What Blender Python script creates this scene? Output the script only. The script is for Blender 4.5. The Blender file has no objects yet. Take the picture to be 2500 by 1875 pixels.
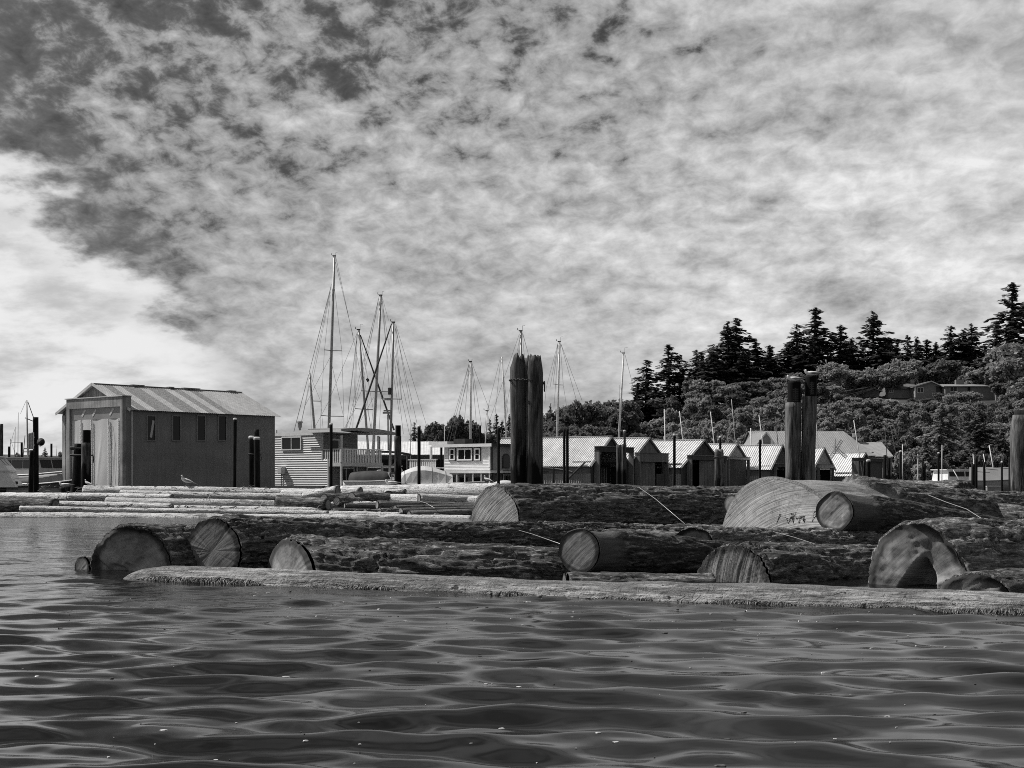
import bpy, math, random
import numpy as np
from mathutils import Vector, Matrix

SC = bpy.context.scene
COL = SC.collection
rnd = random.Random(11)
F, HZ, H = 3472.2, 1170.0, 0.9          # focal length in photo pixels, horizon row, eye height (m)

# ------------------------------------------------------------------ camera
cam_d = bpy.data.cameras.new("camera")
cam = bpy.data.objects.new("camera", cam_d)
COL.objects.link(cam)
cam.location = (0, 0, H)
cam.rotation_euler = (math.radians(90), 0, 0)
cam_d.sensor_width = 36.0
cam_d.lens = 50.0
cam_d.shift_y = (HZ - 937.5) / 2500.0
cam_d.clip_start = 0.1
cam_d.clip_end = 9000.0
SC.camera = cam

# ------------------------------------------------------------------ light and exposure
SUN_EL, SUN_BACK = math.radians(50), math.radians(18)      # from the left, a little behind the marina
SUN_DIR = Vector((-math.cos(SUN_EL) * math.cos(SUN_BACK), math.cos(SUN_EL) * math.sin(SUN_BACK), math.sin(SUN_EL)))
SUN_ROT = math.atan2(SUN_DIR.x, SUN_DIR.y)
sd = bpy.data.lights.new("sun", 'SUN')
sd.energy = 5.0
sd.angle = math.radians(0.53)
sd.color = (1.0, 0.985, 0.965)
sun = bpy.data.objects.new("sun", sd)
COL.objects.link(sun)
sun.rotation_euler = SUN_DIR.to_track_quat('Z', 'Y').to_euler()
SC.view_settings.view_transform = 'Standard'
SC.view_settings.look = 'None'
SC.view_settings.exposure = 0.0
SC.view_settings.gamma = 1.0
SC.view_settings.use_curve_mapping = False
SC.cycles.max_bounces = 6
SC.cycles.use_denoising = False
SC.cycles.filter_width = 0.95
SC.cycles.sample_clamp_indirect = 6.0


class NB:
    """small helper for node trees"""
    def __init__(self, tree):
        self.t = tree
        self.n = tree.nodes
        self.l = tree.links

    def new(self, kind, **kw):
        n = self.n.new(kind)
        for k, v in kw.items():
            setattr(n, k, v)
        return n

    def put(self, sock, v):
        if hasattr(v, 'is_output'):
            self.l.new(v, sock)
        elif isinstance(v, (tuple, list)):
            sock.default_value = tuple(v) + ((1.0,) if len(v) == 3 and len(sock.default_value) == 4 else ())
        else:
            sock.default_value = v

    def m(self, op, a, b=None, c=None, clamp=False):
        n = self.new('ShaderNodeMath', operation=op)
        n.use_clamp = clamp
        self.put(n.inputs[0], a)
        if b is not None:
            self.put(n.inputs[1], b)
        if c is not None:
            self.put(n.inputs[2], c)
        return n.outputs[0]

    def noise(self, vec, scale, detail=4, rough=0.55, lac=2.0, dist=0.0):
        n = self.new('ShaderNodeTexNoise')
        if vec is not None:
            self.l.new(vec, n.inputs['Vector'])
        n.inputs['Scale'].default_value = scale
        n.inputs['Detail'].default_value = detail
        n.inputs['Roughness'].default_value = rough
        n.inputs['Lacunarity'].default_value = lac
        n.inputs['Distortion'].default_value = dist
        return n.outputs['Fac']

    def remap(self, v, a, b, c=0.0, d=1.0, smooth=True):
        n = self.new('ShaderNodeMapRange')
        n.interpolation_type = 'SMOOTHSTEP' if smooth else 'LINEAR'
        self.put(n.inputs['Value'], v)
        self.put(n.inputs['From Min'], a)
        self.put(n.inputs['From Max'], b)
        self.put(n.inputs['To Min'], c)
        self.put(n.inputs['To Max'], d)
        return n.outputs['Result']

    def mapping(self, vec, scale=(1, 1, 1), rot=(0, 0, 0), loc=(0, 0, 0)):
        n = self.new('ShaderNodeMapping')
        self.l.new(vec, n.inputs['Vector'])
        n.inputs['Scale'].default_value = scale
        n.inputs['Rotation'].default_value = rot
        n.inputs['Location'].default_value = loc
        return n.outputs[0]

    def xyz(self, vec):
        n = self.new('ShaderNodeSeparateXYZ')
        self.l.new(vec, n.inputs[0])
        return n.outputs[0], n.outputs[1], n.outputs[2]

    def vec(self, x, y, z):
        n = self.new('ShaderNodeCombineXYZ')
        self.put(n.inputs[0], x)
        self.put(n.inputs[1], y)
        self.put(n.inputs[2], z)
        return n.outputs[0]

    def mixf(self, f, a, b):
        n = self.new('ShaderNodeMix', data_type='FLOAT')
        self.put(n.inputs[0], f)
        self.put(n.inputs[2], a)
        self.put(n.inputs[3], b)
        return n.outputs[0]


# ------------------------------------------------------------------ sky: NISHITA air seen through a red filter (a black and
# white photograph), with a sheet of altocumulus and one bank of cumulus
world = bpy.data.worlds.new("World")
SC.world = world
world.use_nodes = True
world.node_tree.nodes.clear()
nb = NB(world.node_tree)
sky = nb.new('ShaderNodeTexSky', sky_type='NISHITA')
sky.sun_disc = False
sky.sun_elevation = SUN_EL
sky.sun_rotation = SUN_ROT
sepc = nb.new('ShaderNodeSeparateColor')
nb.l.new(sky.outputs[0], sepc.inputs[0])
air = nb.m('MULTIPLY', sepc.outputs[0], 0.36)
tc = nb.new('ShaderNodeTexCoord')
dx, dy, dz = nb.xyz(tc.outputs['Generated'])
zc = nb.m('ADD', nb.m('MAXIMUM', dz, 0.0), 0.34)
P = nb.vec(nb.m('DIVIDE', dx, zc), nb.m('DIVIDE', dy, zc), 0.0)
az = nb.m('ARCTAN2', dx, dy)
big = nb.noise(nb.mapping(P, (1, 1, 1), (0, 0, 0), (3.1, 0.4, 0)), 2.0, 3, 0.5)
mid = nb.noise(nb.mapping(P, (1.0, 0.85, 1), (0, 0, 0.5), (1.7, 5.2, 0)), 9.0, 6, 0.55, 2.0, 0.2)
cell = nb.noise(nb.mapping(P, (1.0, 0.8, 1), (0, 0, 0.4), (0.3, 2.2, 0)), 29.0, 8, 0.60, 2.1, 0.25)
streak = nb.noise(nb.mapping(P, (0.7, 2.2, 1), (0, 0, 0.42), (4, 1, 0)), 4.2, 4, 0.5, 2.0, 0.3)
edge0 = nb.remap(az, -0.37, -0.185, 0.225, 0.075, False)
# the sheet thins towards the upper west (left of the view) and thickens and smooths out to the east and the horizon
east = nb.m('MULTIPLY', nb.m('POWER', nb.remap(az, -0.36, 0.34, 0.0, 1.0, False), 1.6), nb.remap(az, 1.3, 0.5))     # thickest in the east, breaking up again beyond
low = nb.remap(dz, 0.30, 0.06, 0.0, 1.0, False)
soft = nb.m('MAXIMUM', nb.m('MULTIPLY', east, 0.62), nb.m('MULTIPLY', low, 0.85))
dens = nb.m('ADD', nb.m('MULTIPLY', nb.m('SUBTRACT', cell, 0.5), nb.mixf(soft, 2.5, 0.55)), nb.m('MULTIPLY', nb.m('SUBTRACT', mid, 0.5), nb.mixf(soft, 1.7, 1.1)))
dens = nb.m('ADD', dens, nb.m('MULTIPLY', nb.m('SUBTRACT', big, 0.5), 1.0))
dens = nb.m('ADD', dens, nb.m('MULTIPLY', nb.m('SUBTRACT', streak, 0.5), nb.mixf(east, 0.3, 1.7)))
dens = nb.m('ADD', dens, nb.m('SUBTRACT', nb.m('MULTIPLY', east, 0.64), 0.18))
dens = nb.m('ADD', dens, nb.m('MULTIPLY', low, 0.44))
gap = nb.m('MULTIPLY', nb.remap(nb.m('SUBTRACT', nb.m('ADD', edge0, 0.075), dz), -0.03, 0.06), nb.remap(az, -0.12, -0.26))
dens = nb.m('SUBTRACT', dens, nb.m('MULTIPLY', gap, 0.30))           # clear air over the cumulus
cover = nb.remap(dens, -0.44, 1.02, 0.0, 1.0, False)
cloud_l = nb.mixf(nb.m('POWER', cover, 1.1), 1.2, 8.6)
veil = nb.m('MULTIPLY', air, nb.remap(nb.m('ADD', nb.m('MULTIPLY', cell, 0.6), nb.m('MULTIPLY', mid, 0.4)), 0.36, 0.62, 0.72, 1.9, False))
sheet = nb.mixf(nb.remap(cover, 0.0, 0.30), veil, cloud_l)
# cumulus bank low in the west
cw = nb.noise(nb.mapping(P, (1, 1, 1), (0, 0, 0), (7, 3, 0)), 8.0, 8, 0.58)
edge = nb.remap(az, -0.37, -0.185, 0.225, 0.075, False)
cum = nb.m('SUBTRACT', nb.m('ADD', edge, nb.m('MULTIPLY', nb.m('SUBTRACT', cw, 0.5), 0.17)), dz)
cmask = nb.remap(cum, -0.014, 0.020)
cmask = nb.m('MULTIPLY', cmask, nb.remap(az, -0.17, -0.22))
cbod = nb.noise(nb.mapping(P, (1, 1.2, 1), (0, 0, 0), (2, 9, 0)), 5.0, 7, 0.58)
ctone = nb.mixf(nb.remap(cbod, 0.34, 0.56), 5.4, 8.4)
ctone = nb.mixf(nb.remap(cum, 0.0, 0.045), 7.2, ctone)
tot = nb.mixf(cmask, sheet, ctone)
comb = nb.new('ShaderNodeCombineColor')
for i in range(3):
    nb.l.new(tot, comb.inputs[i])
bg = nb.new('ShaderNodeBackground')
nb.l.new(comb.outputs[0], bg.inputs['Color'])
bg.inputs['Strength'].default_value = 0.1
wo = nb.new('ShaderNodeOutputWorld')
nb.l.new(bg.outputs[0], wo.inputs['Surface'])


# ------------------------------------------------------------------ geometry helpers
def at(px, py, d):
    """point at depth d that the photograph shows at pixel (px, py)"""
    return Vector(((px - 1250.0) / F * d, d, H + (HZ - py) / F * d))


def zat(py, d):
    return H + (HZ - py) / F * d


def mesh_np(name, V, Q=None, T=None, smooth=False, attrs=None):
    me = bpy.data.meshes.new(name)
    V = np.asarray(V, dtype=np.float32)
    nq = 0 if Q is None else len(Q)
    nt = 0 if T is None else len(T)
    me.vertices.add(len(V))
    me.vertices.foreach_set("co", V.ravel())
    idx = []
    if nq:
        idx.append(np.asarray(Q, dtype=np.int32).ravel())
    if nt:
        idx.append(np.asarray(T, dtype=np.int32).ravel())
    idx = np.concatenate(idx)
    me.loops.add(len(idx))
    me.loops.foreach_set("vertex_index", idx)
    me.polygons.add(nq + nt)
    tot = np.concatenate([np.full(nq, 4, np.int32), np.full(nt, 3, np.int32)])
    st = np.concatenate([[0], np.cumsum(tot)[:-1]]).astype(np.int32)
    me.polygons.foreach_set("loop_start", st)
    me.polygons.foreach_set("loop_total", tot)
    if smooth:
        me.polygons.foreach_set("use_smooth", np.ones(nq + nt, dtype=bool))
    me.update(calc_edges=True)
    if attrs:
        for k, a in attrs.items():
            at_ = me.attributes.new(k, 'FLOAT', 'POINT')
            at_.data.foreach_set("value", np.asarray(a, dtype=np.float32))
    return me


class MB:
    """collects boxes, beams, tubes and polygons into one mesh"""
    def __init__(self):
        self.v = []
        self.f = []

    def add(self, vs, fs):
        o = len(self.v)
        self.v += [tuple(p) for p in vs]
        self.f += [tuple(i + o for i in q) for q in fs]
        return self

    def bx(self, x0, x1, y0, y1, z0, z1):
        vs = [(x, y, z) for x in (x0, x1) for y in (y0, y1) for z in (z0, z1)]
        return self.add(vs, [(0, 1, 3, 2), (4, 6, 7, 5), (0, 4, 5, 1), (2, 3, 7, 6), (0, 2, 6, 4), (1, 5, 7, 3)])

    def beam(self, a, b, w, h=None, up=(0, 0, 1)):
        a, b = Vector(a), Vector(b)
        h = w if h is None else h
        d = (b - a).normalized()
        u = Vector(up)
        if abs(d.dot(u)) > 0.98:
            u = Vector((0, 1, 0))
        s = d.cross(u).normalized() * (w / 2)
        t = s.cross(d).normalized() * (h / 2)
        vs = [p + i * s + j * t for p in (a, b) for i, j in ((-1, -1), (1, -1), (1, 1), (-1, 1))]
        return self.add(vs, [(0, 3, 2, 1), (4, 5, 6, 7), (0, 1, 5, 4), (1, 2, 6, 5), (2, 3, 7, 6), (3, 0, 4, 7)])

    def tube(self, pts, r, n=6, cap=True):
        pts = [Vector(p) for p in pts]
        rs = r if isinstance(r, (list, tuple)) else [r] * len(pts)
        rings = []
        for i, p in enumerate(pts):
            d = (pts[min(i + 1, len(pts) - 1)] - pts[max(i - 1, 0)]).normalized()
            u = Vector((0, 0, 1)) if abs(d.z) < 0.95 else Vector((0, 1, 0))
            s = d.cross(u).normalized()
            t = s.cross(d).normalized()
            rings.append([p + (s * math.cos(k * 2 * math.pi / n) + t * math.sin(k * 2 * math.pi / n)) * rs[i] for k in range(n)])
        vs = [q for ring in rings for q in ring]
        fs = []
        for i in range(len(pts) - 1):
            for k in range(n):
                a, b = i * n + k, i * n + (k + 1) % n
                fs.append((a, b, b + n, a + n))
        if cap:
            fs.append(tuple(range(n - 1, -1, -1)))
            fs.append(tuple((len(pts) - 1) * n + k for k in range(n)))
        return self.add(vs, fs)

    def slab(self, poly, dvec):
        """extrude polygon (3d points) by dvec"""
        n = len(poly)
        p = [Vector(q) for q in poly]
        dvec = Vector(dvec)
        vs = p + [q + dvec for q in p]
        fs = [tuple(range(n - 1, -1, -1)), tuple(range(n, 2 * n))]
        for i in range(n):
            j = (i + 1) % n
            fs.append((i, j, n + j, n + i))
        return self.add(vs, fs)

    def loft(self, rings, cap=True, closed=True):
        n = len(rings[0])
        vs = [q for r in rings for q in r]
        fs = []
        for i in range(len(rings) - 1):
            for k in range(n if closed else n - 1):
                a, b = i * n + k, i * n + (k + 1) % n
                fs.append((a, b, b + n, a + n))
        if cap:
            fs.append(tuple(range(n - 1, -1, -1)))
            fs.append(tuple((len(rings) - 1) * n + k for k in range(n)))
        return self.add(vs, fs)

    def mesh(self, name, smooth=False):
        me = bpy.data.meshes.new(name)
        me.from_pydata([tuple(p) for p in self.v], [], self.f)
        if smooth:
            for p in me.polygons:
                p.use_smooth = True
        me.update()
        return me


def link_mesh(name, me, mat=None, parent=None, loc=(0, 0, 0), rot=(0, 0, 0)):
    if mat is not None and len(me.materials) == 0:
        me.materials.append(mat)
    o = bpy.data.objects.new(name, me)
    COL.objects.link(o)
    o.location = loc
    o.rotation_euler = rot
    if parent is not None:
        o.parent = parent
    return o


def part(name, mb, mat, parent, smooth=False, label=None, kind=None, loc=(0, 0, 0), rot=(0, 0, 0)):
    me = mb.mesh(name, smooth) if isinstance(mb, MB) else mb
    o = link_mesh(name, me, mat, parent, loc, rot)
    if label:
        o["label"] = label
    if kind:
        o["kind"] = kind
    return o


def tag(o, label, cat, group=None):
    o["label"] = label
    o["category"] = cat
    if group:
        o["group"] = group
    return o


def thing(name, label, cat, loc=(0, 0, 0), rz=0.0, group=None):
    o = bpy.data.objects.new(name, None)
    COL.objects.link(o)
    o.empty_display_size = 0.3
    o.location = loc
    o.rotation_euler = (0, 0, rz)
    return tag(o, label, cat, group)


def structure(name, me, mat):
    o = link_mesh(name, me, mat)
    o["kind"] = 'structure'
    return o


def _hash(ix, iy, iz, seed):
    h = (ix * 374761393 + iy * 668265263 + iz * 2147483647 + seed * 974634777) & 0xFFFFFFFF
    h = ((h ^ (h >> 13)) * 1274126177) & 0xFFFFFFFF
    h = (h ^ (h >> 16)) & 0xFFFF
    return h.astype(np.float32) / 65535.0


def vnoise(p, seed=0):
    """value noise in 0..1 at points p (N,3)"""
    i = np.floor(p).astype(np.int64)
    f = (p - i).astype(np.float32)
    f = f * f * (3 - 2 * f)
    out = 0
    for a in (0, 1):
        wx = f[:, 0] if a else 1 - f[:, 0]
        for b in (0, 1):
            wy = f[:, 1] if b else 1 - f[:, 1]
            for c in (0, 1):
                wz = f[:, 2] if c else 1 - f[:, 2]
                out = out + wx * wy * wz * _hash(i[:, 0] + a, i[:, 1] + b, i[:, 2] + c, seed)
    return out


def fbm(p, seed=0, octv=4, gain=0.5):
    s, a, t = 0, 1.0, 0
    for o in range(octv):
        s = s + a * vnoise(p * (2.03 ** o) + 17.3 * o, seed + o)
        t += a
        a *= gain
    return s / t


# ------------------------------------------------------------------ materials (all grey: the photograph is black and white)
def new_mat(name):
    m = bpy.data.materials.new(name)
    m.use_nodes = True
    nb = NB(m.node_tree)
    b = m.node_tree.nodes['Principled BSDF']
    return m, nb, b


def set_grey(nb, b, val):
    c = nb.new('ShaderNodeCombineColor')
    for i in range(3):
        nb.put(c.inputs[i], val)
    nb.l.new(c.outputs[0], b.inputs['Base Color'])


def add_bump(nb, b, h, strength, dist):
    n = nb.new('ShaderNodeBump')
    n.inputs['Strength'].default_value = strength
    n.inputs['Distance'].default_value = dist
    nb.l.new(h, n.inputs['Height'])
    nb.l.new(n.outputs[0], b.inputs['Normal'])


def mat_simple(name, lo, hi, scale=(3, 3, 3), rough=0.7, bump=0.0, bdist=0.01, detail=5, spec=0.3, metal=0.0, rand=0.0):
    """two greys mixed by stretched noise: grain, dirt, weathering"""
    m, nb, b = new_mat(name)
    tc = nb.new('ShaderNodeTexCoord')
    v = nb.mapping(tc.outputs['Object'], scale)
    if rand:
        oi = nb.new('ShaderNodeObjectInfo')
        v2 = nb.new('ShaderNodeVectorMath', operation='ADD')
        nb.l.new(v, v2.inputs[0])
        nb.l.new(nb.vec(nb.m('MULTIPLY', oi.outputs['Random'], 31.0), nb.m('MULTIPLY', oi.outputs['Random'], 57.0), 0.0), v2.inputs[1])
        v = v2.outputs[0]
    n = nb.noise(v, 1.0, detail, 0.6)
    val = nb.remap(n, 0.3, 0.7, lo, hi, False)
    if rand:
        val = nb.m('MULTIPLY', val, nb.mixf(oi.outputs['Random'], 1 - rand, 1 + rand))
    set_grey(nb, b, val)
    b.inputs['Roughness'].default_value = rough
    b.inputs['Specular IOR Level'].default_value = spec
    b.inputs['Metallic'].default_value = metal
    if bump:
        add_bump(nb, b, n, bump, bdist)
    return m


def mat_bark(name, lo, hi, wood, bump=0.9, rough=0.85, fl=0.30):
    m, nb, b = new_mat(name)
    tc = nb.new('ShaderNodeTexCoord')
    o = tc.outputs['Object']
    n1 = nb.noise(nb.mapping(o, (3.2, 30, 30)), 1.0, 8, 0.74, 2.0, 0.3)
    n2 = nb.noise(nb.mapping(o, (30, 80, 80)), 1.0, 5, 0.65)
    n3 = nb.noise(nb.mapping(o, (1.2, 3.5, 3.5)), 1.0, 4, 0.6)
    a = nb.new('ShaderNodeAttribute', attribute_name='bare')
    v = nb.remap(nb.m('ADD', nb.m('MULTIPLY', n1, 0.75), nb.m('MULTIPLY', n3, 0.25)), 0.38, 0.62, lo, hi, False)  # shade of the gaps is put into the colour, near black
    v = nb.m('MULTIPLY', v, nb.remap(n2, 0.3, 0.7, 0.6, 1.4, False))
    flake = nb.m('MULTIPLY', nb.remap(nb.m('ADD', n1, nb.m('MULTIPLY', nb.m('SUBTRACT', n2, 0.5), 0.25)), 0.545, 0.60), fl)
    v = nb.m('ADD', v, flake)                                      # bleached bark flakes, brightened to stand in for sunlit flecks
    wv = nb.m('MULTIPLY', nb.remap(nb.noise(nb.mapping(o, (2, 40, 40)), 1.0, 6, 0.7), 0.3, 0.7, 0.6, 1.2, False), wood)
    wv = nb.m('MULTIPLY', wv, nb.remap(n3, 0.38, 0.5, 0.6, 1.0))
    set_grey(nb, b, nb.mixf(a.outputs['Fac'], v, wv))
    b.inputs['Roughness'].default_value = rough
    b.inputs['Specular IOR Level'].default_value = 0.12
    hh = nb.m('ADD', nb.m('ADD', n1, nb.m('MULTIPLY', n2, 0.35)), nb.m('MULTIPLY', n3, 0.3))
    add_bump(nb, b, hh, bump, 0.045)
    return m


def mat_silver(name, lo, hi, dark=0.10, pt=(0.36, 0.45)):
    """barkless weathered log: silver grain, checks, patches of leftover bark and dirt"""
    m, nb, b = new_mat(name)
    tc = nb.new('ShaderNodeTexCoord')
    oi = nb.new('ShaderNodeObjectInfo')
    o = nb.new('ShaderNodeVectorMath', operation='ADD')
    nb.l.new(tc.outputs['Object'], o.inputs[0])
    nb.l.new(nb.vec(nb.m('MULTIPLY', oi.outputs['Random'], 40.0), 0.0, 0.0), o.inputs[1])
    o = o.outputs[0]
    grain = nb.noise(nb.mapping(o, (3, 34, 34)), 1.0, 8, 0.7)
    patch = nb.noise(nb.mapping(o, (3.2, 13, 13)), 1.0, 7, 0.7, 2.0, 0.6)
    bigp = nb.noise(nb.mapping(o, (0.7, 3, 3)), 1.0, 3, 0.5)
    twig = nb.noise(nb.mapping(o, (11, 12, 12)), 1.0, 4, 0.6, 2.0, 1.6)
    v = nb.remap(grain, 0.34, 0.64, lo, hi, False)
    pm = nb.remap(nb.m('ADD', patch, nb.m('MULTIPLY', nb.m('SUBTRACT', bigp, 0.5), 0.7)), pt[0], pt[1])
    v = nb.mixf(pm, nb.m('MULTIPLY', v, 0.42), v)
    v = nb.mixf(nb.remap(twig, 0.34, 0.37), dark * 0.4, v)
    v = nb.m('MULTIPLY', v, nb.mixf(oi.outputs['Random'], 0.75, 1.1))
    set_grey(nb, b, v)
    b.inputs['Roughness'].default_value = 0.8
    b.inputs['Specular IOR Level'].default_value = 0.15
    add_bump(nb, b, nb.m('ADD', nb.m('ADD', grain, patch), twig), 0.8, 0.05)
    return m


def mat_cut(name, lo, hi, saw=0.6, sawscale=26.0, rot=0.9, rim=0.5, rings=0.3, samp=0.2):
    """sawn log end, local y-z plane: growth rings, curved saw marks, dirty rim"""
    m, nb, b = new_mat(name)
    tc = nb.new('ShaderNodeTexCoord')
    o = tc.outputs['Object']
    x, y, z = nb.xyz(o)
    a = nb.new('ShaderNodeAttribute', attribute_name='rad')
    wob = nb.noise(nb.mapping(o, (1, 3, 3)), 1.0, 3, 0.5)
    ring = nb.m('SINE', nb.m('ADD', nb.m('MULTIPLY', a.outputs['Fac'], 75.0), nb.m('MULTIPLY', wob, 6.0)))
    # saw marks: straight to slightly curved, rotated in the face
    q = nb.mapping(o, (1, 1, 1), (rot, 0, 0))
    _, qy, qz = nb.xyz(q)
    bend = nb.m('ADD', qy, nb.m('MULTIPLY', nb.m('MULTIPLY', qz, qz), 0.35))
    sv = nb.vec(0.0, nb.m('MULTIPLY', bend, sawscale), nb.m('MULTIPLY', qz, 1.3))
    sm = nb.noise(sv, 1.0, 5, 0.65)
    blot = nb.noise(nb.mapping(o, (1, 4.5, 4.5)), 1.0, 6, 0.62)
    v = nb.remap(blot, 0.32, 0.66, lo, hi, False)
    v = nb.m('MULTIPLY', v, nb.mixf(nb.remap(ring, -1, 1), 1.0 - rings * 0.35, 1.0))
    v = nb.m('MULTIPLY', v, nb.remap(sm, 0.3, 0.62, 1.0 - samp, 1.0 + samp * 0.5, False))
    angl = nb.m('ARCTAN2', z, y)
    chk = nb.noise(nb.vec(nb.m('MULTIPLY', nb.m('COSINE', angl), 3.6), nb.m('MULTIPLY', nb.m('SINE', angl), 3.6), nb.m('MULTIPLY', a.outputs['Fac'], 1.2)), 1.0, 3, 0.6)
    v = nb.m('MULTIPLY', v, nb.mixf(nb.m('MULTIPLY', nb.remap(nb.m('ABSOLUTE', nb.m('SUBTRACT', chk, 0.5)), 0.012, 0.0), nb.remap(a.outputs['Fac'], 0.15, 0.6)), 1.0, 0.62))
    edge = nb.m('ADD', a.outputs['Fac'], nb.m('MULTIPLY', nb.m('SUBTRACT', blot, 0.5), 0.35))
    v = nb.m('MULTIPLY', v, nb.remap(edge, 0.76, 0.90, 1.0, rim))
    set_grey(nb, b, v)
    b.inputs['Roughness'].default_value = 0.75
    b.inputs['Specular IOR Level'].default_value = 0.25
    fine = nb.noise(nb.mapping(o, (1, 60, 60)), 1.0, 4, 0.7)
    add_bump(nb, b, nb.m('ADD', sm, nb.m('MULTIPLY', fine, 0.12)), saw, 0.035)
    return m


def mat_pile(name, lo, hi, wet, tide, rough=0.85):
    """standing timber: vertical grain, dark wet and tarred foot below the tide line"""
    m, nb, b = new_mat(name)
    tc = nb.new('ShaderNodeTexCoord')
    oi = nb.new('ShaderNodeObjectInfo')
    o = nb.new('ShaderNodeVectorMath', operation='ADD')
    nb.l.new(tc.outputs['Object'], o.inputs[0])
    nb.l.new(nb.vec(nb.m('MULTIPLY', oi.outputs['Random'], 23.0), nb.m('MULTIPLY', oi.outputs['Random'], 41.0), 0.0), o.inputs[1])
    o = o.outputs[0]
    x, y, z = nb.xyz(tc.outputs['Object'])
    g = nb.noise(nb.mapping(o, (26, 26, 1.6)), 1.0, 8, 0.7)
    p = nb.noise(nb.mapping(o, (6, 6, 0.9)), 1.0, 5, 0.6)
    v = nb.remap(g, 0.3, 0.68, lo, hi, False)
    v = nb.m('MULTIPLY', v, nb.remap(p, 0.38, 0.56, 0.35, 1.05))
    foot = nb.remap(nb.m('ADD', z, nb.m('MULTIPLY', nb.m('SUBTRACT', p, 0.5), 2.6)), tide - 0.25, tide + 0.3)
    set_grey(nb, b, nb.mixf(foot, wet, v))
    b.inputs['Roughness'].default_value = rough
    b.inputs['Specular IOR Level'].default_value = 0.15
    add_bump(nb, b, g, 0.8, 0.02)
    return m


def mat_wall(name, lo, hi, streak=0.4):
    """painted ply or sheet wall with rain streaks and grime of its own"""
    m, nb, b = new_mat(name)
    tc = nb.new('ShaderNodeTexCoord')
    o = tc.outputs['Object']
    s = nb.noise(nb.mapping(o, (4.5, 4.5, 0.35)), 1.0, 7, 0.65)
    g = nb.noise(nb.mapping(o, (0.45, 0.45, 0.7)), 1.0, 5, 0.6)
    v = nb.remap(g, 0.34, 0.66, lo, hi, False)
    v = nb.m('MULTIPLY', v, nb.remap(s, 0.34, 0.56, 1.0 - streak, 1.0))
    set_grey(nb, b, v)
    b.inputs['Roughness'].default_value = 0.75
    b.inputs['Specular IOR Level'].default_value = 0.25
    add_bump(nb, b, s, 0.15, 0.02)
    return m


def mat_glass(name, val=0.015):
    m, nb, b = new_mat(name)
    set_grey(nb, b, val)
    b.inputs['Roughness'].default_value = 0.08
    b.inputs['Specular IOR Level'].default_value = 0.22
    return m


def mat_leaf(name, lo, hi):
    m, nb, b = new_mat(name)
    oi = nb.new('ShaderNodeObjectInfo')
    geo = nb.new('ShaderNodeNewGeometry')
    tc = nb.new('ShaderNodeTexCoord')
    n = nb.noise(tc.outputs['Object'], 0.55, 3, 0.6)
    v = nb.mixf(geo.outputs['Random Per Island'], lo, hi)
    v = nb.m('MULTIPLY', v, nb.remap(n, 0.3, 0.7, 0.75, 1.25, False))
    v = nb.m('MULTIPLY', v, nb.mixf(oi.outputs['Random'], 0.8, 1.2))
    set_grey(nb, b, v)
    b.inputs['Roughness'].default_value = 0.6
    b.inputs['Specular IOR Level'].default_value = 0.25
    tr = nb.new('ShaderNodeBsdfTranslucent')
    c = nb.new('ShaderNodeCombineColor')
    for i in range(3):
        nb.l.new(v, c.inputs[i])
    nb.l.new(c.outputs[0], tr.inputs[0])
    mx = nb.new('ShaderNodeMixShader')
    mx.inputs[0].default_value = 0.48
    nb.l.new(b.outputs[0], mx.inputs[1])
    nb.l.new(tr.outputs[0], mx.inputs[2])
    out = [x for x in nb.n if x.type == 'OUTPUT_MATERIAL'][0]
    nb.l.new(mx.outputs[0], out.inputs['Surface'])
    return m


def mat_water(name):
    m, nb, b = new_mat(name)
    set_grey(nb, b, 0.006)
    b.inputs['Roughness'].default_value = 0.11
    b.inputs['Specular IOR Level'].default_value = 0.40
    b.inputs['IOR'].default_value = 1.22
    tc = nb.new('ShaderNodeTexCoord')
    o = tc.outputs['Object']
    # ripples too fine for the mesh: everywhere a breath of wind texture, far off the whole chop
    n1 = nb.noise(nb.mapping(o, (1.5, 3.6, 1)), 1.0, 4, 0.55)
    n2 = nb.noise(nb.mapping(o, (9, 13, 1)), 1.0, 3, 0.55)
    gust = nb.noise(nb.mapping(o, (0.35, 0.5, 1)), 1.0, 3, 0.5)
    x, y, z = nb.xyz(o)
    far = nb.remap(y, 8.0, 26.0, 0.0, 1.0, False)
    h = nb.m('ADD', nb.m('MULTIPLY', nb.m('MULTIPLY', n1, far), 1.3), nb.m('MULTIPLY', nb.m('MULTIPLY', n2, far), nb.remap(gust, 0.35, 0.65, 0.02, 0.14)))
    add_bump(nb, b, h, 1.0, 0.06)
    return m


M = {}
M['bark'] = mat_bark('bark', 0.002, 0.22, 0.32, fl=0.16)
M['bark_bank'] = mat_bark('bark_weathered', 0.003, 0.30, 0.36, fl=0.18)
M['bark_smooth'] = mat_bark('bark_smooth', 0.012, 0.09, 0.11, 0.5, fl=0.10)
M['silver'] = mat_silver('silver_wood', 0.46, 0.88)
M['pole'] = mat_silver('dark_pole_wood', 0.08, 0.26)
M['boom'] = mat_silver('boom_wood', 0.07, 0.52, 0.05, (0.46, 0.62))
M['cut_pale'] = mat_cut('cut_end_pale', 0.22, 0.40, 0.6, 30.0, -0.8, 0.75, 0.1, 0.14)
M['cut_huge'] = mat_cut('cut_end_huge', 0.27, 0.46, 0.55, 34.0, -1.12, 0.75, 0.05, 0.16)
M['cut_mid'] = mat_cut('cut_end_mid', 0.12, 0.36, 0.10, 30.0, -0.8, 0.22, 0.25, 0.05)
M['cut_dark'] = mat_cut('cut_end_dark', 0.07, 0.30, 0.12, 26.0, -0.8, 0.25, 0.2, 0.05)
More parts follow.
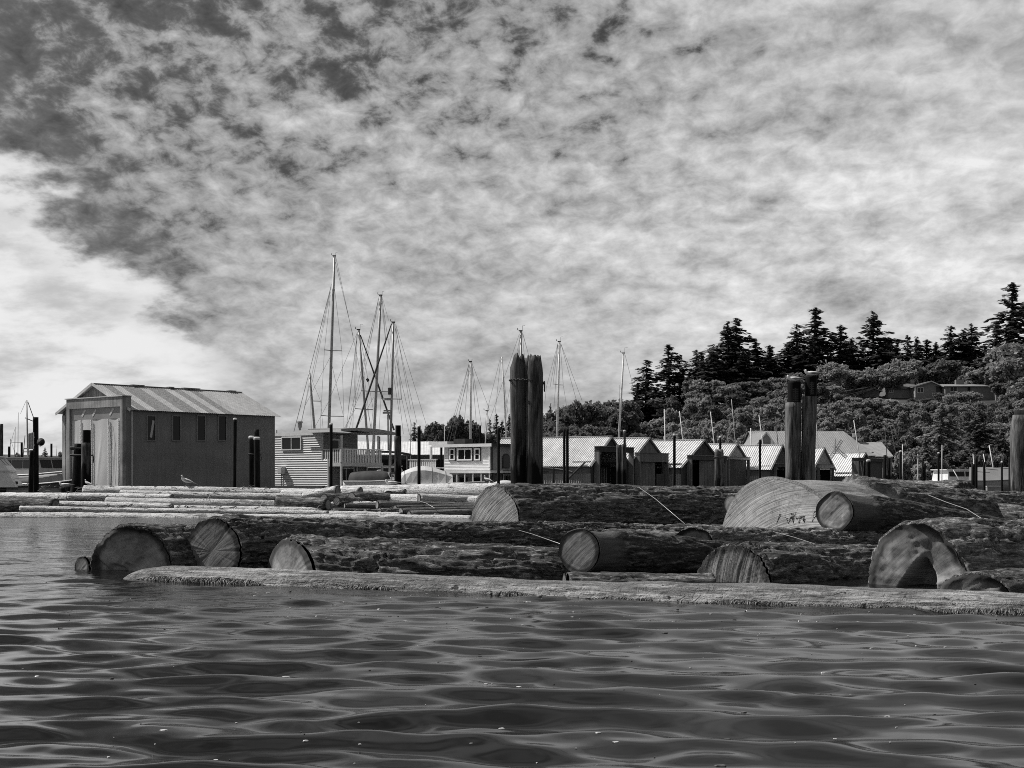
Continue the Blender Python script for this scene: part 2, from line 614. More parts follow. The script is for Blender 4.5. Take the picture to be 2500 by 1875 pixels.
M['cut_ribbed'] = mat_cut('cut_end_ribbed', 0.09, 0.27, 1.0, 14.0, -0.12, 0.35, 0.1)
M['pile'] = mat_pile('piling_timber', 0.014, 0.17, 0.006, 1.5)
M['pile_pale'] = mat_pile('piling_weathered', 0.03, 0.26, 0.012, 0.7)
M['pile_dark'] = mat_pile('piling_tarred', 0.008, 0.03, 0.008, 1.0)
_b = M['boom'].node_tree.nodes['Principled BSDF']                  # wet
_b.inputs['Roughness'].default_value = 0.42
_b.inputs['Specular IOR Level'].default_value = 0.45
M['trim_mid'] = mat_simple('trim_weathered', 0.20, 0.30, (3, 3, 3), 0.6)
M['guano'] = mat_simple('bird_lime', 0.5, 0.8, (9, 9, 9))
M['rope'] = mat_simple('rope', 0.04, 0.10, (30, 30, 30))
M['chain'] = mat_simple('rusty_chain', 0.03, 0.09, (30, 30, 30), 0.6)
M['cable'] = mat_simple('steel_cable', 0.28, 0.4, (20, 20, 20), 0.4, metal=0.3)
M['weed'] = mat_simple('seaweed', 0.02, 0.20, (30, 30, 30), 0.55, spec=0.25)
M['shedwall'] = mat_wall('shed_wall', 0.19, 0.25, 0.14)
M['shedfront'] = mat_wall('shed_front_timber', 0.20, 0.42, 0.35)
M['tarp'] = mat_simple('tarp', 0.46, 0.56, (0.8, 0.8, 0.5), 0.5)
M['tarp_dark'] = mat_simple('tarp_clear_strip', 0.20, 0.27, (1, 1, 1), 0.4)
M['tarp_lace'] = mat_simple('tarp_lacing', 0.55, 0.75, (2, 2, 9), 0.7)
M['roof_pale'] = mat_simple('roof_sheet_pale', 0.26, 0.42, (3, 3, 9), 0.5, rand=0.12)
M['roof_dirty'] = mat_simple('roof_sheet_mossy', 0.10, 0.30, (7, 7, 12), 0.8, rand=0.1)
M['roof_white'] = mat_simple('roof_sheet_bright', 0.58, 0.78, (1.5, 1.5, 4), 0.45, rand=0.08)
M['roof_grey'] = mat_simple('roof_sheet_grey', 0.20, 0.27, (2, 2, 4), 0.55, rand=0.06)
M['roof_shingle'] = mat_simple('shingle_roof', 0.10, 0.16, (6, 6, 6), 0.9)
M['siding'] = mat_simple('siding_paint', 0.62, 0.78, (1.5, 1.5, 5), 0.6, rand=0.08)
M['siding_grey'] = mat_simple('siding_grey', 0.15, 0.22, (2, 2, 5), 0.7, rand=0.08)
M['trim'] = mat_simple('trim_paint', 0.45, 0.60, (3, 3, 3), 0.6)
M['trim_white'] = mat_simple('trim_white', 0.65, 0.80, (3, 3, 3), 0.55)
M['trim_dark'] = mat_simple('trim_dark', 0.03, 0.06, (3, 3, 3), 0.6)
M['plank'] = mat_simple('weathered_plank', 0.10, 0.26, (7, 7, 0.7), 0.85, 0.4, 0.01, 7, rand=0.2)
M['plank_dark'] = mat_simple('dark_plank', 0.035, 0.09, (7, 7, 0.7), 0.85, 0.4, 0.01, 7, rand=0.25)
M['inner'] = mat_simple('interior_shade', 0.015, 0.03, (2, 2, 2), 0.9)  # near-black colour stands in for shade inside buildings
M['corr'] = mat_simple('corrugated_wall', 0.26, 0.40, (3, 3, 0.6), 0.6)
M['curtain'] = mat_wall('canvas_curtain', 0.11, 0.19, 0.5)
M['curtain_dark'] = mat_wall('canvas_curtain_dark', 0.07, 0.10, 0.3)
M['canvas_dark'] = mat_simple('dark_canvas', 0.03, 0.06, (3, 3, 3), 0.8)
M['canvas_pale'] = mat_simple('pale_canvas', 0.5, 0.68, (2, 2, 2), 0.8)
M['gel'] = mat_simple('white_gelcoat', 0.62, 0.78, (1.5, 1.5, 1.5), 0.3, spec=0.5)
M['gel_dark'] = mat_simple('dark_hull_paint', 0.02, 0.04, (2, 2, 2), 0.3, spec=0.5)
M['gel_grey'] = mat_simple('grey_hull_paint', 0.22, 0.30, (2, 2, 2), 0.35, spec=0.5)
M['alu'] = mat_simple('mast_metal', 0.22, 0.34, (4, 4, 4), 0.45, metal=0.2)
M['alu_pale'] = mat_simple('mast_pale', 0.5, 0.66, (4, 4, 4), 0.45)
M['wire'] = mat_simple('rigging_wire', 0.08, 0.16, (4, 4, 4), 0.5)
M['glass'] = mat_glass('window_glass')
M['concrete'] = mat_simple('float_concrete', 0.22, 0.34, (2, 2, 2), 0.9)
M['leaf'] = mat_leaf('leaf', 0.16, 0.36)
M['leaf_dark'] = mat_leaf('leaf_dark', 0.08, 0.20)
M['leaf_pale'] = mat_leaf('leaf_pale', 0.21, 0.44)
M['needle'] = mat_leaf('needle', 0.045, 0.13)
M['trunk'] = mat_simple('tree_bark', 0.06, 0.14, (3, 3, 0.6), 0.9)
M['soil'] = mat_simple('hill_soil', 0.03, 0.07, (0.2, 0.2, 0.2), 0.95)
M['feather'] = mat_simple('gull_white', 0.70, 0.85, (12, 12, 12), 0.7)
M['wing'] = mat_simple('gull_grey', 0.22, 0.34, (12, 12, 12), 0.7)
M['beak'] = mat_simple('gull_beak', 0.20, 0.26, (5, 5, 5), 0.5)
M['foam'] = mat_simple('foam_fleck', 0.55, 0.8, (20, 20, 20), 0.3, spec=0.6)
M['debris'] = mat_simple('bark_chip', 0.05, 0.14, (20, 20, 20), 0.7)
M['water'] = mat_water('water')

# ------------------------------------------------------------------ water: one sheet from under the camera to the horizon
def waves(X, Y, step):
    """height of the ripples: trains of short waves coming mostly towards the camera, in groups, calmer by the logs"""
    rs = np.random.RandomState(5)
    Z = np.zeros_like(X)
    for k in range(46):
        lam = 0.12 * (0.64 / 0.12) ** (rs.rand() ** 0.75)
        ang = math.radians(88 + rs.normal(0, 31))
        kx, ky = 2 * math.pi / lam * math.cos(ang), 2 * math.pi / lam * math.sin(ang)
        slope = 0.032 if lam > 0.19 else 0.018
        amp = slope * lam / (2 * math.pi)
        ph = rs.rand() * 6.283
        Z += amp * np.sin(kx * X + ky * Y + ph) * np.clip((lam / 2.6 - step) / (lam / 5.2), 0, 1)
    grp = 0.75 + 0.5 * fbm(np.stack([X * 0.25, Y * 0.4, 0 * X], 1), 3, 2)
    return Z * grp * (1.0 - 0.45 * np.clip((Y - 8.0) / 5.0, 0, 1))


def build_water():
    ys = [-400.0, -60.0, -12.0, -3.0, 0.0, 1.5, 2.2]
    y = 2.8
    while y < 60:
        ys.append(y)
        y *= 1.0062 if y < 26 else 1.02
    while y < 7000:
        ys.append(y)
        y *= 1.35
    ys = np.array(ys)
    us = np.linspace(-0.43, 0.43, 470)
    ext = np.array([0.5, 0.62, 0.85, 1.3, 2.2, 5, 15, 60, 260])
    us = np.concatenate([-ext[::-1], us, ext])
    ny, nx = len(ys), len(us)
    Y = np.repeat(ys[:, None], nx, 1)
    X = us[None, :] * np.maximum(ys, 1.5)[:, None]
    far = ys > 150
    X[far] = us[None, :] * 150 * (1 + 0.02 * (ys[far] - 150) / 150)[:, None]
    far_sc = np.where(far, 1, 1)
    # beyond 150 m only the width matters: spread the outer columns over the whole bay
    X[far] = np.sign(us)[None, :] * np.maximum(np.abs(us)[None, :] * ys[far][:, None], np.abs(X[far]))
    X = np.clip(X, -6000, 6000)
    step = np.gradient(ys)
    Z = waves(X.ravel(), Y.ravel(), np.repeat(step, nx)).reshape(X.shape)
    Z[:, np.abs(us) > 0.45] = 0
    V = np.stack([X, Y, Z], 2).reshape(-1, 3)
    i = np.arange(ny - 1)[:, None] * nx + np.arange(nx - 1)[None, :]
    Q = np.stack([i, i + 1, i + nx + 1, i + nx], 2).reshape(-1, 4)
    me = mesh_np("water", V, Q, smooth=True)
    structure("water", me, M['water'])


build_water()


# ------------------------------------------------------------------ shore and hill
CREST = [(-4000, 4.0), (900, 2.2), (1000, 3.6), (1250, 4.6), (1400, 6.5), (1500, 8.5), (1600, 12.0), (1700, 16.0), (1800, 18.0), (1900, 19.5), (2050, 20.0), (2200, 19.5), (2500, 19.5), (6000, 22.0)]
CX = np.array([c[0] for c in CREST], float)
CZ = np.array([c[1] for c in CREST], float)
SHORE, TOP = 178.0, 318.0


def ground(x, y):
    x = np.asarray(x, float)
    y = np.asarray(y, float)
    px = 1250 + F * x / np.maximum(y, 1)
    c = np.interp(px, CX, CZ)
    t = np.clip((y - SHORE) / (TOP - SHORE), 0, 1)
    s = t * t * (3 - 2 * t) * 0.65 + t * 0.35
    return -0.6 + (c + 0.6) * s + np.clip(y - TOP, 0, 120) * 0.05


def build_hill():
    ys = np.concatenate([np.linspace(SHORE - 1, TOP + 20, 70), np.linspace(TOP + 40, 1500, 14)])
    us = np.concatenate([np.linspace(-3, -0.4, 14), np.linspace(-0.38, 0.38, 110), np.linspace(0.4, 3, 14)])
    Y = np.repeat(ys[:, None], len(us), 1)
    X = us[None, :] * Y
    Z = ground(X, Y)
    Z += (fbm(np.stack([X.ravel() * 0.06, Y.ravel() * 0.06, 0 * X.ravel()], 1), 9, 3).reshape(X.shape) - 0.5) * 1.2 * (Y > SHORE + 4)
    V = np.stack([X, Y, Z], 2).reshape(-1, 3)
    nx = len(us)
    i = np.arange(len(ys) - 1)[:, None] * nx + np.arange(nx - 1)[None, :]
    Q = np.stack([i, i + 1, i + nx + 1, i + nx], 2).reshape(-1, 4)
    structure("hill", mesh_np("hill", V, Q, smooth=True), M['soil'])


build_hill()


# ------------------------------------------------------------------ logs
def make_log(label, p1, d1, r1, p2, d2, r2, mat='bark', cut='cut_mid', group=None, na=64, seed=1, amp=0.035, bare=0.0, name='log',
             face_tilt=(0.0, 0.0), oval=0.07, fs=0.006, roughcut=0.0, step=None, cleft=False, sawdir=0.8, shape=None, bare_end=0.0, far_cut=False, lump=0.0, cat='log'):
    """a floating log whose TOP line runs from pixel p1 at depth d1 to pixel p2 at depth d2; radii in metres.
    parts: bark (the round of the log) and cut_end (the sawn face)"""
    A = at(p1[0], p1[1], d1) - Vector((0, 0, r1))
    B = at(p2[0], p2[1], d2) - Vector((0, 0, r2))
    D = B - A
    rz = math.atan2(D.y, D.x)
    L = math.hypot(D.x, D.y)
    root = thing(name, label, cat, A, rz, group)
    if step is None:
        step = 2 * math.pi * r1 / na * 1.3
    nl = int(min(330, max(12, L / step)))
    t = np.linspace(0, 1, nl)
    th = np.linspace(0, 2 * math.pi, na, endpoint=False)
    T, TH = np.meshgrid(t, th, indexing='ij')
    R = r1 + (r2 - r1) * T
    cy, sy = np.cos(TH), np.sin(TH)

    def outline(Tv, THv):
        q = np.stack([Tv.ravel() * L * 0.35 + seed * 7.7, np.cos(THv).ravel() * 1.1, np.sin(THv).ravel() * 1.1], 1)
        o = 1 + (fbm(q, seed, 2) - 0.5) * (2 * oval + lump * np.exp(-Tv.ravel() * 4))
        return o.reshape(Tv.shape)
    base = R * outline(T, TH)
    if shape:
        sa = np.radians([q[0] for q in shape] + [shape[0][0] + 360])
        sv = [q[1] for q in shape] + [shape[0][1]]
        mul = np.interp(np.mod(TH, 2 * math.pi), sa, sv)
        base = base * (1 + (mul - 1) * np.clip(1 - T * L / (5 * r1), 0, 1))
    # bark relief: long furrows between plates, patches where the bark has come off
    q = np.stack([T.ravel() * L, (cy * R).ravel(), (sy * R).ravel()], 1)
    k_ = 1.0 / max(0.75, min(1.6, r1 * 2.4))
    qq = q * np.array([1.5, 11.5, 11.5]) * k_ + seed * 3.1
    warp = np.stack([fbm(qq * np.array([1.2, 0.5, 0.5]) + 9, seed + 50, 2), fbm(qq * np.array([1.2, 0.5, 0.5]) + 31, seed + 51, 2), fbm(qq * np.array([1.2, 0.5, 0.5]) + 77, seed + 52, 2)], 1) - 0.5
    qq = qq + warp * np.array([1.2, 1.5, 1.5])
    f1 = fbm(qq, seed + 20, 3, 0.5)
    f2 = fbm(qq * np.array([2.4, 2.0, 2.0]) + 60, seed + 24, 2, 0.5)
    crack = np.exp(-((f1 - 0.5) / 0.035) ** 2) + 0.5 * np.exp(-((f2 - 0.5) / 0.035) ** 2)
    plate = fbm(qq * np.array([1.5, 1.1, 1.1]) + 40, seed + 30, 3)
    shelf = plate * 7
    shelf = (np.floor(shelf) + np.clip((shelf - np.floor(shelf)) * 4 - 1.5, 0, 1)) / 7       # overlapping flakes with sharp lips
    bn = fbm(q * np.array([0.9, 1.8, 1.8]) + seed * 5, seed + 40, 3)
    bmask = np.clip((bn - (1.0 - bare)) * 14 + 0.5, 0, 1) if bare > 0 else np.zeros(len(q))
    disp = amp * (0.45 - 1.05 * crack + 1.5 * (shelf - 0.5) + 0.55 * (fbm(qq * np.array([3, 4, 4]), seed + 60, 2) - 0.5))
    if bare_end:
        bmask = np.maximum(bmask, np.clip((bare_end * (0.6 + 0.9 * fbm(q * np.array([0.4, 2.2, 2.2]) + seed, seed + 81, 3)) - q[:, 0]) * 9, 0, 1))
    disp = disp * (1 - bmask) - bmask * amp * 1.2
    disp = disp.reshape(T.shape)
    endf = np.clip(T * L / 0.06, 0, 1)
    Rr = base + disp * (0.35 + 0.65 * endf)
    # the end can be cut askew
    skew = (-np.cos(TH) * face_tilt[0] + np.sin(TH) * face_tilt[1]) * R
    xs = T * L + skew * np.clip(1 - T * L / (3.0 * r1), 0, 1)
    dz = (B.z - A.z) * T
    # local axes: x along the log, y across (left of it), z up
    bend = 0.05 * r1 * np.sin(T * L * 0.9 + seed) * np.clip(T * L, 0, 1)
    V = np.stack([xs, Rr * np.cos(TH) + bend, Rr * np.sin(TH) + dz + bend * 0.6], 2)
    nv = nl * na
    i = np.arange(nl - 1)[:, None] * na + np.arange(na)[None, :]
    j = np.arange(nl - 1)[:, None] * na + (np.arange(na)[None, :] + 1) % na
    Q = np.stack([i, i + na, j + na, j], 2).reshape(-1, 4)
    # inner rim at the near end, cap at the far end
    ring0 = V[0].copy()
    inner = ring0.copy()
    inner[:, 1:] *= 0.93
    inner[:, 0] += 0.004
    V2 = np.concatenate([V.reshape(-1, 3), inner, [[L, 0, B.z - A.z]]])
    k = np.arange(na)
    k2 = (k + 1) % na
    Q = np.concatenate([Q, np.stack([k, k2, nv + k2, nv + k], 1)])
    e = (nl - 1) * na
    T3 = np.stack([e + k, np.full(na, nv + na), e + k2], 1)
    bm = np.concatenate([bmask, bmask[:na], [0]])
    part('bark', mesh_np('bark', V2, Q, T3, smooth=True, attrs={'bare': bm}), M[mat], root)
    # the cut face
    def face(nm, ringv, xo, sgn, sd2):
        nr = 44 if na >= 96 else 26 if na >= 60 else (9 if na >= 30 else 4)
        rr = np.linspace(1, 0.02, nr)
        ringv = ringv * np.array([1, 1, 1])
        c = np.array([ringv[:, 0].mean(), 0, ringv[:, 2].mean()])
        P_ = c[None, None] + (ringv[None] - c[None, None]) * (rr[:, None, None] * 0.955)
        P_[..., 0] += xo
        if fs:
            u = P_[..., 1] * math.cos(sawdir) + P_[..., 2] * math.sin(sawdir)
            w = -P_[..., 1] * math.sin(sawdir) + P_[..., 2] * math.cos(sawdir)
            u = u + 0.16 * w * w / r1
            s = fbm(np.stack([u.ravel() * 40, w.ravel() * 3.0, 0 * u.ravel() + sd2], 1), sd2, 3).reshape(u.shape)
            P_[..., 0] += (s - 0.5) * 2 * fs * sgn
            if roughcut:
                g = fbm(np.stack([u.ravel() * 3, w.ravel() * 3, 0 * u.ravel() + sd2 + 5], 1), sd2 + 3, 4).reshape(u.shape)
                st = g + 0.35 * np.clip((g - 0.52) * 12, 0, 1)
                P_[..., 0] += (st - 0.5) * roughcut * np.clip((1 - rr) * 12, 0, 1)[:, None]
            if cleft:
                P_[..., 0] += 0.0
                # a split: the lower middle of the face lies deeper, its upper edge overhangs
                yy, zz = P_[..., 1] / r1, P_[..., 2] / r1
                arch = 0.42 - 1.5 * np.abs(yy + 0.02 + 0.10 * np.sin(zz * 5)) ** 1.25 + 0.10 * np.sin(yy * 9 + 1)
                P_[..., 0] += 0.30 * np.clip((arch - zz) * 11, 0, 1) * np.clip((0.40 - yy) * 7, 0, 1) * np.clip((yy + 0.42 - 0.25 * zz) * 4, 0, 1)
        Vf = np.concatenate([P_.reshape(-1, 3), [P_[-1].mean(0)]])
        a_ = np.arange(nr - 1)[:, None] * na + np.arange(na)[None, :]
        b_ = np.arange(nr - 1)[:, None] * na + (np.arange(na)[None, :] + 1) % na
        Qf = np.stack([a_, b_, b_ + na, a_ + na], 2).reshape(-1, 4)
        kk = np.arange(na)
        Tf = np.stack([(nr - 1) * na + kk, (nr - 1) * na + (kk + 1) % na, np.full(na, nr * na)], 1)
        if sgn > 0:
            Qf, Tf = Qf[:, ::-1], Tf[:, ::-1]
        rad = np.concatenate([np.repeat(rr, na), [0]])
        part(nm, mesh_np(nm, Vf, Qf, Tf, smooth=True, attrs={'rad': rad}), M[cut], root)
    face('cut_end', ring0, -0.012 - fs * 1.5 - 0.005, -1, seed + 70)
    if far_cut:
        face('cut_end', V[-1].copy(), 0.012 + fs * 1.5, 1, seed + 71)
    return root


G_RAFT = "big bark logs floating in the raft"
# nearest raft: half sunk logs, their butts turned towards the sun
make_log("short dark log stub barely above the water beside the half sunk butt", (205, 1357), 14.25, 0.12, (390, 1360), 15.0, 0.11,
         'bark', 'cut_dark', G_RAFT, 40, 3, 0.02, cat='log')
make_log("half sunk log with a scarred grey butt and loose bark beside open water", (322, 1283), 14.0, 0.42, (700, 1283), 16.8, 0.36,
         'bark', 'cut_mid', G_RAFT, 120, 5, 0.045, 0.12, oval=0.10, fs=0.002, roughcut=0.10, face_tilt=(0.22, 0))
make_log("long furrowed log, its smooth round butt ringed by dark bark", (522, 1263), 14.2, 0.335, (1560, 1284), 19.5, 0.24,
         'bark', 'cut_mid', G_RAFT, 137, 9, 0.05, 0.14, oval=0.06, fs=0.002, face_tilt=(0.30, 0), step=0.02)
make_log("low log showing only its butt's pale top behind the weedy boom log", (712, 1313), 13.7, 0.40, (1386, 1340), 13.25, 0.25,
         'bark', 'cut_mid', G_RAFT, 125, 14, 0.05, 0.12, oval=0.08, fs=0.002, face_tilt=(0.95, 0), roughcut=0.05, step=0.02)
make_log("barkless log with a full round cut end and a small hole in it", (1416, 1287), 12.6, 0.212, (1900, 1338), 15.4, 0.17,
         'bark_smooth', 'cut_mid', G_RAFT, 100, 21, 0.022, 0.25, oval=0.06, fs=0.002, roughcut=0.010, lump=0.08, face_tilt=(0.22, 0.02), step=0.03, bare_end=0.5)
make_log("log with a butt deeply ribbed by vertical saw cuts, resting against the boom", (1795, 1325), 12.35, 0.36, (2420, 1338), 15.0, 0.30,
         'bark', 'cut_ribbed', G_RAFT, 125, 27, 0.04, 0.18, oval=0.07, fs=0.010, face_tilt=(0.20, 0), step=0.02, sawdir=0.12)
make_log("wide split butt with a dark cleft shadow, largest log of the near raft", (2245, 1279), 11.9, 0.49, (2860, 1296), 14.8, 0.42,
         'bark_bank', 'cut_mid', G_RAFT, 137, 33, 0.045, 0.22, oval=0.10, fs=0.002, roughcut=0.10, face_tilt=(0.15, 0), step=0.02, lump=0.25, cleft=True)
make_log("wedge shaped log end poking out of the water before the split butt", (2385, 1393), 11.1, 0.32, (2760, 1384), 12.9, 0.30,
         'bark', 'cut_dark', G_RAFT, 80, 38, 0.03, 0.1, oval=0.16, fs=0.01, roughcut=0.16, face_tilt=(0.2, 0))
make_log("dark broken log end lying low between the near raft and the huge pale butt", (1690, 1285), 15.6, 0.26, (2190, 1303), 18.5, 0.22,
         'bark_bank', 'cut_dark', G_RAFT, 100, 44, 0.04, 0.25, oval=0.12, fs=0.01, roughcut=0.10, face_tilt=(0.25, 0))
make_log("low bark log filling the gap behind the ribbed butt", (1480, 1292), 16.6, 0.20, (2140, 1322), 19.0, 0.20,
         'bark_bank', 'cut_dark', G_RAFT, 64, 47, 0.035, 0.1)
make_log("flaking log with bare pale patches at the raft's east edge, above the split butt", (2392, 1277), 15.2, 0.30, (2960, 1282), 17.5, 0.26,
         'bark_bank', 'cut_mid', G_RAFT, 90, 51, 0.04, 0.5, oval=0.1, roughcut=0.12)
make_log("added dark log nearly awash under the barkless log, covering bright water behind the boom", (1385, 1397), 12.0, 0.13, (1740, 1404), 12.15, 0.12,  # added to darken the bright water gap under the barkless log
         'bark', 'cut_dark', G_RAFT, 48, 93, 0.02)
# second raft: the giants
make_log("great log with a saw marked butt and dark shaggy side, lying before the chained pilings", (1210, 1186), 23.0, 0.56, (1870, 1189), 27.0, 0.52,
         'bark', 'cut_pale', G_RAFT, 150, 57, 0.06, 0.10, oval=0.05, fs=0.005, face_tilt=(0.12, 0), step=0.026)
make_log("huge pale butt log, the biggest of all, with curved saw marks across its face", (1898, 1148), 20.0, 1.02, (2560, 1215), 26.0, 0.55,
         'bark', 'cut_huge', G_RAFT, 162, 63, 0.06, 0.24, oval=0.04, fs=0.005, face_tilt=(0.05, 0.22), step=0.03, lump=0.10, sawdir=1.12, bare_end=2.4, shape=((0, 1.0), (47, 1.06), (66, 1.03), (95, 0.93), (121, 0.87), (161, 1.0), (200, 1.0), (300, 1.0)))
make_log("smooth barkless log with a full round end leaning on the huge pale butt", (2040, 1198), 17.6, 0.262, (2560, 1285), 21.5, 0.21,
         'bark_smooth', 'cut_mid', G_RAFT, 100, 69, 0.022, 0.2, oval=0.07, fs=0.003, roughcut=0.022, lump=0.10, face_tilt=(0.15, 0.02), bare_end=0.7)
make_log("small grey log end wedged between the two giant logs", (1789, 1207), 22.8, 0.17, (2000, 1212), 24.0, 0.16,
         'bark', 'cut_mid', G_RAFT, 40, 72, 0.02)
make_log("ridge of furrowed bark running behind the smooth round ended log", (2120, 1172), 25.5, 0.50, (2700, 1262), 24.5, 0.40,
         'bark', 'cut_dark', G_RAFT, 112, 75, 0.06, 0.08)
make_log("bark log with its dark end towards the leaning poles, highest on the raft's far side", (2140, 1172), 29.5, 0.46, (2352, 1181), 27.5, 0.42,
         'bark_bank', 'cut_dark', G_RAFT, 105, 81, 0.055, 0.10, far_cut=True)
make_log("brown furrowed log under the taut cable near the raft's east end", (2250, 1214), 24.0, 0.42, (2800, 1262), 22.5, 0.36,
         'bark', 'cut_dark', G_RAFT, 105, 84, 0.055, 0.1)
make_log("flat lying log at the far east side of the raft beside the stout piling", (2400, 1209), 31.0, 0.34, (2800, 1228), 29.0, 0.34,
         'bark_bank', 'cut_dark', G_RAFT, 80, 87, 0.04, 0.15)
make_log("low bark log closing the gap below the great saw marked log", (1135, 1281), 19.8, 0.24, (1830, 1283), 22.5, 0.24,
         'bark_bank', 'cut_dark', G_RAFT, 80, 90, 0.04, 0.12)

# ------------------------------------------------------------------ weeds sprouting from the huge butt's face
def sprigs():
    A = at(1898, 1148, 20.0) - Vector((0, 0, 1.02))
    B = at(2560, 1215, 26.0) - Vector((0, 0, 0.55))
    D = Vector((B.x - A.x, B.y - A.y, 0)).normalized()
    rs = random.Random(6)
    side = ["westernmost leafy", "second", "tallest", "fourth, thin", "fifth, drooping", "easternmost"]
    for k, (px, py, hh) in enumerate(((1897, 1277, 0.13), (1926, 1277, 0.09), (1938, 1276, 0.14), (1952, 1277, 0.11), (1966, 1276, 0.10), (1984, 1273, 0.15))):
        a0, a1 = (at(px, py, 18.0) - A).dot(D), (at(px, py, 22.0) - A).dot(D)
        d = 18.0 + 4.0 * (-0.05 - a0) / (a1 - a0)
        o = at(px, py, d)
        t = thing('weed_sprig', side[k] + " weed sprig sprouting from a crack in the huge pale butt", 'weed', o, 0, "weeds growing on the huge pale butt")
        m, lf = MB(), MB()
        for q in range(3):
            a = rs.uniform(-0.6, 0.6)
            tip = Vector((math.sin(a) * hh, -0.02 - 0.02 * q, math.cos(a) * hh))
            m.tube([(0, 0.03, -0.01), tip * 0.5, tip], [0.004, 0.003, 0.002], 4)
            for w in range(5):
                c = tip * rs.uniform(0.35, 1.0)
                u = Vector((rs.uniform(-1, 1), rs.uniform(-0.5, 0.2), rs.uniform(-0.6, 0.6))) * 0.028
                v = Vector((-u.z, 0.3 * u.x, u.x)) * 0.45
                lf.add([c, c + u * 0.5 + v, c + u, c + u * 0.5 - v], [(0, 1, 2, 3)])
        part('stem', m, M['debris'], t)
        part('foliage', lf, M['leaf_dark'], t)


sprigs()

# ------------------------------------------------------------------ the boom log in front, weed along its water line
def boom_log():
    A, B = Vector(at(300, 1372, 13.0)), Vector(at(2660, 1448, 9.45))
    A.z = B.z = -0.04
    root = thing('boom_log', "long low boom log fringed with seaweed, floating in front of the near raft", 'log', A, math.atan2((B - A).y, (B - A).x))
    L = (B - A).length
    na, nl = 64, 420
    t = np.linspace(0, 1, nl)
    th = np.linspace(0, 2 * math.pi, na, endpoint=False)
    T, TH = np.meshgrid(t, th, indexing='ij')
    taper = np.clip(1 - (1 - np.clip(T * L / 0.55, 0, 1)) ** 2.2, 0.02, 1) ** 0.6
    q = np.stack([T.ravel() * L, np.cos(TH).ravel() * 0.2, np.sin(TH).ravel() * 0.2], 1)
    n = fbm(q * np.array([1.2, 7, 7]) + 3, 5, 5)
    n2 = fbm(q * np.array([0.5, 2, 2]) + 8, 9, 3)
    n3 = fbm(q * np.array([5, 22, 22]) + 31, 15, 3)
    R = (0.158 + (n2 - 0.5) * 0.06 + (n - 0.5) * 0.045 + (n3 - 0.5) * 0.018).ravel().reshape(T.shape) * taper
    V = np.stack([T * L + 0 * R, R * np.cos(TH) * 1.25, R * np.sin(TH) + 0.012 * np.sin(T * 9)], 2)
    i = np.arange(nl - 1)[:, None] * na + np.arange(na)[None, :]
    j = np.arange(nl - 1)[:, None] * na + (np.arange(na)[None, :] + 1) % na
    Q = np.stack([i, i + na, j + na, j], 2).reshape(-1, 4)
    part('timber', mesh_np('timber', V.reshape(-1, 3), Q, smooth=True), M['boom'], root)
    # weed: tufts hanging down the camera side to the water
    rs = np.random.RandomState(4)
    n = 60000
    tt = rs.rand(n)
    clump = fbm(np.stack([tt * L * 2.2, 0 * tt, 0 * tt], 1), 12, 4)
    keep = (clump - 0.5) * 2.6 + 0.55 > rs.rand(n)
    tt, clump = tt[keep], clump[keep]
    n = len(tt)
    ii = (tt * (nl - 1)).astype(int)
    low = rs.rand(n) ** 1.4
    ang = math.radians(6) + low * (math.radians(4) + np.clip(clump - 0.3, 0, 1) * math.radians(44))
    kk = ((np.pi - ang) / (2 * np.pi) * na).astype(int) % na
    Rl = R[ii, kk] + 0.004
    zc = 0.012 * np.sin(tt * 9)
    base = np.stack([tt * L, -Rl * 1.25 * np.cos(ang), Rl * np.sin(ang) + zc], 1)
    ln = (0.010 + rs.rand(n) ** 2 * 0.030) * (0.6 + clump)
    w = 0.0018 + rs.rand(n) * 0.0035
    tang = np.stack([rs.normal(0, 0.45, n), -np.sin(ang) * 1.25 - rs.rand(n) * 0.5, -np.cos(ang)], 1)
    out = tang * ln[:, None]
    side = np.stack([w, rs.normal(0, 0.002, n), rs.normal(0, 0.002, n)], 1)
    bulge = np.stack([0 * ln, -0.25 * ln, 0.12 * ln], 1)
    V = np.stack([base - side, base + side, base + side * 0.9 + out * 0.55 + bulge, base - side * 0.9 + out * 0.55 + bulge, base + out], 1).reshape(-1, 3)
    o = np.arange(n) * 5
    Q = np.stack([o, o + 1, o + 2, o + 3], 1)
    T3 = np.stack([o + 3, o + 2, o + 4], 1)
    part('seaweed', mesh_np('seaweed', V, Q, T3), M['weed'], root, kind='stuff')


boom_log()

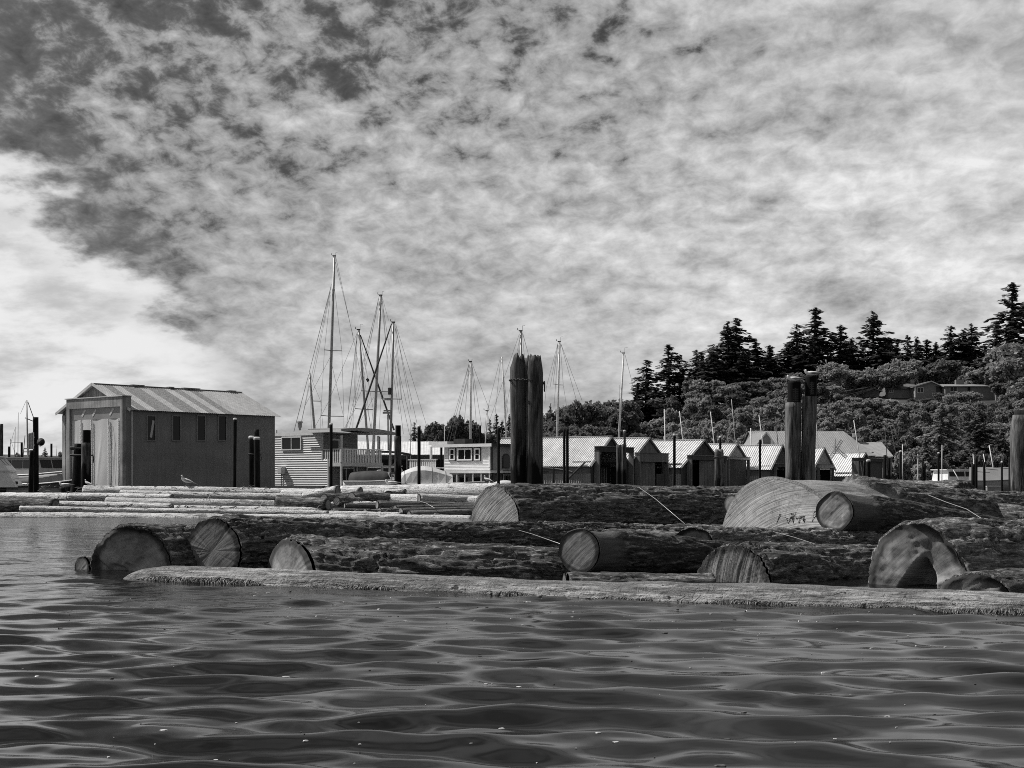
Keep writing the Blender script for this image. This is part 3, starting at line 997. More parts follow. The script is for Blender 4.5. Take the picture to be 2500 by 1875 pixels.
# ------------------------------------------------------------------ far raft of thin silver logs
G_SILVER = "weathered silver logs in the far raft"
G_POLES = "dark slender poles bundled in the far raft"
FAR = [
    # label, p1, d1, r1, p2, d2, r2, mat, cut
    ("outermost silver boom log at the water's edge of the far raft", (-80, 1250), 34.0, 0.16, (1150, 1258), 33.0, 0.15, 'silver', 'cut_mid'),
    ("thin straight silver log with a blunt end, just behind the outermost one", (50, 1235), 36.0, 0.080, (800, 1247), 35.0, 0.075, 'silver', 'cut_mid'),
    ("thick dark log with shaggy bark at the west end of the far raft", (-80, 1205), 38.0, 0.30, (135, 1218), 37.5, 0.24, 'bark', 'cut_dark'),
    ("short light log wedged beside the thick dark one", (136, 1223), 38.5, 0.12, (420, 1229), 38.0, 0.11, 'silver', 'cut_mid'),
    ("grey weathered log lying behind the thick dark one, under the mooring piles", (-60, 1201), 45.0, 0.20, (175, 1204), 43.5, 0.18, 'silver', 'cut_mid'),
    ("mid raft silver log with a dark blunt end, below the roofed boat shed's curtain", (169, 1203), 43.0, 0.115, (420, 1206), 42.0, 0.11, 'silver', 'cut_dark'),
    ("stout silver log running to the round dark butt", (261, 1214), 40.0, 0.150, (690, 1222), 39.0, 0.14, 'silver', 'cut_mid'),
    ("silver log stacked second from the back, its end over the others", (295, 1197), 44.5, 0.125, (760, 1206), 43.5, 0.12, 'silver', 'cut_dark'),
    ("backmost long silver log topped with driftwood, below the shed's side wall", (206, 1185), 47.5, 0.22, (800, 1193), 47.0, 0.20, 'silver', 'cut_mid'),
    ("rough silver log lying low in front of the stacked ones", (330, 1233), 39.0, 0.13, (790, 1238), 38.0, 0.12, 'silver', 'cut_mid'),
    ("long thick pale log below the second houseboat", (835, 1186), 46.5, 0.34, (1215, 1179), 45.5, 0.38, 'silver', 'cut_mid'),
    ("pale log just below the long thick one, hidden by the giant butt at one side", (955, 1206), 42.5, 0.20, (1215, 1211), 41.5, 0.20, 'silver', 'cut_mid'),
    ("short pale log under the shingled end faces, mid far raft", (690, 1196), 46.0, 0.18, (880, 1189), 45.0, 0.18, 'silver', 'cut_mid'),
    ("silver log in shadow behind the dark poles", (780, 1226), 40.5, 0.12, (1040, 1222), 41.5, 0.12, 'silver', 'cut_mid'),
    ("short log with a tall dark round butt in the far raft", (680, 1208), 38.6, 0.19, (800, 1217), 38.0, 0.16, 'bark', 'cut_mid'),
    ("tilted silver log propped up over the far raft, its sawn end towards the houseboat", (740, 1203), 42.5, 0.10, (824, 1185), 42.0, 0.15, 'silver', 'cut_mid'),
    ("short log with a small upright oval end beside the propped one", (792, 1205), 41.0, 0.15, (860, 1207), 42.0, 0.14, 'bark', 'cut_mid'),
    ("log stub under the propped log showing a grey oval end", (823, 1213), 40.4, 0.13, (880, 1215), 41.4, 0.12, 'bark', 'cut_mid'),
    ("log with a pointed dark butt at the middle of the far raft", (860, 1201), 41.5, 0.18, (990, 1207), 43.0, 0.15, 'bark', 'cut_mid'),
    ("short pale topped log with a dark end lying on the long thick one", (940, 1196), 44.2, 0.07, (989, 1193), 44.0, 0.085, 'silver', 'cut_dark'),
    ("log with a broad dark arched butt before the long thick pale log", (1024, 1205), 41.2, 0.17, (1190, 1211), 42.0, 0.15, 'silver', 'cut_dark'),
    ("broken dark stub amid the far raft", (948, 1198), 43.4, 0.13, (975, 1202), 44.4, 0.11, 'bark', 'cut_dark'),
    ("silver end log at the foot of the dark pole bundle", (745, 1246), 36.2, 0.10, (980, 1251), 35.0, 0.09, 'silver', 'cut_mid'),
]
for k, (lab, p1, d1, r1, p2, d2, r2, mt, ct) in enumerate(FAR):
    make_log(lab, p1, d1, r1, p2, d2, r2, mt, ct, G_SILVER, 32, 200 + k * 3, 0.012 if mt == 'silver' else 0.03, 0.0, oval=0.05, fs=0.004,
             step=0.075, far_cut=(p2[0] < 1100))
POLES = [
    ((843, 1229), 38.2, 0.062, (960, 1231), 38.8, 0.06), ((893, 1242), 36.8, 0.075, (955, 1243), 37.3, 0.07),
    ((922, 1222), 38.0, 0.12, (1200, 1228), 39.5, 0.10), ((928, 1240), 36.6, 0.075, (1010, 1241), 37.2, 0.07),
    ((966, 1233), 37.0, 0.10, (1200, 1231), 38.8, 0.08), ((980, 1240), 36.0, 0.105, (1200, 1236), 37.6, 0.09),
    ((1000, 1247), 35.3, 0.115, (1210, 1240), 36.6, 0.10), ((812, 1241), 37.6, 0.06, (930, 1243), 37.9, 0.06),
    ((1040, 1263), 33.6, 0.05, (1190, 1262), 34.2, 0.05)]
PL = ["small sawn pole lying on top of the bundle, nearest the propped log", "stubby pole with a bright sawn end, low in the bundle",
      "thickest dark pole at the top of the bundle", "stubby pole squeezed beside the thick ones with a pale end", "dark pole with a split oval end, mid bundle",
      "dark pole with the palest round end of the bundle", "dark pole lowest in front of the bundle, with a wire loop over it", "half hidden pole under the small sawn one",
      "thin pole awash in the water below the bundle"]
for k, (p1, d1, r1, p2, d2, r2) in enumerate(POLES):
    make_log(PL[k], p1, d1, r1, p2, d2, r2, 'pole', 'cut_mid' if k in (2, 4, 6, 7, 8) else 'cut_pale', G_POLES, 28, 300 + k * 3, 0.006, 0, fs=0.003, step=0.08, name='pole_log')


# twigs and peeled bark strips caught on the far raft
def debris():
    rs = random.Random(3)
    spots = []
    for k in range(150):
        px = rs.uniform(60, 1000)
        lane = rs.choice([(1186, 47), (1200, 44), (1216, 40), (1236, 36)])
        p = at(px, lane[0] + (px - 250) * 0.012 + rs.uniform(-1, 5), lane[1] + rs.uniform(-0.1, 0.1))
        spots.append(p)
    m = MB()
    for p in spots:
        a = rs.uniform(-0.8, 0.8)
        l = rs.uniform(0.06, 0.28)
        q = p + Vector((math.cos(a) * l, rs.uniform(-0.1, 0.1), math.sin(a) * l * 0.6 + 0.02))
        mid = (p + q) / 2 + Vector((0, 0, rs.uniform(0, 0.05)))
        m.tube([p, mid, q], [rs.uniform(0.006, 0.018), 0.012, 0.004], 4)
    o = link_mesh('driftwood', m.mesh('driftwood'), M['debris'])
    o['kind'] = 'stuff'
    o['label'] = "dark twigs and peeled bark strips strewn over the silver logs"
    # flakes of shaggy bark on the big logs and bits afloat
    rsn = np.random.RandomState(8)
    n = 400
    y = 3.4 * (12.2 / 3.4) ** rsn.rand(n)
    x = (rsn.rand(n) - 0.5) * 0.78 * y
    near = rsn.rand(n) < 0.5
    y = np.where(near, 8.6 + rsn.rand(n) * 3.2 - x * 0.40, y)
    y = np.clip(y, 3.4, 12.3)
    wz = waves(x, y, 0 * x)
    for nm, mt, sel, lab in (('foam_flecks', 'foam', rsn.rand(n) < 0.62, "small bright foam flecks and bubbles afloat"), ('bark_chips', 'debris', None, "dark bark chips afloat on the ripples")):
        if sel is None:
            sel = ~last
        last = sel
        mb_v, mb_f = [], []
        for xx, yy, w0 in zip(x[sel], y[sel], wz[sel]):
            r = 0.0024 + rsn.rand() ** 3 * 0.009
            nn = 7
            o = len(mb_v)
            ph = rsn.rand() * 6.28
            sx = 1 + rsn.rand() * 1.6
            for zz, sc in ((w0 - 0.004, 1.0), (w0 + 0.0025, 0.75)):
                for q in range(nn):
                    a = ph + q * 2 * math.pi / nn
                    rr = r * sc * (0.7 + 0.6 * rsn.rand())
                    mb_v.append((xx + math.cos(a) * rr * sx, yy + math.sin(a) * rr, zz))
            mb_f.append(tuple(o + nn + q for q in range(nn)))
            for q in range(nn):
                mb_f.append((o + q, o + (q + 1) % nn, o + nn + (q + 1) % nn, o + nn + q))
        m = MB()
        m.v, m.f = mb_v, mb_f
        ob = link_mesh(nm, m.mesh(nm), M[mt])
        ob['kind'] = 'stuff'
        ob['label'] = lab


debris()


# ------------------------------------------------------------------ steel cables over the logs
def cable(label, pts, r=0.008):
    P3 = [at(*p) for p in pts]
    o = P3[0].copy()
    m = MB().tube([p - o for p in P3], r, 6)
    ob = link_mesh('cable', m.mesh('cable', True), M['cable'], loc=o)
    return tag(ob, label, 'cable', "steel cables lashed over the logs")


cable("taut cable slanting across the dark side of the great saw marked log", [(1545, 1189, 24.9), (1560, 1190, 24.6), (1600, 1218, 23.6), (1672, 1279, 21.6)], 0.0055)
cable("cable running down to the round cut end with the hole", [(1205, 1280, 19.5), (1225, 1283, 18.8), (1300, 1304, 16.2), (1385, 1334, 13.0)], 0.0035)
cable("long bright cable over the bark ridges, knotted midway", [(2218, 1190, 23.0), (2235, 1196, 22.6), (2310, 1226, 21.0), (2360, 1243, 19.8), (2420, 1281, 18.0)], 0.0055)
cable("cable slanting out of the frame past the stout piling", [(2422, 1219, 27.5), (2500, 1248, 26.0), (2600, 1285, 24.0)], 0.0055)
cable("short cable lying on the bark behind the ribbed butt", [(1888, 1298, 15.2), (1940, 1312, 14.6), (1995, 1330, 14.0), (2026, 1352, 13.4)], 0.003)
cable("thin cable over the dark pole bundle", [(1026, 1224, 37.6), (1040, 1228, 36.9), (1062, 1241, 35.6)], 0.007)
cable("cable stretched between two silver logs of the far raft", [(515, 1205, 40.5), (497, 1235, 37.5), (488, 1250, 35.2)], 0.007)
cable("second cable stretched between silver logs, nearer the dark butt", [(643, 1222, 38.8), (631, 1243, 35.8)], 0.007)


def wire_loop():
    c = at(1066, 1260, 34.5)
    m = MB().tube([Vector((math.cos(a) * 0.07, 0.02 * math.cos(a), math.sin(a) * 0.065)) for a in np.linspace(-1.2, 4.4, 18)], 0.012, 5)
    ob = link_mesh('wire_loop', m.mesh('wire_loop', True), M['cable'], loc=c)
    tag(ob, "pale wire loop standing up at the foot of the pole bundle", 'wire loop')


wire_loop()

# ------------------------------------------------------------------ buildings on floats
def along(o, rz, axis, px):
    """local coordinate along an axis of a turned building that the photo shows at pixel column px"""
    a = rz if axis == 'x' else rz + math.pi / 2
    dx, dy = math.cos(a), math.sin(a)
    r = (px - 1250) / F
    return (r * o[1] - o[0]) / (dx - r * dy)


def depth_at(o, rz, x, y):
    return o[1] + x * math.sin(rz) + y * math.cos(rz)


def window(parent, plane, u0, u1, z0, z1, fr, nm='window', mull=(), trans=(), dep=0.06, off=0.0, fw=0.07, outer=None):
    """a framed window standing proud of a wall; plane 'x' = wall x=off facing -x, plane 'y' = wall y=off facing -y, 'X' facing +x"""
    def B(m, a0, a1, d0, d1, b0, b1):
        if plane == 'x':
            m.bx(off - d1, off - d0, a0, a1, b0, b1)
        elif plane == 'X':
            m.bx(off + d0, off + d1, a0, a1, b0, b1)
        else:
            m.bx(a0, a1, off - d1, off - d0, b0, b1)
    u0, u1 = min(u0, u1), max(u0, u1)
    m = MB()
    B(m, u0 - fw, u1 + fw, 0.002, dep, z0 - fw, z0)
    B(m, u0 - fw, u1 + fw, 0.002, dep, z1, z1 + fw)
    B(m, u0 - fw, u0, 0.002, dep - 0.003, z0, z1)
    B(m, u1, u1 + fw, 0.002, dep - 0.003, z0, z1)
    for q in mull:
        B(m, u0 + (u1 - u0) * q - 0.03, u0 + (u1 - u0) * q + 0.03, 0.002, dep - 0.012, z0, z1)
    for q in trans:
        B(m, u0, u1, 0.002, dep - 0.015, z0 + (z1 - z0) * q - 0.025, z0 + (z1 - z0) * q + 0.025)
    f = part(nm, m, fr, parent)
    p = MB()
    B(p, u0, u1, 0.004, 0.016, z0, z1)
    part('pane', p, M['glass'], f)
    if outer:
        m = MB()
        w = 0.06
        B(m, u0 - fw - w, u1 + fw + w, 0.001, dep - 0.02, z0 - fw - w, z0 - fw)
        B(m, u0 - fw - w, u1 + fw + w, 0.001, dep - 0.02, z1 + fw, z1 + fw + w)
        B(m, u0 - fw - w, u0 - fw, 0.001, dep - 0.02, z0 - fw, z1 + fw)
        B(m, u1 + fw, u1 + fw + w, 0.001, dep - 0.02, z0 - fw, z1 + fw)
        part('casing', m, outer, f)
    return f


def roof_sheet_mesh(name, w, l, ribs, rh=0.03, th=0.015):
    """one roof sheet: x across 0..w, y down the slope 0..l, standing ribs"""
    prof = []
    n = ribs
    for k in range(n):
        c = (k + 0.5) * w / n
        prof += [(c - 0.055, 0), (c - 0.025, rh), (c + 0.025, rh), (c + 0.055, 0)]
    prof = [(0, 0)] + prof + [(w, 0)]
    top = [(x, z) for x, z in prof]
    bot = [(w, -th), (0, -th)]
    ring = top + bot
    m = MB()
    m.loft([[(x, 0, z) for x, z in ring], [(x, l, z) for x, z in ring]])
    return m


def lay_roof(parent, x0, x1, ridge, eave, n, ribs, mats, nm='roof_sheet', rh=0.03, pattern=None):
    """sheets laid side by side from x0 to x1, from ridge (y,z) down to eave (y,z)"""
    w = (x1 - x0) / n
    dy, dz = eave[0] - ridge[0], eave[1] - ridge[1]
    l = math.hypot(dy, dz)
    ms = {}
    for k in range(n):
        mt = mats[(pattern[k % len(pattern)] if pattern else 0)]
        if mt.name not in ms:
            me = roof_sheet_mesh(nm, w - 0.006, l, ribs, rh).mesh(nm)
            me.materials.append(mt)
            ms[mt.name] = me
        o = bpy.data.objects.new(nm, ms[mt.name])
        COL.objects.link(o)
        o.parent = parent
        ux, uy = Vector((1, 0, 0)), Vector((0, dy / l, dz / l))
        uz = ux.cross(uy)
        if uz.z < 0:
            ux = -ux
            uz = ux.cross(uy)
            org = Vector((x0 + (k + 1) * w, ridge[0], ridge[1]))
        else:
            org = Vector((x0 + k * w, ridge[0], ridge[1]))
        R = Matrix((ux, uy, uz)).transposed().to_4x4()
        o.matrix_local = Matrix.Translation(org + uz * 0.01 + Vector((0, 0, 0.004 * (k % 2)))) @ R


def boards(parent, nm, mat, n, fn):
    """n alike boards that share their mesh; fn(k) gives box extents for the first, offset for the others"""
    me = None
    for k in range(n):
        ext, off = fn(k)
        if me is None:
            me = MB().bx(*ext).mesh(nm)
            me.materials.append(mat)
        o = bpy.data.objects.new(nm, me)
        COL.objects.link(o)
        o.parent = parent
        o.location = off


# ---- the tall covered boat shed
def boat_shed():
    o = (-22.72, 85.0)
    rz = math.radians(50)
    t = thing('boat_shed', "tall grey boat shed with four narrow windows and a curtained door", 'boat shed', (o[0], o[1], 0), rz)
    L, Wd, ze, zr = 11.1, 7.4, 5.12, 6.75
    X = lambda px: along(o, rz, 'x', px)
    part('float', MB().bx(-0.75, L + 0.3, -0.25, Wd + 0.2, -0.35, 0.16), M['concrete'], t)
    n = 6
    for k in range(n):
        part('wall_panel', MB().bx(L * k / n + 0.004, L * (k + 1) / n - 0.004, 0.0, 0.10, 0.162, ze), M['shedwall'], t)
    part('back_wall', MB().slab([(L - 0.1, 0.12, 0.17), (L - 0.1, Wd - 0.12, 0.17), (L - 0.1, Wd - 0.12, ze), (L - 0.1, Wd / 2, zr - 0.05), (L - 0.1, 0.12, ze)], (0.1, 0, 0)), M['shedwall'], t)
    part('wall_panel', MB().bx(0.02, L - 0.12, Wd - 0.1, Wd, 0.17, ze), M['shedwall'], t)
    part('corner_trim', MB().bx(-0.02, 0.06, -0.03, 0.10, 0.17, ze - 0.02), M['trim'], t)
    for a, b in ((357, 380), (419, 441), (479, 501), (531, 553)):
        x0, x1 = X(a + 2), X(b - 2)
        d = depth_at(o, rz, x0, 0)
        w = window(t, 'y', x0, x1, zat(1075, d), zat(1016, d), M['trim_mid'], fw=0.055, dep=0.07)
        if a == 357:
            part('window_prop', MB().beam((x0 + (x1 - x0) * 0.45, -0.03, zat(1068, d)), (x0 + (x1 - x0) * 0.8, -0.03, zat(1026, d)), 0.16, 0.012), M['tarp'], w)
    # roof sheets, pale and mossy ones alternating
    pat = [0, 1, 0, 1, 1, 0, 1, 1, 0, 1, 0, 1, 0, 0, 0, 0, 0, 0]
    lay_roof(t, -0.28, L + 0.25, (Wd / 2, zr), (-0.28, ze - 0.10), 18, 4, [M['roof_pale'], M['roof_dirty']], pattern=pat, rh=0.018)
    lay_roof(t, -0.28, L + 0.25, (Wd / 2, zr), (Wd + 0.28, ze - 0.10), 6, 6, [M['roof_pale']], rh=0.018)
    part('ridge_cap', MB().beam((-0.28, Wd / 2, zr + 0.035), (L + 0.25, Wd / 2, zr + 0.035), 0.22, 0.03), M['roof_pale'], t)
    for px, w in ((335, 0.9), (416, 0.4), (466, 1.3), (565, 0.6)):
        x = along((o[0] - math.sin(rz) * Wd / 2, o[1] + math.cos(rz) * Wd / 2), rz, 'x', px)
        part('ridge_patch', MB().bx(x - w / 2, x + w / 2, Wd / 2 - 0.16, Wd / 2 + 0.16, zr + 0.055, zr + 0.10), M['roof_dirty'], t)
    # gable boards
    nb_ = 15
    for k in range(nb_):
        y0, y1 = 0.3 + k * (Wd - 0.6) / nb_, 0.3 + (k + 1) * (Wd - 0.6) / nb_ - 0.03
        h = lambda y: ze - 0.05 + (zr - ze) * (1 - abs(y - Wd / 2) / (Wd / 2))
        part('gable_board', MB().slab([(0, y0, ze - 0.6), (0, y1, ze - 0.6), (0, y1, h(y1) - 0.02), (0, y0, h(y0) - 0.02)], (0.05, 0, 0)), M['plank'], t)
    part('gable_backing', MB().slab([(0.052, 0.2, ze - 0.6), (0.052, Wd - 0.2, ze - 0.6), (0.052, Wd / 2, zr - 0.08)], (0.04, 0, 0)), M['inner'], t)
    for s in (0, 1):
        ya = -0.28 if s == 0 else Wd + 0.28
        part('rake_board', MB().beam((-0.30, ya, ze - 0.12), (-0.30, Wd / 2, zr - 0.01), 0.04, 0.16), M['trim'], t)
    # the door frame stands out in front
    W0, W1 = 0.05, 5.95
    xf = -0.63
    part('door_header', MB().bx(xf, -0.02, W0, W1, 5.24, 5.84), M['shedfront'], t)
    part('header_cap', MB().bx(xf - 0.06, 0.0, W0 - 0.08, W1 + 0.1, 5.842, 5.90), M['trim'], t)
    part('door_post', MB().bx(xf, xf + 0.26, W0, W0 + 0.24, 0.17, 5.238), M['shedfront'], t)
    part('door_post', MB().bx(xf, xf + 0.26, W1 - 0.34, W1, 0.17, 5.238), M['shedfront'], t)
    part('return_wall', MB().bx(xf + 0.262, -0.022, W0, W0 + 0.06, 0.17, 5.238), M['shedwall'], t)
    part('return_wall', MB().bx(xf + 0.262, -0.022, W1 - 0.06, W1, 0.17, 5.238), M['shedwall'], t)
    for k in range(4):
        y0 = W1 + 0.01 + k * (Wd - W1) / 4
        part('front_board', MB().bx(0.0 - 0.02 * (k % 2), 0.06, y0, y0 + (Wd - W1) / 4 - 0.03, 0.17, ze - 0.05 - k * 0.05), M['shedfront'], t)
    # curtain: folded tarp sheets, a clear strip above, laced seams
    cuts = [W1 - 0.36, 4.55, 3.42, 1.62, 0.62, W0 + 0.26]
    rs = random.Random(4)
    for k in range(5):
        ya, yb = cuts[k + 1], cuts[k]
        ny, nz = 26, 30
        V, Q = [], []
        ph, fq = rs.uniform(0, 6), rs.uniform(1.1, 1.8)
        for i in range(nz + 1):
            z = 0.2 + (4.55 - 0.2) * i / nz
            for j in range(ny + 1):
                y = ya + (yb - ya) * j / ny
                fold = 0.035 * math.sin(y * fq * 2.2 + ph + 0.35 * z) * (1 - 0.4 * i / nz) + 0.04 * math.exp(-((y - (ya + (yb - ya) * (0.75 - 0.1 * z))) / 0.12) ** 2) * max(0, 1 - abs(z - 2.1) / 1.8)
                V.append((xf + 0.13 - fold, y, z))
        for i in range(nz):
            for j in range(ny):
                a = i * (ny + 1) + j
                Q.append((a, a + ny + 1, a + ny + 2, a + 1))
        part('curtain_sheet', mesh_np('curtain_sheet', V, Q, smooth=True), M['tarp'], t)
    part('clear_strip', MB().bx(xf + 0.12, xf + 0.13, cuts[5], cuts[0], 4.55, 5.238), M['tarp_dark'], t)
    for k in range(1, 5):
        y = cuts[k]
        m = MB()
        for i in range(34):
            z = 0.25 + i * 0.127
            m.bx(xf + 0.05, xf + 0.075, y - 0.09 + 0.03 * (i % 2), y + 0.03 + 0.03 * (i % 2), z, z + 0.075)
        part('laced_seam', m, M['tarp_lace'], t)
        part('frame_post', MB().bx(xf + 0.135, xf + 0.20, y - 0.06, y + 0.06, 0.2, 5.23), M['trim'], t)
    for k in range(3):
        y = cuts[k + 1] - 0.1
        part('brace', MB().beam((xf + 0.11, y - 0.02, 4.75), (xf + 0.11, y - 0.42, 5.15), 0.02, 0.14), M['tarp'], t)
    m = MB().tube([(xf + 0.02, 1.55, 4.5), (xf + 0.02, 1.2, 3.2), (xf + 0.02, 1.1, 2.2), (xf + 0.02, 1.15, 1.2), (xf + 0.02, 1.32, 0.3)], 0.012, 5)
    part('rope', m, M['rope'], t)


boat_shed()


# ---- houseboat with lap siding and a balcony
def houseboat():
    o = (-12.67, 98.0)
    rz = math.radians(50)
    t = thing('houseboat', "two storey houseboat with striped lap siding and a white railed balcony", 'houseboat', (o[0], o[1], 0), rz)
    Y = lambda px: along(o, rz, 'y', px)
    Wd, L = 6.6, 4.0
    z2, zr = 1.95, 4.05
    part('float', MB().bx(-0.3, L + 1.2, -1.7, Wd + 0.4, -0.3, 0.22), M['concrete'], t)
    # cores of the two storeys
    part('lower_wall', MB().bx(0.03, L - 0.3, 0.03, Wd, 0.23, z2), M['siding_grey'], t)
    part('upper_wall', MB().bx(0.03, L - 0.6, 0.62, Wd, z2 + 0.002, zr - 0.02), M['siding_grey'], t)
    # lap boards on the sunny side
    n, hb = 24, 0.158
    for k in range(n):
        z = 0.26 + k * hb
        y0 = 0.0 if z < z2 + 0.35 else 0.60
        m = MB().slab([(-0.012, y0, z + hb), (-0.072, y0, z + 0.012), (0.026, y0, z + 0.012), (0.026, y0, z + hb)], (0, Wd - y0, 0))
        part('siding_board', m, M['siding'], t)
    part('corner_board', MB().bx(-0.075, 0.02, -0.10, 0.0, 0.23, z2 + 0.3), M['trim'], t)
    part('corner_board', MB().bx(-0.075, 0.02, 0.50, 0.598, z2 + 0.3, zr - 0.02), M['trim'], t)
    d = 98.5
    window(t, 'x', Y(736), Y(692), zat(1095, d), zat(1067, d), M['trim_white'], mull=(0.5,), off=-0.074, fw=0.08)
    # dark lap boards behind the balcony and downstairs
    for k in range(11):
        z = 0.24 + k * hb
        part('dark_board', MB().slab([(0.1, 0.028, z + hb), (0.1, -0.012, z + 0.01), (0.1, 0.029, z + 0.01)], (L - 0.45, 0, 0)), M['siding_grey'], t)
    for k in range(12):
        z = 2.1 + k * hb
        part('dark_board', MB().slab([(0.1, 0.618, z + hb), (0.1, 0.578, z + 0.01), (0.1, 0.619, z + 0.01)], (L - 0.75, 0, 0)), M['siding_grey'], t)
    window(t, 'y', 1.15, 2.35, 0.72, 1.62, M['trim'], mull=(0.42,), off=-0.012, fw=0.10)
    # balcony door and the porch
    dr = part('door', MB().bx(0.75, 1.55, 0.50, 0.575, 2.08, 3.72), M['trim'], t)
    part('door_pane', MB().bx(0.87, 1.43, 0.485, 0.498, 2.2, 3.6), M['glass'], dr)
    part('balcony_floor', MB().bx(-0.02, L - 0.1, -1.32, 0.0, 1.86, 2.0), M['trim'], t)
    part('rim_board', MB().bx(-0.06, L - 0.06, -1.37, -1.322, 1.78, 2.04), M['trim'], t)
    part('rim_board', MB().bx(-0.062, -0.022, -1.318, 0.0, 1.78, 2.04), M['trim'], t)
    zt = 2.93
    part('top_rail', MB().bx(-0.09, L - 0.03, -1.41, -1.30, zt, zt + 0.07), M['trim_white'], t)
    part('top_rail', MB().bx(-0.09, 0.02, -1.298, 0.45, zt, zt + 0.068), M['trim_white'], t)
    n = 25
    w = (L - 0.15) / n
    boards(t, 'baluster', M['trim_white'], n, lambda k: ((0.03, 0.03 + w * 0.55, -1.36, -1.33, 2.042, zt - 0.002), (k * w, 0, 0)))
    boards(t, 'baluster', M['trim_white'], 8, lambda k: ((-0.05, -0.02, -1.2, -1.12, 2.042, zt - 0.002), (0, k * 0.2, 0)))
    for x, y in ((-0.04, -1.36), (L - 0.12, -1.36)):
        part('porch_post', MB().bx(x - 0.055, x + 0.055, y - 0.055, y + 0.055, 0.24, 1.778), M['trim'], t)
    part('rail_post', MB().bx(-0.10, 0.04, -1.42, -1.28, 2.05, 3.9), M['trim'], t)
    part('rail_post', MB().bx(L - 0.5, L - 0.38, -1.35, -1.25, 3.0, 3.95), M['trim'], t)
    part('porch_post', MB().bx(2.62, 2.75, -0.10, -0.02, 0.24, 1.85), M['trim'], t)
    part('porch_post', MB().bx(L - 0.42, L - 0.3, -0.10, -0.02, 0.24, 1.85), M['trim'], t)
    # roof: flat over the rooms, a bent canopy over the balcony
    part('roof', MB().bx(-0.06, L - 0.2, -0.2, Wd + 0.3, zr, zr + 0.10), M['roof_grey'], t)
    part('fascia', MB().bx(-0.10, -0.062, 0.4, Wd + 0.3, zr - 0.08, zr + 0.12), M['trim_white'], t)
    rings = []
    for k in range(11):
        x = -0.42 + (L + 1.25) * k / 10
        q = k / 10
        z = zr + 0.12 + 0.16 * math.sin(q * math.pi * 0.85) - 0.20 * q * q
        rings.append([(x, -1.75, z - 0.02), (x, 1.6, z + 0.05), (x, 1.6, z + 0.22), (x, -1.75, z + 0.16)])
    part('canopy', MB().loft(rings), M['roof_grey'], t)
    part('fascia', MB().bx(-0.47, -0.425, -1.78, 2.6, zr + 0.07, zr + 0.26), M['trim_white'], t)
    # stovepipe and vent
    m = MB().tube([(1.5, 4.6, zr + 0.1), (1.5, 4.6, zr + 0.55), (1.5, 4.6, zr + 0.56), (1.5, 4.6, zr + 0.9)], [0.09, 0.09, 0.16, 0.16], 10)
    m.tube([(1.5, 4.6, zr + 0.9), (1.5, 4.6, zr + 1.0)], [0.22, 0.20], 10)
    part('stovepipe', m, M['alu'], t)
    part('vent_pipe', MB().tube([(0.8, 6.3, zr + 0.1), (0.8, 6.3, zr + 0.4)], 0.04, 6), M['alu'], t)
    # meter box on the siding
    bx_ = MB().bx(-0.40, -0.055, Y(698.5), Y(688), 1.28, 1.78)
    b = part('meter_box', bx_, M['trim_white'], t)
    part('box_lid', MB().bx(-0.425, -0.402, Y(698), Y(688.6), 1.33, 1.73), M['trim'], b)
    part('conduit', MB().tube([(-0.12, Y(690), 1.27), (-0.12, Y(690), 0.25)], 0.03, 6), M['trim_dark'], t)
    part('skirt_timber', MB().bx(-0.35, -0.10, 0.2, Wd - 1.2, 0.222, 0.46), M['plank_dark'], t)


houseboat()


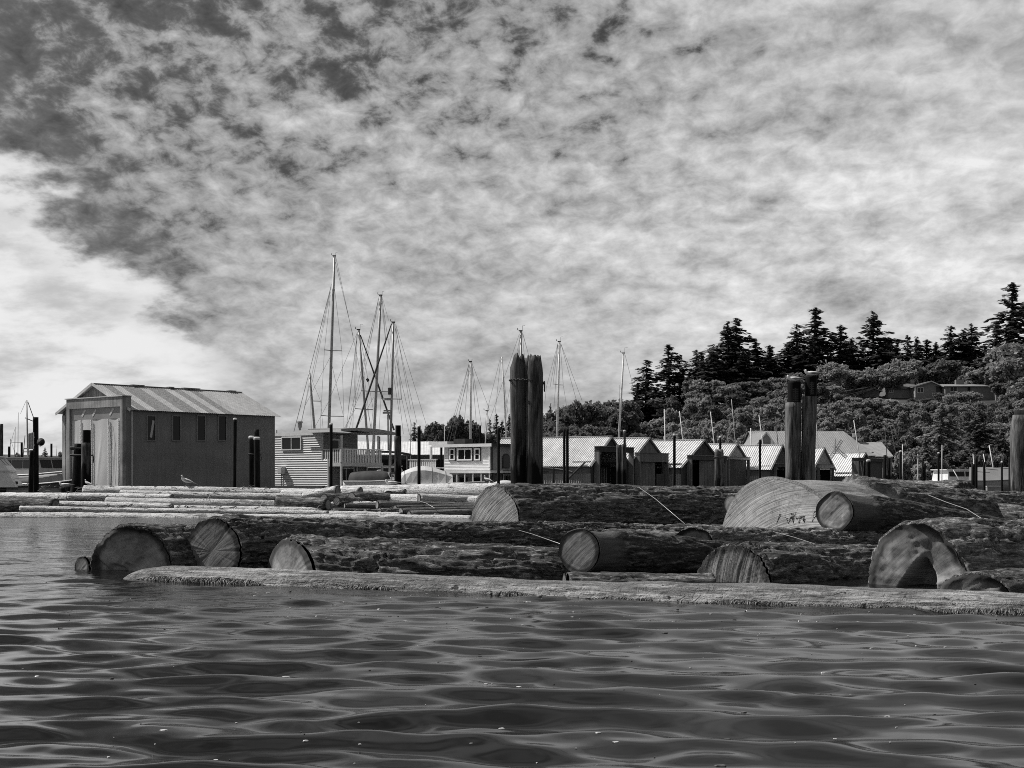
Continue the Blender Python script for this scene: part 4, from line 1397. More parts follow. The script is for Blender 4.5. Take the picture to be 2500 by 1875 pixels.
# ---- second houseboat, pale
def pale_houseboat():
    o = (-1.457, 92.0)
    rz = math.radians(50)
    t = thing('pale_houseboat', "pale flat roofed houseboat with dark edged windows and a lower deck", 'houseboat', (o[0], o[1], 0), rz)
    Y = lambda px: along(o, rz, 'y', px)
    X = lambda px: along(o, rz, 'x', px)
    Wd, L, zr, zm = 3.95, 4.7, 3.08, 1.32
    part('float', MB().bx(-1.8, L, -1.5, Wd + 3, -0.3, 0.25), M['concrete'], t)
    part('lower_wall', MB().bx(-0.02, L, 0.02, Wd, 0.26, zm), M['siding_grey'], t)
    part('upper_wall', MB().bx(0.03, L, 0.02, Wd, zm + 0.16, zr), M['corr'], t)
    n = 16
    for k in range(n):
        hb = (zr - zm - 0.16) / n
        z = zm + 0.16 + k * hb
        part('siding_board', MB().slab([(0.0, 0.03, z + hb), (-0.022, 0.03, z + 0.006), (0.028, 0.03, z + 0.006), (0.028, 0.03, z + hb)], (0, Wd - 0.03, 0)), M['siding'], t)
    part('corner_board', MB().bx(-0.06, 0.028, -0.07, 0.027, zm + 0.16, zr), M['trim_white'], t)
    part('downpipe', MB().bx(0.05, 0.2, -0.14, -0.04, 0.3, zr - 0.1), M['trim_dark'], t)
    d = 93.3
    kw = dict(off=-0.03, fw=0.09, outer=M['trim_dark'])
    window(t, 'x', Y(1109.5), Y(1101), zat(1120, d), zat(1098, d), M['trim_white'], trans=(0.5,), **kw)
    window(t, 'x', Y(1151.5), Y(1120.5), zat(1121, d), zat(1098, d), M['trim_white'], mull=(0.5,), **kw)
    window(t, 'x', Y(1171), Y(1162), zat(1121, d), zat(1098, d), M['trim_white'], trans=(0.5,), **kw)
    for a in (0.7, 1.9, 3.1):
        window(t, 'x', a, a + 0.6, 0.5, 1.0, M['trim_dark'], off=-0.02, fw=0.05)
    # roof slab with overhang
    part('roof', MB().bx(-0.22, L + 0.3, -0.35, Wd + 0.9, zr, zr + 0.12), M['roof_grey'], t)
    part('fascia', MB().bx(-0.26, -0.222, -0.38, Wd + 0.92, zr - 0.07, zr + 0.13), M['trim_white'], t)
    part('fascia', MB().bx(-0.22, L + 0.3, -0.40, -0.352, zr - 0.05, zr + 0.125), M['trim_dark'], t)
    # deck round the first floor, rails
    part('deck', MB().bx(-1.3, -0.08, -1.2, Wd + 0.4, zm - 0.02, zm + 0.14), M['trim_white'], t)
    part('deck', MB().bx(-0.078, L, -1.2, -0.15, zm - 0.02, zm + 0.12), M['trim'], t)
    m = MB()
    for k in range(10):
        y = -1.1 + k * 0.7
        m.bx(-1.26, -1.20, y, y + 0.06, 0.26, zm - 0.022)
    part('deck_post', m, M['trim'], t)
    part('hand_rail', MB().bx(-1.28, -1.22, -1.1, Wd + 0.3, zm + 0.3, zm + 0.345), M['trim_white'], t)
    # arched window and door on the shaded side
    xa = X(1226)
    m = MB()
    arch = [(xa, -0.01, 1.62), (xa + 0.7, -0.01, 1.62)] + [(xa + 0.35 + 0.35 * math.cos(a), -0.01, 2.30 + 0.28 * math.sin(a)) for a in np.linspace(0, math.pi, 9)]
    m.slab(arch, (0, -0.05, 0))
    f = part('arched_window', m, M['trim_dark'], t)
    part('pane', MB().slab([(x * 0.84 + (xa + 0.35) * 0.16, -0.062, z * 0.86 + 2.1 * 0.14) for x, y, z in arch], (0, -0.008, 0)), M['glass'], f)
    window(t, 'y', X(1229), X(1252), 0.3, 1.15, M['trim_white'], mull=(0.5,), off=0.01, fw=0.08, outer=M['trim_dark'])
    # side porch with turned balusters at the west end
    part('porch_floor', MB().bx(-0.8, 1.6, Wd + 0.02, Wd + 2.6, zm - 0.1, zm + 0.04), M['trim'], t)
    boards(t, 'baluster', M['trim_white'], 13, lambda k: ((-0.78, -0.72, Wd + 0.1, Wd + 0.19, zm + 0.042, zm + 0.85), (0, k * 0.19, 0)))
    part('top_rail', MB().bx(-0.82, -0.66, Wd + 0.02, Wd + 2.6, zm + 0.852, zm + 0.92), M['trim'], t)
    part('porch_post', MB().bx(-0.78, -0.66, Wd + 0.5, Wd + 0.62, zm + 0.93, zr - 0.02), M['trim_white'], t)
    # roof clutter
    part('roof_box', MB().bx(0.5, 1.3, 2.6, 3.6, zr + 0.122, zr + 0.5), M['trim_dark'], t)
    part('roof_box', MB().bx(0.2, 0.9, 3.9, 5.6, zr + 0.122, zr + 0.34), M['trim_white'], t)


pale_houseboat()


# ---- long open moorage with a bright roof
def covered_moorage():
    o = at(852, 1170, 128.0)
    t = thing('covered_moorage', "long open sided moorage with a bright white metal roof", 'moorage shelter', (o.x, o.y, 0), math.radians(3))
    L = 10.5
    zr, ze = zat(1077, 131), zat(1110, 128)
    lay_roof(t, 0.0, L, (4.6, zr), (0.0, ze), 14, 3, [M['roof_white']], rh=0.012)
    lay_roof(t, 0.0, L, (4.6, zr), (9.2, ze), 7, 3, [M['roof_white']], rh=0.012)
    part('eave_beam', MB().bx(0.1, L - 0.1, 0.15, 0.35, ze - 0.42, ze - 0.10), M['plank_dark'], t)
    part('walkway', MB().bx(-0.5, L + 0.5, 0.2, 9.0, 0.05, 0.45), M['plank'], t)
    for k in range(7):
        x = 0.3 + k * (L - 0.6) / 6
        part('post', MB().bx(x - 0.08, x + 0.08, 0.17, 0.33, 0.452, ze - 0.422), M['plank_dark'], t)
        part('post', MB().bx(x - 0.08, x + 0.08, 8.6, 8.76, 0.452, ze - 0.25), M['plank_dark'], t)
        part('brace', MB().beam((x + 0.1, 0.12, ze - 1.1), (x + 0.9, 0.12, ze - 0.45), 0.05, 0.1), M['plank'], t)
    part('back_wall', MB().bx(0.0, L, 9.0, 9.1, 0.46, ze - 0.05), M['inner'], t)


covered_moorage()


# ---- the row of low boathouses
G_BH = "small gabled boathouses in the row"


def boathouse(label, px_c, py_e, d, px_a, py_a, L, rz_deg, nsheet, door, front, gable, dirty=None, zfloor=0.1, wall='corr', wedge=None, openx=None):
    ZK = lambda z: H + (z - H) * d / 98.0
    c = at(px_c, py_e, d)
    rz = math.radians(rz_deg)
    o = (c.x, c.y)
    hw = along(o, rz, 'y', px_a)
    Wd = hw * 2
    ze = c.z
    zr = zat(py_a, depth_at(o, rz, 0, hw))
    t = thing('boathouse', label, 'boathouse', (c.x, c.y, 0), rz, G_BH)
    pat = [0] * nsheet
    if dirty:
        for k in dirty:
            pat[k] = 1
    lay_roof(t, -L, 0.18, (hw, zr), (-0.22, ze - 0.12), nsheet, 4, [M['roof_white'], M['roof_dirty']], pattern=pat, rh=0.05)
    lay_roof(t, -L, 0.18, (hw, zr), (Wd + 0.22, ze - 0.12), nsheet // 2, 4, [M['roof_white']], rh=0.05)
    part('ridge_cap', MB().beam((-L, hw, zr + 0.075), (0.18, hw, zr + 0.075), 0.26, 0.035), M['roof_white'], t)
    part('float', MB().bx(-L, 0.7, -0.1, Wd + 0.1, -0.3, 0.09), M['plank_dark'], t)
    # corrugated side wall: sheets with an uneven upper strip
    ns = max(4, int(L / 0.9))
    prof = []
    w = L / ns
    nr = 5
    m = MB()
    ring = []
    for k in range(nr * 2 + 1):
        ring.append((k * w / (nr * 2) * 0.995, 0.0 if k % 2 else -0.045))
    ring += [(w * 0.995, 0.03), (0, 0.03)]
    m.loft([[(x, y, 0.1) for x, y in ring], [(x, y, max(0.4, ze - 0.62)) for x, y in ring]])
    me = m.mesh('wall_sheet')
    me.materials.append(M[wall])
    rs = random.Random(int(px_c))
    for k in range(ns):
        q = bpy.data.objects.new('wall_sheet', me)
        COL.objects.link(q)
        q.parent = t
        q.location = (-L + k * w, 0, rs.uniform(-0.04, 0.04))
    part('wall_band', MB().bx(-L, -0.02, 0.035, 0.08, 0.1, ze - 0.06), M['shedwall'], t)
    part('back_side_wall', MB().bx(-L, -0.02, Wd - 0.06, Wd, 0.1, ze - 0.06), M['corr'], t)
    part('end_wall', MB().slab([(-L + 0.1, 0, 0.1), (-L + 0.1, Wd, 0.1), (-L + 0.1, Wd, ze), (-L + 0.1, hw, zr - 0.05), (-L + 0.1, 0, ze)], (-0.06, 0, 0)), M['corr'], t)
    zs = lambda y: ze + (zr - ze) * (1 - abs(y - hw) / hw) - 0.04
    y0, y1, zh = door[0] * Wd, door[1] * Wd, ZK(door[2])
    # gable above the opening and the two cheeks, as upright boards
    nbd = max(6, int(Wd / 0.42))
    for k in range(nbd):
        a, b = k * Wd / nbd + 0.004, (k + 1) * Wd / nbd - 0.006
        mid_ = (a + b) / 2
        zb = zh if y0 < mid_ < y1 else 0.1
        if zs(mid_) - zb < 0.08:
            continue
        pl = [(0, a, zb), (0, b, zb), (0, b, max(zb + 0.02, zs(b))), (0, a, max(zb + 0.02, zs(a)))]
        if a < hw < b:
            pl.insert(3, (0, hw, zs(hw)))
        part('gable_board', MB().slab(pl, (-0.05, 0, 0)), M[gable], t)
    part('rake_board', MB().beam((0.10, -0.22, ze - 0.13), (0.10, hw, zr - 0.0), 0.05, 0.15), M['plank'], t)
    part('rake_board', MB().beam((0.10, Wd + 0.22, ze - 0.13), (0.10, hw, zr - 0.0), 0.05, 0.15), M['plank'], t)
    # door frame standing proud
    xo = front
    if xo > 0:
        fr = M['plank']
        zt = ZK(door[3])
        part('door_header', MB().bx(0.06, xo, y0 - 0.15, y1 + 0.15, zh, zt), M[gable], t)
        part('header_cap', MB().bx(0.06, xo + 0.05, y0 - 0.2, y1 + 0.2, zt + 0.002, zt + 0.05), M['plank'], t)
        part('door_post', MB().bx(0.06, xo, y0 - 0.15, y0 - 0.02, 0.1, zh - 0.002), fr, t)
        part('door_post', MB().bx(0.06, xo, y1 + 0.02, y1 + 0.15, 0.1, zh - 0.002), fr, t)
    # curtain panels hanging in the opening: (y from, y to, top offset, material)
    for q in (door[4] if len(door) > 4 else ()):
        ya, yb, mt = y0 + (y1 - y0) * q[0], y0 + (y1 - y0) * q[1], q[2]
        V, Q = [], []
        ny, nz = 18, 10
        for i in range(nz + 1):
            z = 0.12 + (zh - 0.12 - (q[3] if len(q) > 3 else 0.0)) * i / nz
            for j in range(ny + 1):
                u = j / ny
                sl = (q[4] if len(q) > 4 else 0.0) * (1 - i / nz)
                V.append((max(0.03, xo - 0.22) + 0.035 * math.sin(u * 15 + px_c) * (1 - 0.5 * i / nz), ya + (yb - ya) * u + sl * u, z))
        for i in range(nz):
            for j in range(ny):
                a = i * (ny + 1) + j
                Q.append((a, a + 1, a + ny + 2, a + ny + 1))
        part('curtain', mesh_np('curtain', V, Q, smooth=True), M[mt], t)
    part('shade_screen', MB().bx(-1.6, -1.55, 0.1, Wd - 0.1, 0.1, ze), M['inner'], t)  # near-black sheet puts the doorway's shade into its colour
    part('shade_lining', MB().bx(-1.5, -0.08, 0.085, 0.12, 0.1, ze - 0.1), M['inner'], t)  # near-black linings and ceiling added to keep the opening dark
    part('shade_lining', MB().bx(-1.5, -0.08, Wd - 0.12, Wd - 0.065, 0.1, ze - 0.1), M['inner'], t)
    part('shade_ceiling', MB().bx(-1.54, -0.08, 0.13, Wd - 0.13, ze + 0.2, ze + 0.25), M['inner'], t)
    if wedge:
        part('leaning_plank', MB().beam(*wedge, 0.28, 0.05), M['plank'], t)
    return t


b1 = boathouse("first boathouse of the row, its wide doorway open and black", 1442, 1135, 100.0, 1490.5, 1067, 9.3, -32, 15,
               (0.10, 0.95, 2.80, 3.15), 0.45, 'plank_dark', wedge=((-2.6, -0.35, 0.1), (-0.3, -0.25, 2.1)))
m = MB()
for k in range(9):
    m.bx(-1.2, -1.14, 1.6 + k * 0.36, 1.66 + k * 0.36, 0.12, 1.75)
part('slatted_gate', m, M['plank'], b1)
boathouse("second boathouse, with a tattered canvas curtain and a swag over the door", 1535, 1130, 105.2, 1583, 1070, 8.0, -32, 10,
          (0.15, 0.86, 2.12, 2.72, ((0.0, 0.62, 'curtain', 0.0, 0.12), (0.66, 1.0, 'curtain_dark', 0.9))), 0.5, 'plank', dirty=(3,))
boathouse("third boathouse, with the broadest roof and a curtain drawn to one side", 1662, 1139, 110.0, 1717, 1075, 10.5, -32, 12,
          (0.14, 0.92, 2.25, 2.55, ((0.27, 1.0, 'curtain'),)), 0.45, 'plank_dark', dirty=())
boathouse("fourth boathouse, with a plain triangular gable above a wide dark tarp", 1773, 1120, 116.7, 1798, 1084, 8.0, -32, 10,
          (0.02, 0.98, 2.28, 2.42, ((0.0, 0.93, 'curtain_dark'),)), 0.3, 'corr')
boathouse("fifth boathouse, with one mossy strip down its roof, beside the huge butt log", 1881, 1144, 119.4, 1908, 1087, 9.0, -32, 12,
          (0.15, 0.9, 1.75, 1.95), 0.3, 'plank_dark', dirty=(5,))
boathouse("sixth boathouse, the one whose gable shows between the twin pilings and the ladders", 1984, 1144, 123.0, 2010.5, 1094, 8.0, -32, 10,
          (0.2, 0.85, 1.7, 1.9), 0.25, 'corr')
b7 = boathouse("seventh boathouse, last of the row, with a dark boxed doorway and ladder over the roof", 2077, 1160, 127.4, 2111, 1106, 8.6, -32, 10,
               (0.03, 0.97, 2.15, 2.35, ((0.0, 1.0, 'curtain_dark'),)), 0.7, 'plank_dark')


# ladders and trestle lying against the last roof
def ladders():
    d = 127.5
    def lad(lab, a, b, w, rungs, lean):
        A, B = at(*a, d), at(*b, d - lean)
        o = A.copy()
        D = B - A
        S = D.cross(Vector((0, 1, 0))).normalized() * w / 2
        t = thing('ladder', lab, 'ladder', o, 0, "ladders and poles over the last boathouse roof")
        part('rail', MB().beam(S, D + S, 0.07), M['trim'], t)
        part('rail', MB().beam(-S, D - S, 0.07), M['trim'], t)
        m = MB()
        for k in range(rungs):
            q = D * ((k + 0.5) / rungs)
            m.beam(q - S, q + S, 0.045)
        part('rung', m, M['trim'], t)
    lad("ladder crossing up towards the east over the last boathouse roof", (2024, 1123), (2056, 1074), 0.22, 11, 0.2)
    lad("ladder crossing the other way, its foot low over the last boathouse roof", (2067, 1117), (2034, 1088), 0.22, 9, -0.4)
    o = at(2039, 1106, d - 0.3)
    p = link_mesh('pole', MB().tube([(0, 0, 0), (0, 0, 1.3)], 0.035, 6).mesh('pole'), M['alu'], loc=o)
    tag(p, "short upright pole where the two ladders cross", 'pole')


ladders()


# ---- the large grey roofed warehouse and its annex
def warehouse():
    o = at(1826, 1053, 152.0)
    t = thing('warehouse', "large waterfront warehouse under a ribbed grey roof, with a lower windowed annex", 'warehouse', (o.x, o.y, 0), math.radians(2))
    zr = o.z
    ze = zat(1112, 145)
    L = 10.35
    lay_roof(t, 0, L, (0, zr), (-6.6, ze), 16, 3, [M['roof_grey']], rh=0.03)
    lay_roof(t, 0, L, (0, zr), (6.6, ze), 8, 3, [M['roof_grey']], rh=0.03)
    part('wall', MB().bx(0.2, L - 0.2, -6.2, 6.2, 0.2, ze - 0.1), M['siding_grey'], t)
    part('gable', MB().slab([(L - 0.22, -6.4, ze - 0.1), (L - 0.22, 6.4, ze - 0.1), (L - 0.22, 0, zr - 0.1)], (0.06, 0, 0)), M['siding_grey'], t)
    part('gable', MB().slab([(0.16, -6.4, ze - 0.1), (0.16, 6.4, ze - 0.1), (0.16, 0, zr - 0.1)], (0.06, 0, 0)), M['siding_grey'], t)
    part('hip', MB().slab([(L, -6.6, ze), (L + 1.5, -6.6, ze), (L, 0, zr)], (0, 0.05, -0.05)), M['roof_grey'], t)
    # cross gable with white trim facing the water
    gx0, gx1, gz = -1.0, 1.05, zat(1055, 143)
    gm = (gx0 + gx1) / 2
    zb = zat(1090, 143)
    part('front_gable', MB().slab([(gx0, -9.0, zb - 1.6), (gx1, -9.0, zb - 1.6), (gx1, -9.0, zb), (gm, -9.0, gz), (gx0, -9.0, zb)], (0, 0.1, 0)), M['siding_grey'], t)
    part('gable_trim', MB().beam((gx0 - 0.1, -9.06, zb - 0.05), (gm, -9.06, gz + 0.02), 0.06, 0.13), M['trim_white'], t)
    part('gable_trim', MB().beam((gx1 + 0.1, -9.06, zb - 0.05), (gm, -9.06, gz + 0.02), 0.06, 0.13), M['trim_white'], t)
    part('white_panel', MB().slab([(gm + 0.45, -9.04, zb - 0.05), (gx1 - 0.1, -9.04, zb - 0.05), (gm + 0.45, -9.04, gz - 0.55)], (0, 0.03, 0)), M['trim_white'], t)
    part('gable_roof', MB().slab([(gx0 - 0.1, -9.0, zb), (gm, -9.0, gz), (gm, -2.0, gz), (gx0 - 0.1, -2.0, zb)], (0, 0, 0.06)), M['roof_grey'], t)
    part('gable_roof', MB().slab([(gx1 + 0.1, -9.0, zb), (gm, -9.0, gz), (gm, -2.0, gz), (gx1 + 0.1, -2.0, zb)], (0, 0, 0.06)), M['roof_grey'], t)
    # annex
    ax0, ax1 = along((o.x, o.y - 2), math.radians(2), 'x', 2094), along((o.x, o.y - 2), math.radians(2), 'x', 2131)
    az_, ae = zat(1080, 150), zat(1115, 146)
    lay_roof(t, ax0, ax1 + 0.9, (-2, az_), (-6.2, ae), 7, 3, [M['roof_grey']], rh=0.03)
    part('annex_wall', MB().bx(ax0, ax1 + 0.8, -5.8, -2, zat(1160, 146), ae - 0.02), M['siding_grey'], t)
    part('annex_gable', MB().slab([(ax1 + 0.82, -6.0, ae - 0.02), (ax1 + 0.82, -2.0, ae - 0.02), (ax1 + 0.82, -2.0, az_ - 0.05)], (0.05, 0, 0)), M['siding_grey'], t)
    for a, b in ((2116, 2127), (2136, 2157)):
        xa, xb = along((o.x, o.y - 5.8), math.radians(2), 'x', a), along((o.x, o.y - 5.8), math.radians(2), 'x', b)
        window(t, 'y', xa, xb, zat(1140, 146), zat(1119, 146), M['trim_white'], mull=(0.33, 0.66), trans=(0.5,), off=-5.8, fw=0.05)
    part('lower_wall', MB().bx(ax0 + 0.3, ax1 + 0.6, -5.6, -3, 0.0, zat(1162, 146)), M['inner'], t)
    m = MB().tube([(L + 0.75, -2, zr - 1.2), (L + 0.75, -2, zr - 0.7), (L + 0.75, -2, zr - 0.68), (L + 0.75, -2, zr - 0.25)], [0.2, 0.2, 0.4, 0.4], 12)
    part('roof_vent', m, M['alu'], t)
    part('roof_vent', MB().tube([(L + 1.6, -5.0, zr - 2.9), (L + 1.6, -5.0, zr - 2.3)], [0.18, 0.14], 10), M['trim_dark'], t)


warehouse()


# ---- houses on the hill
def hill_house(label, px0, px1, pyr, pye, pyb, d, peak=None, mats=('siding_grey', 'roof_shingle'), wins=(), chim=(), deep=8.0, rz=0.0, nm='house'):
    """peak None: ridge runs across; else the gable faces the water with its peak at pixel column peak"""
    a, b = at(px0, pyb, d), at(px1, pyb, d)
    L = b.x - a.x
    zr, ze, zb = zat(pyr, d), zat(pye, d), zat(pyb, d)
    t = thing(nm, label, 'house', (a.x, a.y, zb), rz)
    zr, ze = zr - zb, ze - zb
    part('wall', MB().bx(0, L, 0, deep, -5.0, ze), M[mats[0]], t)
    if peak is None:
        m = MB().slab([(-0.5, -0.6, ze - 0.05), (-0.5, deep / 2, zr), (-0.5, deep + 0.6, ze - 0.05), (-0.5, deep + 0.6, ze - 0.25), (-0.5, deep / 2, zr - 0.2), (-0.5, -0.6, ze - 0.25)], (L + 1.0, 0, 0))
        part('roof', m, M[mats[1]], t)
        part('gable', MB().slab([(0, 0.1, ze), (0, deep - 0.1, ze), (0, deep / 2, zr - 0.22)], (L, 0, 0)), M[mats[0]], t)
    else:
        xp = (peak - 1250) / F * d - a.x
        m = MB().slab([(-0.6, -0.7, ze - 0.1), (xp, -0.7, zr), (L + 0.6, -0.7, ze - 0.1), (L + 0.6, -0.7, ze - 0.32), (xp, -0.7, zr - 0.24), (-0.6, -0.7, ze - 0.32)], (0, deep + 1.0, 0))
        part('roof', m, M[mats[1]], t)
        part('gable', MB().slab([(0.05, 0.05, ze), (L - 0.05, 0.05, ze), (xp, 0.05, zr - 0.26)], (0, deep - 0.1, 0)), M[mats[0]], t)
        part('barge_board', MB().beam((-0.62, -0.73, ze - 0.22), (xp, -0.73, zr - 0.12), 0.05, 0.2), M['trim'], t)
        part('barge_board', MB().beam((L + 0.62, -0.73, ze - 0.22), (xp, -0.73, zr - 0.12), 0.05, 0.2), M['trim'], t)
    for w0, w1, t0, t1, fm in wins:
        x0, x1 = (w0 - 1250) / F * d - a.x, (w1 - 1250) / F * d - a.x
        window(t, 'y', x0, x1, zat(t1, d) - zb, zat(t0, d) - zb, M[fm], mull=(0.5,), fw=0.10)
    for c0, c1, ct in chim:
        x0, x1 = (c0 - 1250) / F * d - a.x, (c1 - 1250) / F * d - a.x
        part('chimney', MB().bx(x0, x1, deep / 2 - 0.5, deep / 2 + 0.5, zr - 0.6, zat(ct, d) - zb), M['siding_grey'], t)
    return t


hh = hill_house("gabled hillside house with a wide picture window, above the bank's bushes", 2233, 2296, 930, 943, 968, 300, peak=2272,
                wins=((2240, 2254, 947, 958, 'trim'), (2286, 2297, 944, 956, 'trim_dark')), deep=9)
part('corner_board', MB().bx(-0.08, 0.25, -0.08, 0.2, -0.2, 2.2), M['trim_white'], hh)
hill_house("low wing of a hillside house with white fascia, half hidden by a bush", 2168, 2236, 934, 948, 962, 304, mats=('siding_grey', 'roof_shingle'),
           wins=((2172, 2180, 951, 957, 'trim_white'),), chim=((2234, 2242, 924),), deep=7)
hill_house("long flat roofed hillside house with a broad chimney", 2308, 2440, 935, 942, 960, 298, mats=('siding_grey', 'roof_grey'),
           wins=((2320, 2336, 945, 955, 'trim'), (2363, 2368, 944, 953, 'trim_dark')), chim=((2347, 2367, 924),), deep=8)
hill_house("small hillside house with a white framed window, west of the gabled one", 2066, 2146, 944, 953, 965, 306, peak=2121,
           wins=((2068, 2074, 954, 960, 'trim_white'),), deep=7)
hill_house("tiny white trimmed gable peeking from the trees on the hillside", 2053, 2063, 962, 972, 978, 300, peak=2058, mats=('siding_grey', 'roof_shingle'), deep=4)
hill_house("dark sloping roofed house behind the twin pilings with a row of white windows", 1862, 1925, 994, 1008, 1022, 262, mats=('siding_grey', 'roof_shingle'),
           wins=((1868, 1873, 1009, 1017, 'trim_white'), (1877, 1882, 1008, 1016, 'trim_white'), (1886, 1891, 1008, 1015, 'trim_white')), deep=8)
hill_house("white edged house corner at the hill's east end beside the big tree", 2432, 2470, 936, 944, 965, 296, peak=2446, mats=('siding_grey', 'roof_grey'), deep=6)

# ------------------------------------------------------------------ pilings
def pile_mesh(h, r0, r1, seed, n=20, lean=(0, 0), step=None, chamfer=0.0, ragged=0.0, below=0.6, rough=0.03):
    """upright timber from below the water to height h; optional step where the top is thinner; chamfered or ragged head"""
    nz = max(14, int(h * 7))
    z = np.linspace(-below, h, nz)
    th = np.linspace(0, 2 * math.pi, n, endpoint=False)
    Zg, TH = np.meshgrid(z, th, indexing='ij')
    f = (Zg + below) / (h + below)
    R = r0 + (r1 - r0) * f
    q = np.stack([np.cos(TH).ravel() * 2.6 + seed, np.sin(TH).ravel() * 2.6, Zg.ravel() * 0.5], 1)
    q2 = np.stack([np.cos(TH).ravel() * 7 + seed, np.sin(TH).ravel() * 7, Zg.ravel() * 0.9], 1)
    R = R * (1 + ((fbm(q, seed, 3) - 0.5) * rough * 3 + (fbm(q2, seed + 5, 3) - 0.5) * rough * 2.5).reshape(R.shape))
    if step:
        zs, k = step
        R = np.where(Zg > zs, R * k, R)
    if chamfer:
        c = np.clip((Zg - (h - chamfer)) / chamfer, 0, 1)
        R = R * (1 - 0.44 * c * (0.8 + 0.25 * np.cos(TH * 3 + seed)))
    V = np.stack([R * np.cos(TH) + lean[0] * f, R * np.sin(TH) + lean[1] * f, Zg], 2)
    if ragged:
        e = np.clip((Zg - (h - 0.35)) / 0.35, 0, 1)
        V[..., 2] += e * (fbm(np.stack([np.cos(TH).ravel() * 2.2, np.sin(TH).ravel() * 2.2, 0 * TH.ravel() + seed], 1), seed + 9, 3).reshape(R.shape) - 0.55) * ragged
    V = np.concatenate([V.reshape(-1, 3), [[lean[0], lean[1], V[-1, :, 2].mean() - (0.08 if ragged else 0)]]])
    i = np.arange(nz - 1)[:, None] * n + np.arange(n)[None, :]
    j = np.arange(nz - 1)[:, None] * n + (np.arange(n)[None, :] + 1) % n
    Q = np.stack([i, j, j + n, i + n], 2).reshape(-1, 4)
    e = (nz - 1) * n
    k = np.arange(n)
    T3 = np.stack([e + k, e + (k + 1) % n, np.full(n, nz * n)], 1)
    return mesh_np('timber', V, Q, T3, smooth=True)


G_PILE = "mooring pilings standing in the marina"
PILES = {}


def pile(label, pxb, pxt, pyt, w, d, mat='pile_dark', seed=None, cap=False, group=G_PILE, w2=None, name='piling', **kw):
    """piling whose axis runs from column pxb at the water to column pxt at its top row pyt; w = width in photo pixels"""
    b = at(pxb, HZ, d)
    h = zat(pyt, d)
    r = w / 2 / F * d
    r1 = (w2 or w) / 2 / F * d
    seed = int(pxb + pyt) if seed is None else seed
    lean = ((pxt - pxb) / F * d, 0)
    t = thing(name, label, 'piling', (b.x, b.y, 0), 0, group)
    n = 36 if w > 22 else 14
    st = kw.pop('step', None)
    if st:
        k = (st[0] + 0.6) / (h + 0.6)
        rm = r + (r1 - r) * k
        lm = (lean[0] * k, 0)
        part('timber', pile_mesh(st[0], r, rm, seed, n, lm, **kw), M[mat], t)
        hd = pile_mesh(h - st[0], rm * st[1], r1 * st[1], seed + 4, n, (lean[0] - lm[0], 0), below=0.02)
        part('head', hd, M['pile_dark' if mat != 'pile_pale' else 'pile'], t, loc=(lm[0] * 1.0 + (rm * (1 - st[1]) * 0.6), 0.0, st[0]))
    else:
        part('timber', pile_mesh(h, r, r1, seed, n, lean, **kw), M[mat], t)
    if cap:
        m = MB()
        ring = lambda rr, z: [(lean[0] + math.cos(a) * rr, math.sin(a) * rr, z) for a in np.linspace(0, 6.283, 10, endpoint=False)]
        m.loft([ring(r1 * 1.12, h - r1 * 0.5), ring(r1 * 1.15, h + 0.02), ring(r1 * 0.7, h + 0.06)])
        part('bird_lime_cap', m, M['guano'], t)
    PILES[label] = (t, h, lean, r1)
    return t


# the chained pair in the middle
pile("west piling of the tall chained pair, its head hacked to a point", 1266.5, 1265, 868, 38, 41.0, 'pile', chamfer=0.34, ragged=0.34, seed=3, w2=39)
pile("east piling of the tall chained pair, pale patches on its front", 1305.0, 1306, 869, 41, 40.8, 'pile', chamfer=0.42, ragged=0.26, seed=8, w2=40)
pile("third piling tucked behind the tall chained pair", 1284, 1286, 873, 30, 41.7, 'pile', chamfer=0.3, ragged=0.4, seed=12)


def chain():
    zc = zat(932, 40.9)
    c = at(1286, 932, 40.9)
    a, b = 41.5 / F * 40.9, 0.30
    t = MB()
    pts = []
    n = 44
    for k in range(n):
        an = k * 2 * math.pi / n
        pts.append(Vector((a * math.cos(an), b * math.sin(an) - 0.02, 0.05 * math.cos(an * 1.0 + 2.6))))
    for k in range(n):
        p, q = pts[k], pts[(k + 1) % n]
        d = (q - p)
        m_ = (p + q) / 2
        L = d.length * 0.72
        dn = d.normalized()
        s = Vector((0, 0, 1)) if k % 2 else dn.cross(Vector((0, 0, 1))).normalized()
        ring = [m_ + dn * math.cos(x) * L + s * math.sin(x) * 0.030 for x in np.linspace(0, 2 * math.pi, 9)]
        t.tube(ring, 0.011, 5, False)
    ep = Vector((a + 0.01, -0.03, 0.02))
    for k in range(5):
        t.tube([ep + Vector((0.01 * (k % 2), 0, -k * 0.06)), ep + Vector((0.015, 0, -k * 0.06 - 0.07))], 0.02, 5)
    o = link_mesh('chain', t.mesh('chain', True), M['chain'], loc=c)
    tag(o, "rusty chain wrapped round the tall pair of pilings", 'chain')


chain()
# pair of old pilings before the boathouses, thin tops stepped
pile("shorter of the stepped twin pilings, a sleeping gull on its narrow top", 1936, 1937, 932, 38, 48.0, 'pile_pale', step=(zat(983, 48), 0.84), seed=21, w2=37.5, rough=0.04)
pile("taller of the stepped twin pilings, leaning east with a gull on top", 1968.5, 1978.5, 918.5, 32, 48.0, 'pile_pale', step=(zat(968, 48), 0.80), seed=25, w2=36, rough=0.04)


def marker_strip(label, px, py0, py1, d, k, w):
    o = at(px, py1, d)
    o.y -= k
    h = (py1 - py0) / F * d
    m = MB().bx(-0.02, 0.02, 0, 0.02, 0, h)
    for i in range(7):
        m.bx(-w, w, -0.02, 0.0, h * i / 7, h * i / 7 + 0.035)
    ob = link_mesh('rung_strip', m.mesh('rung_strip'), M['trim_dark'], loc=o)
    tag(ob, label, 'strip')


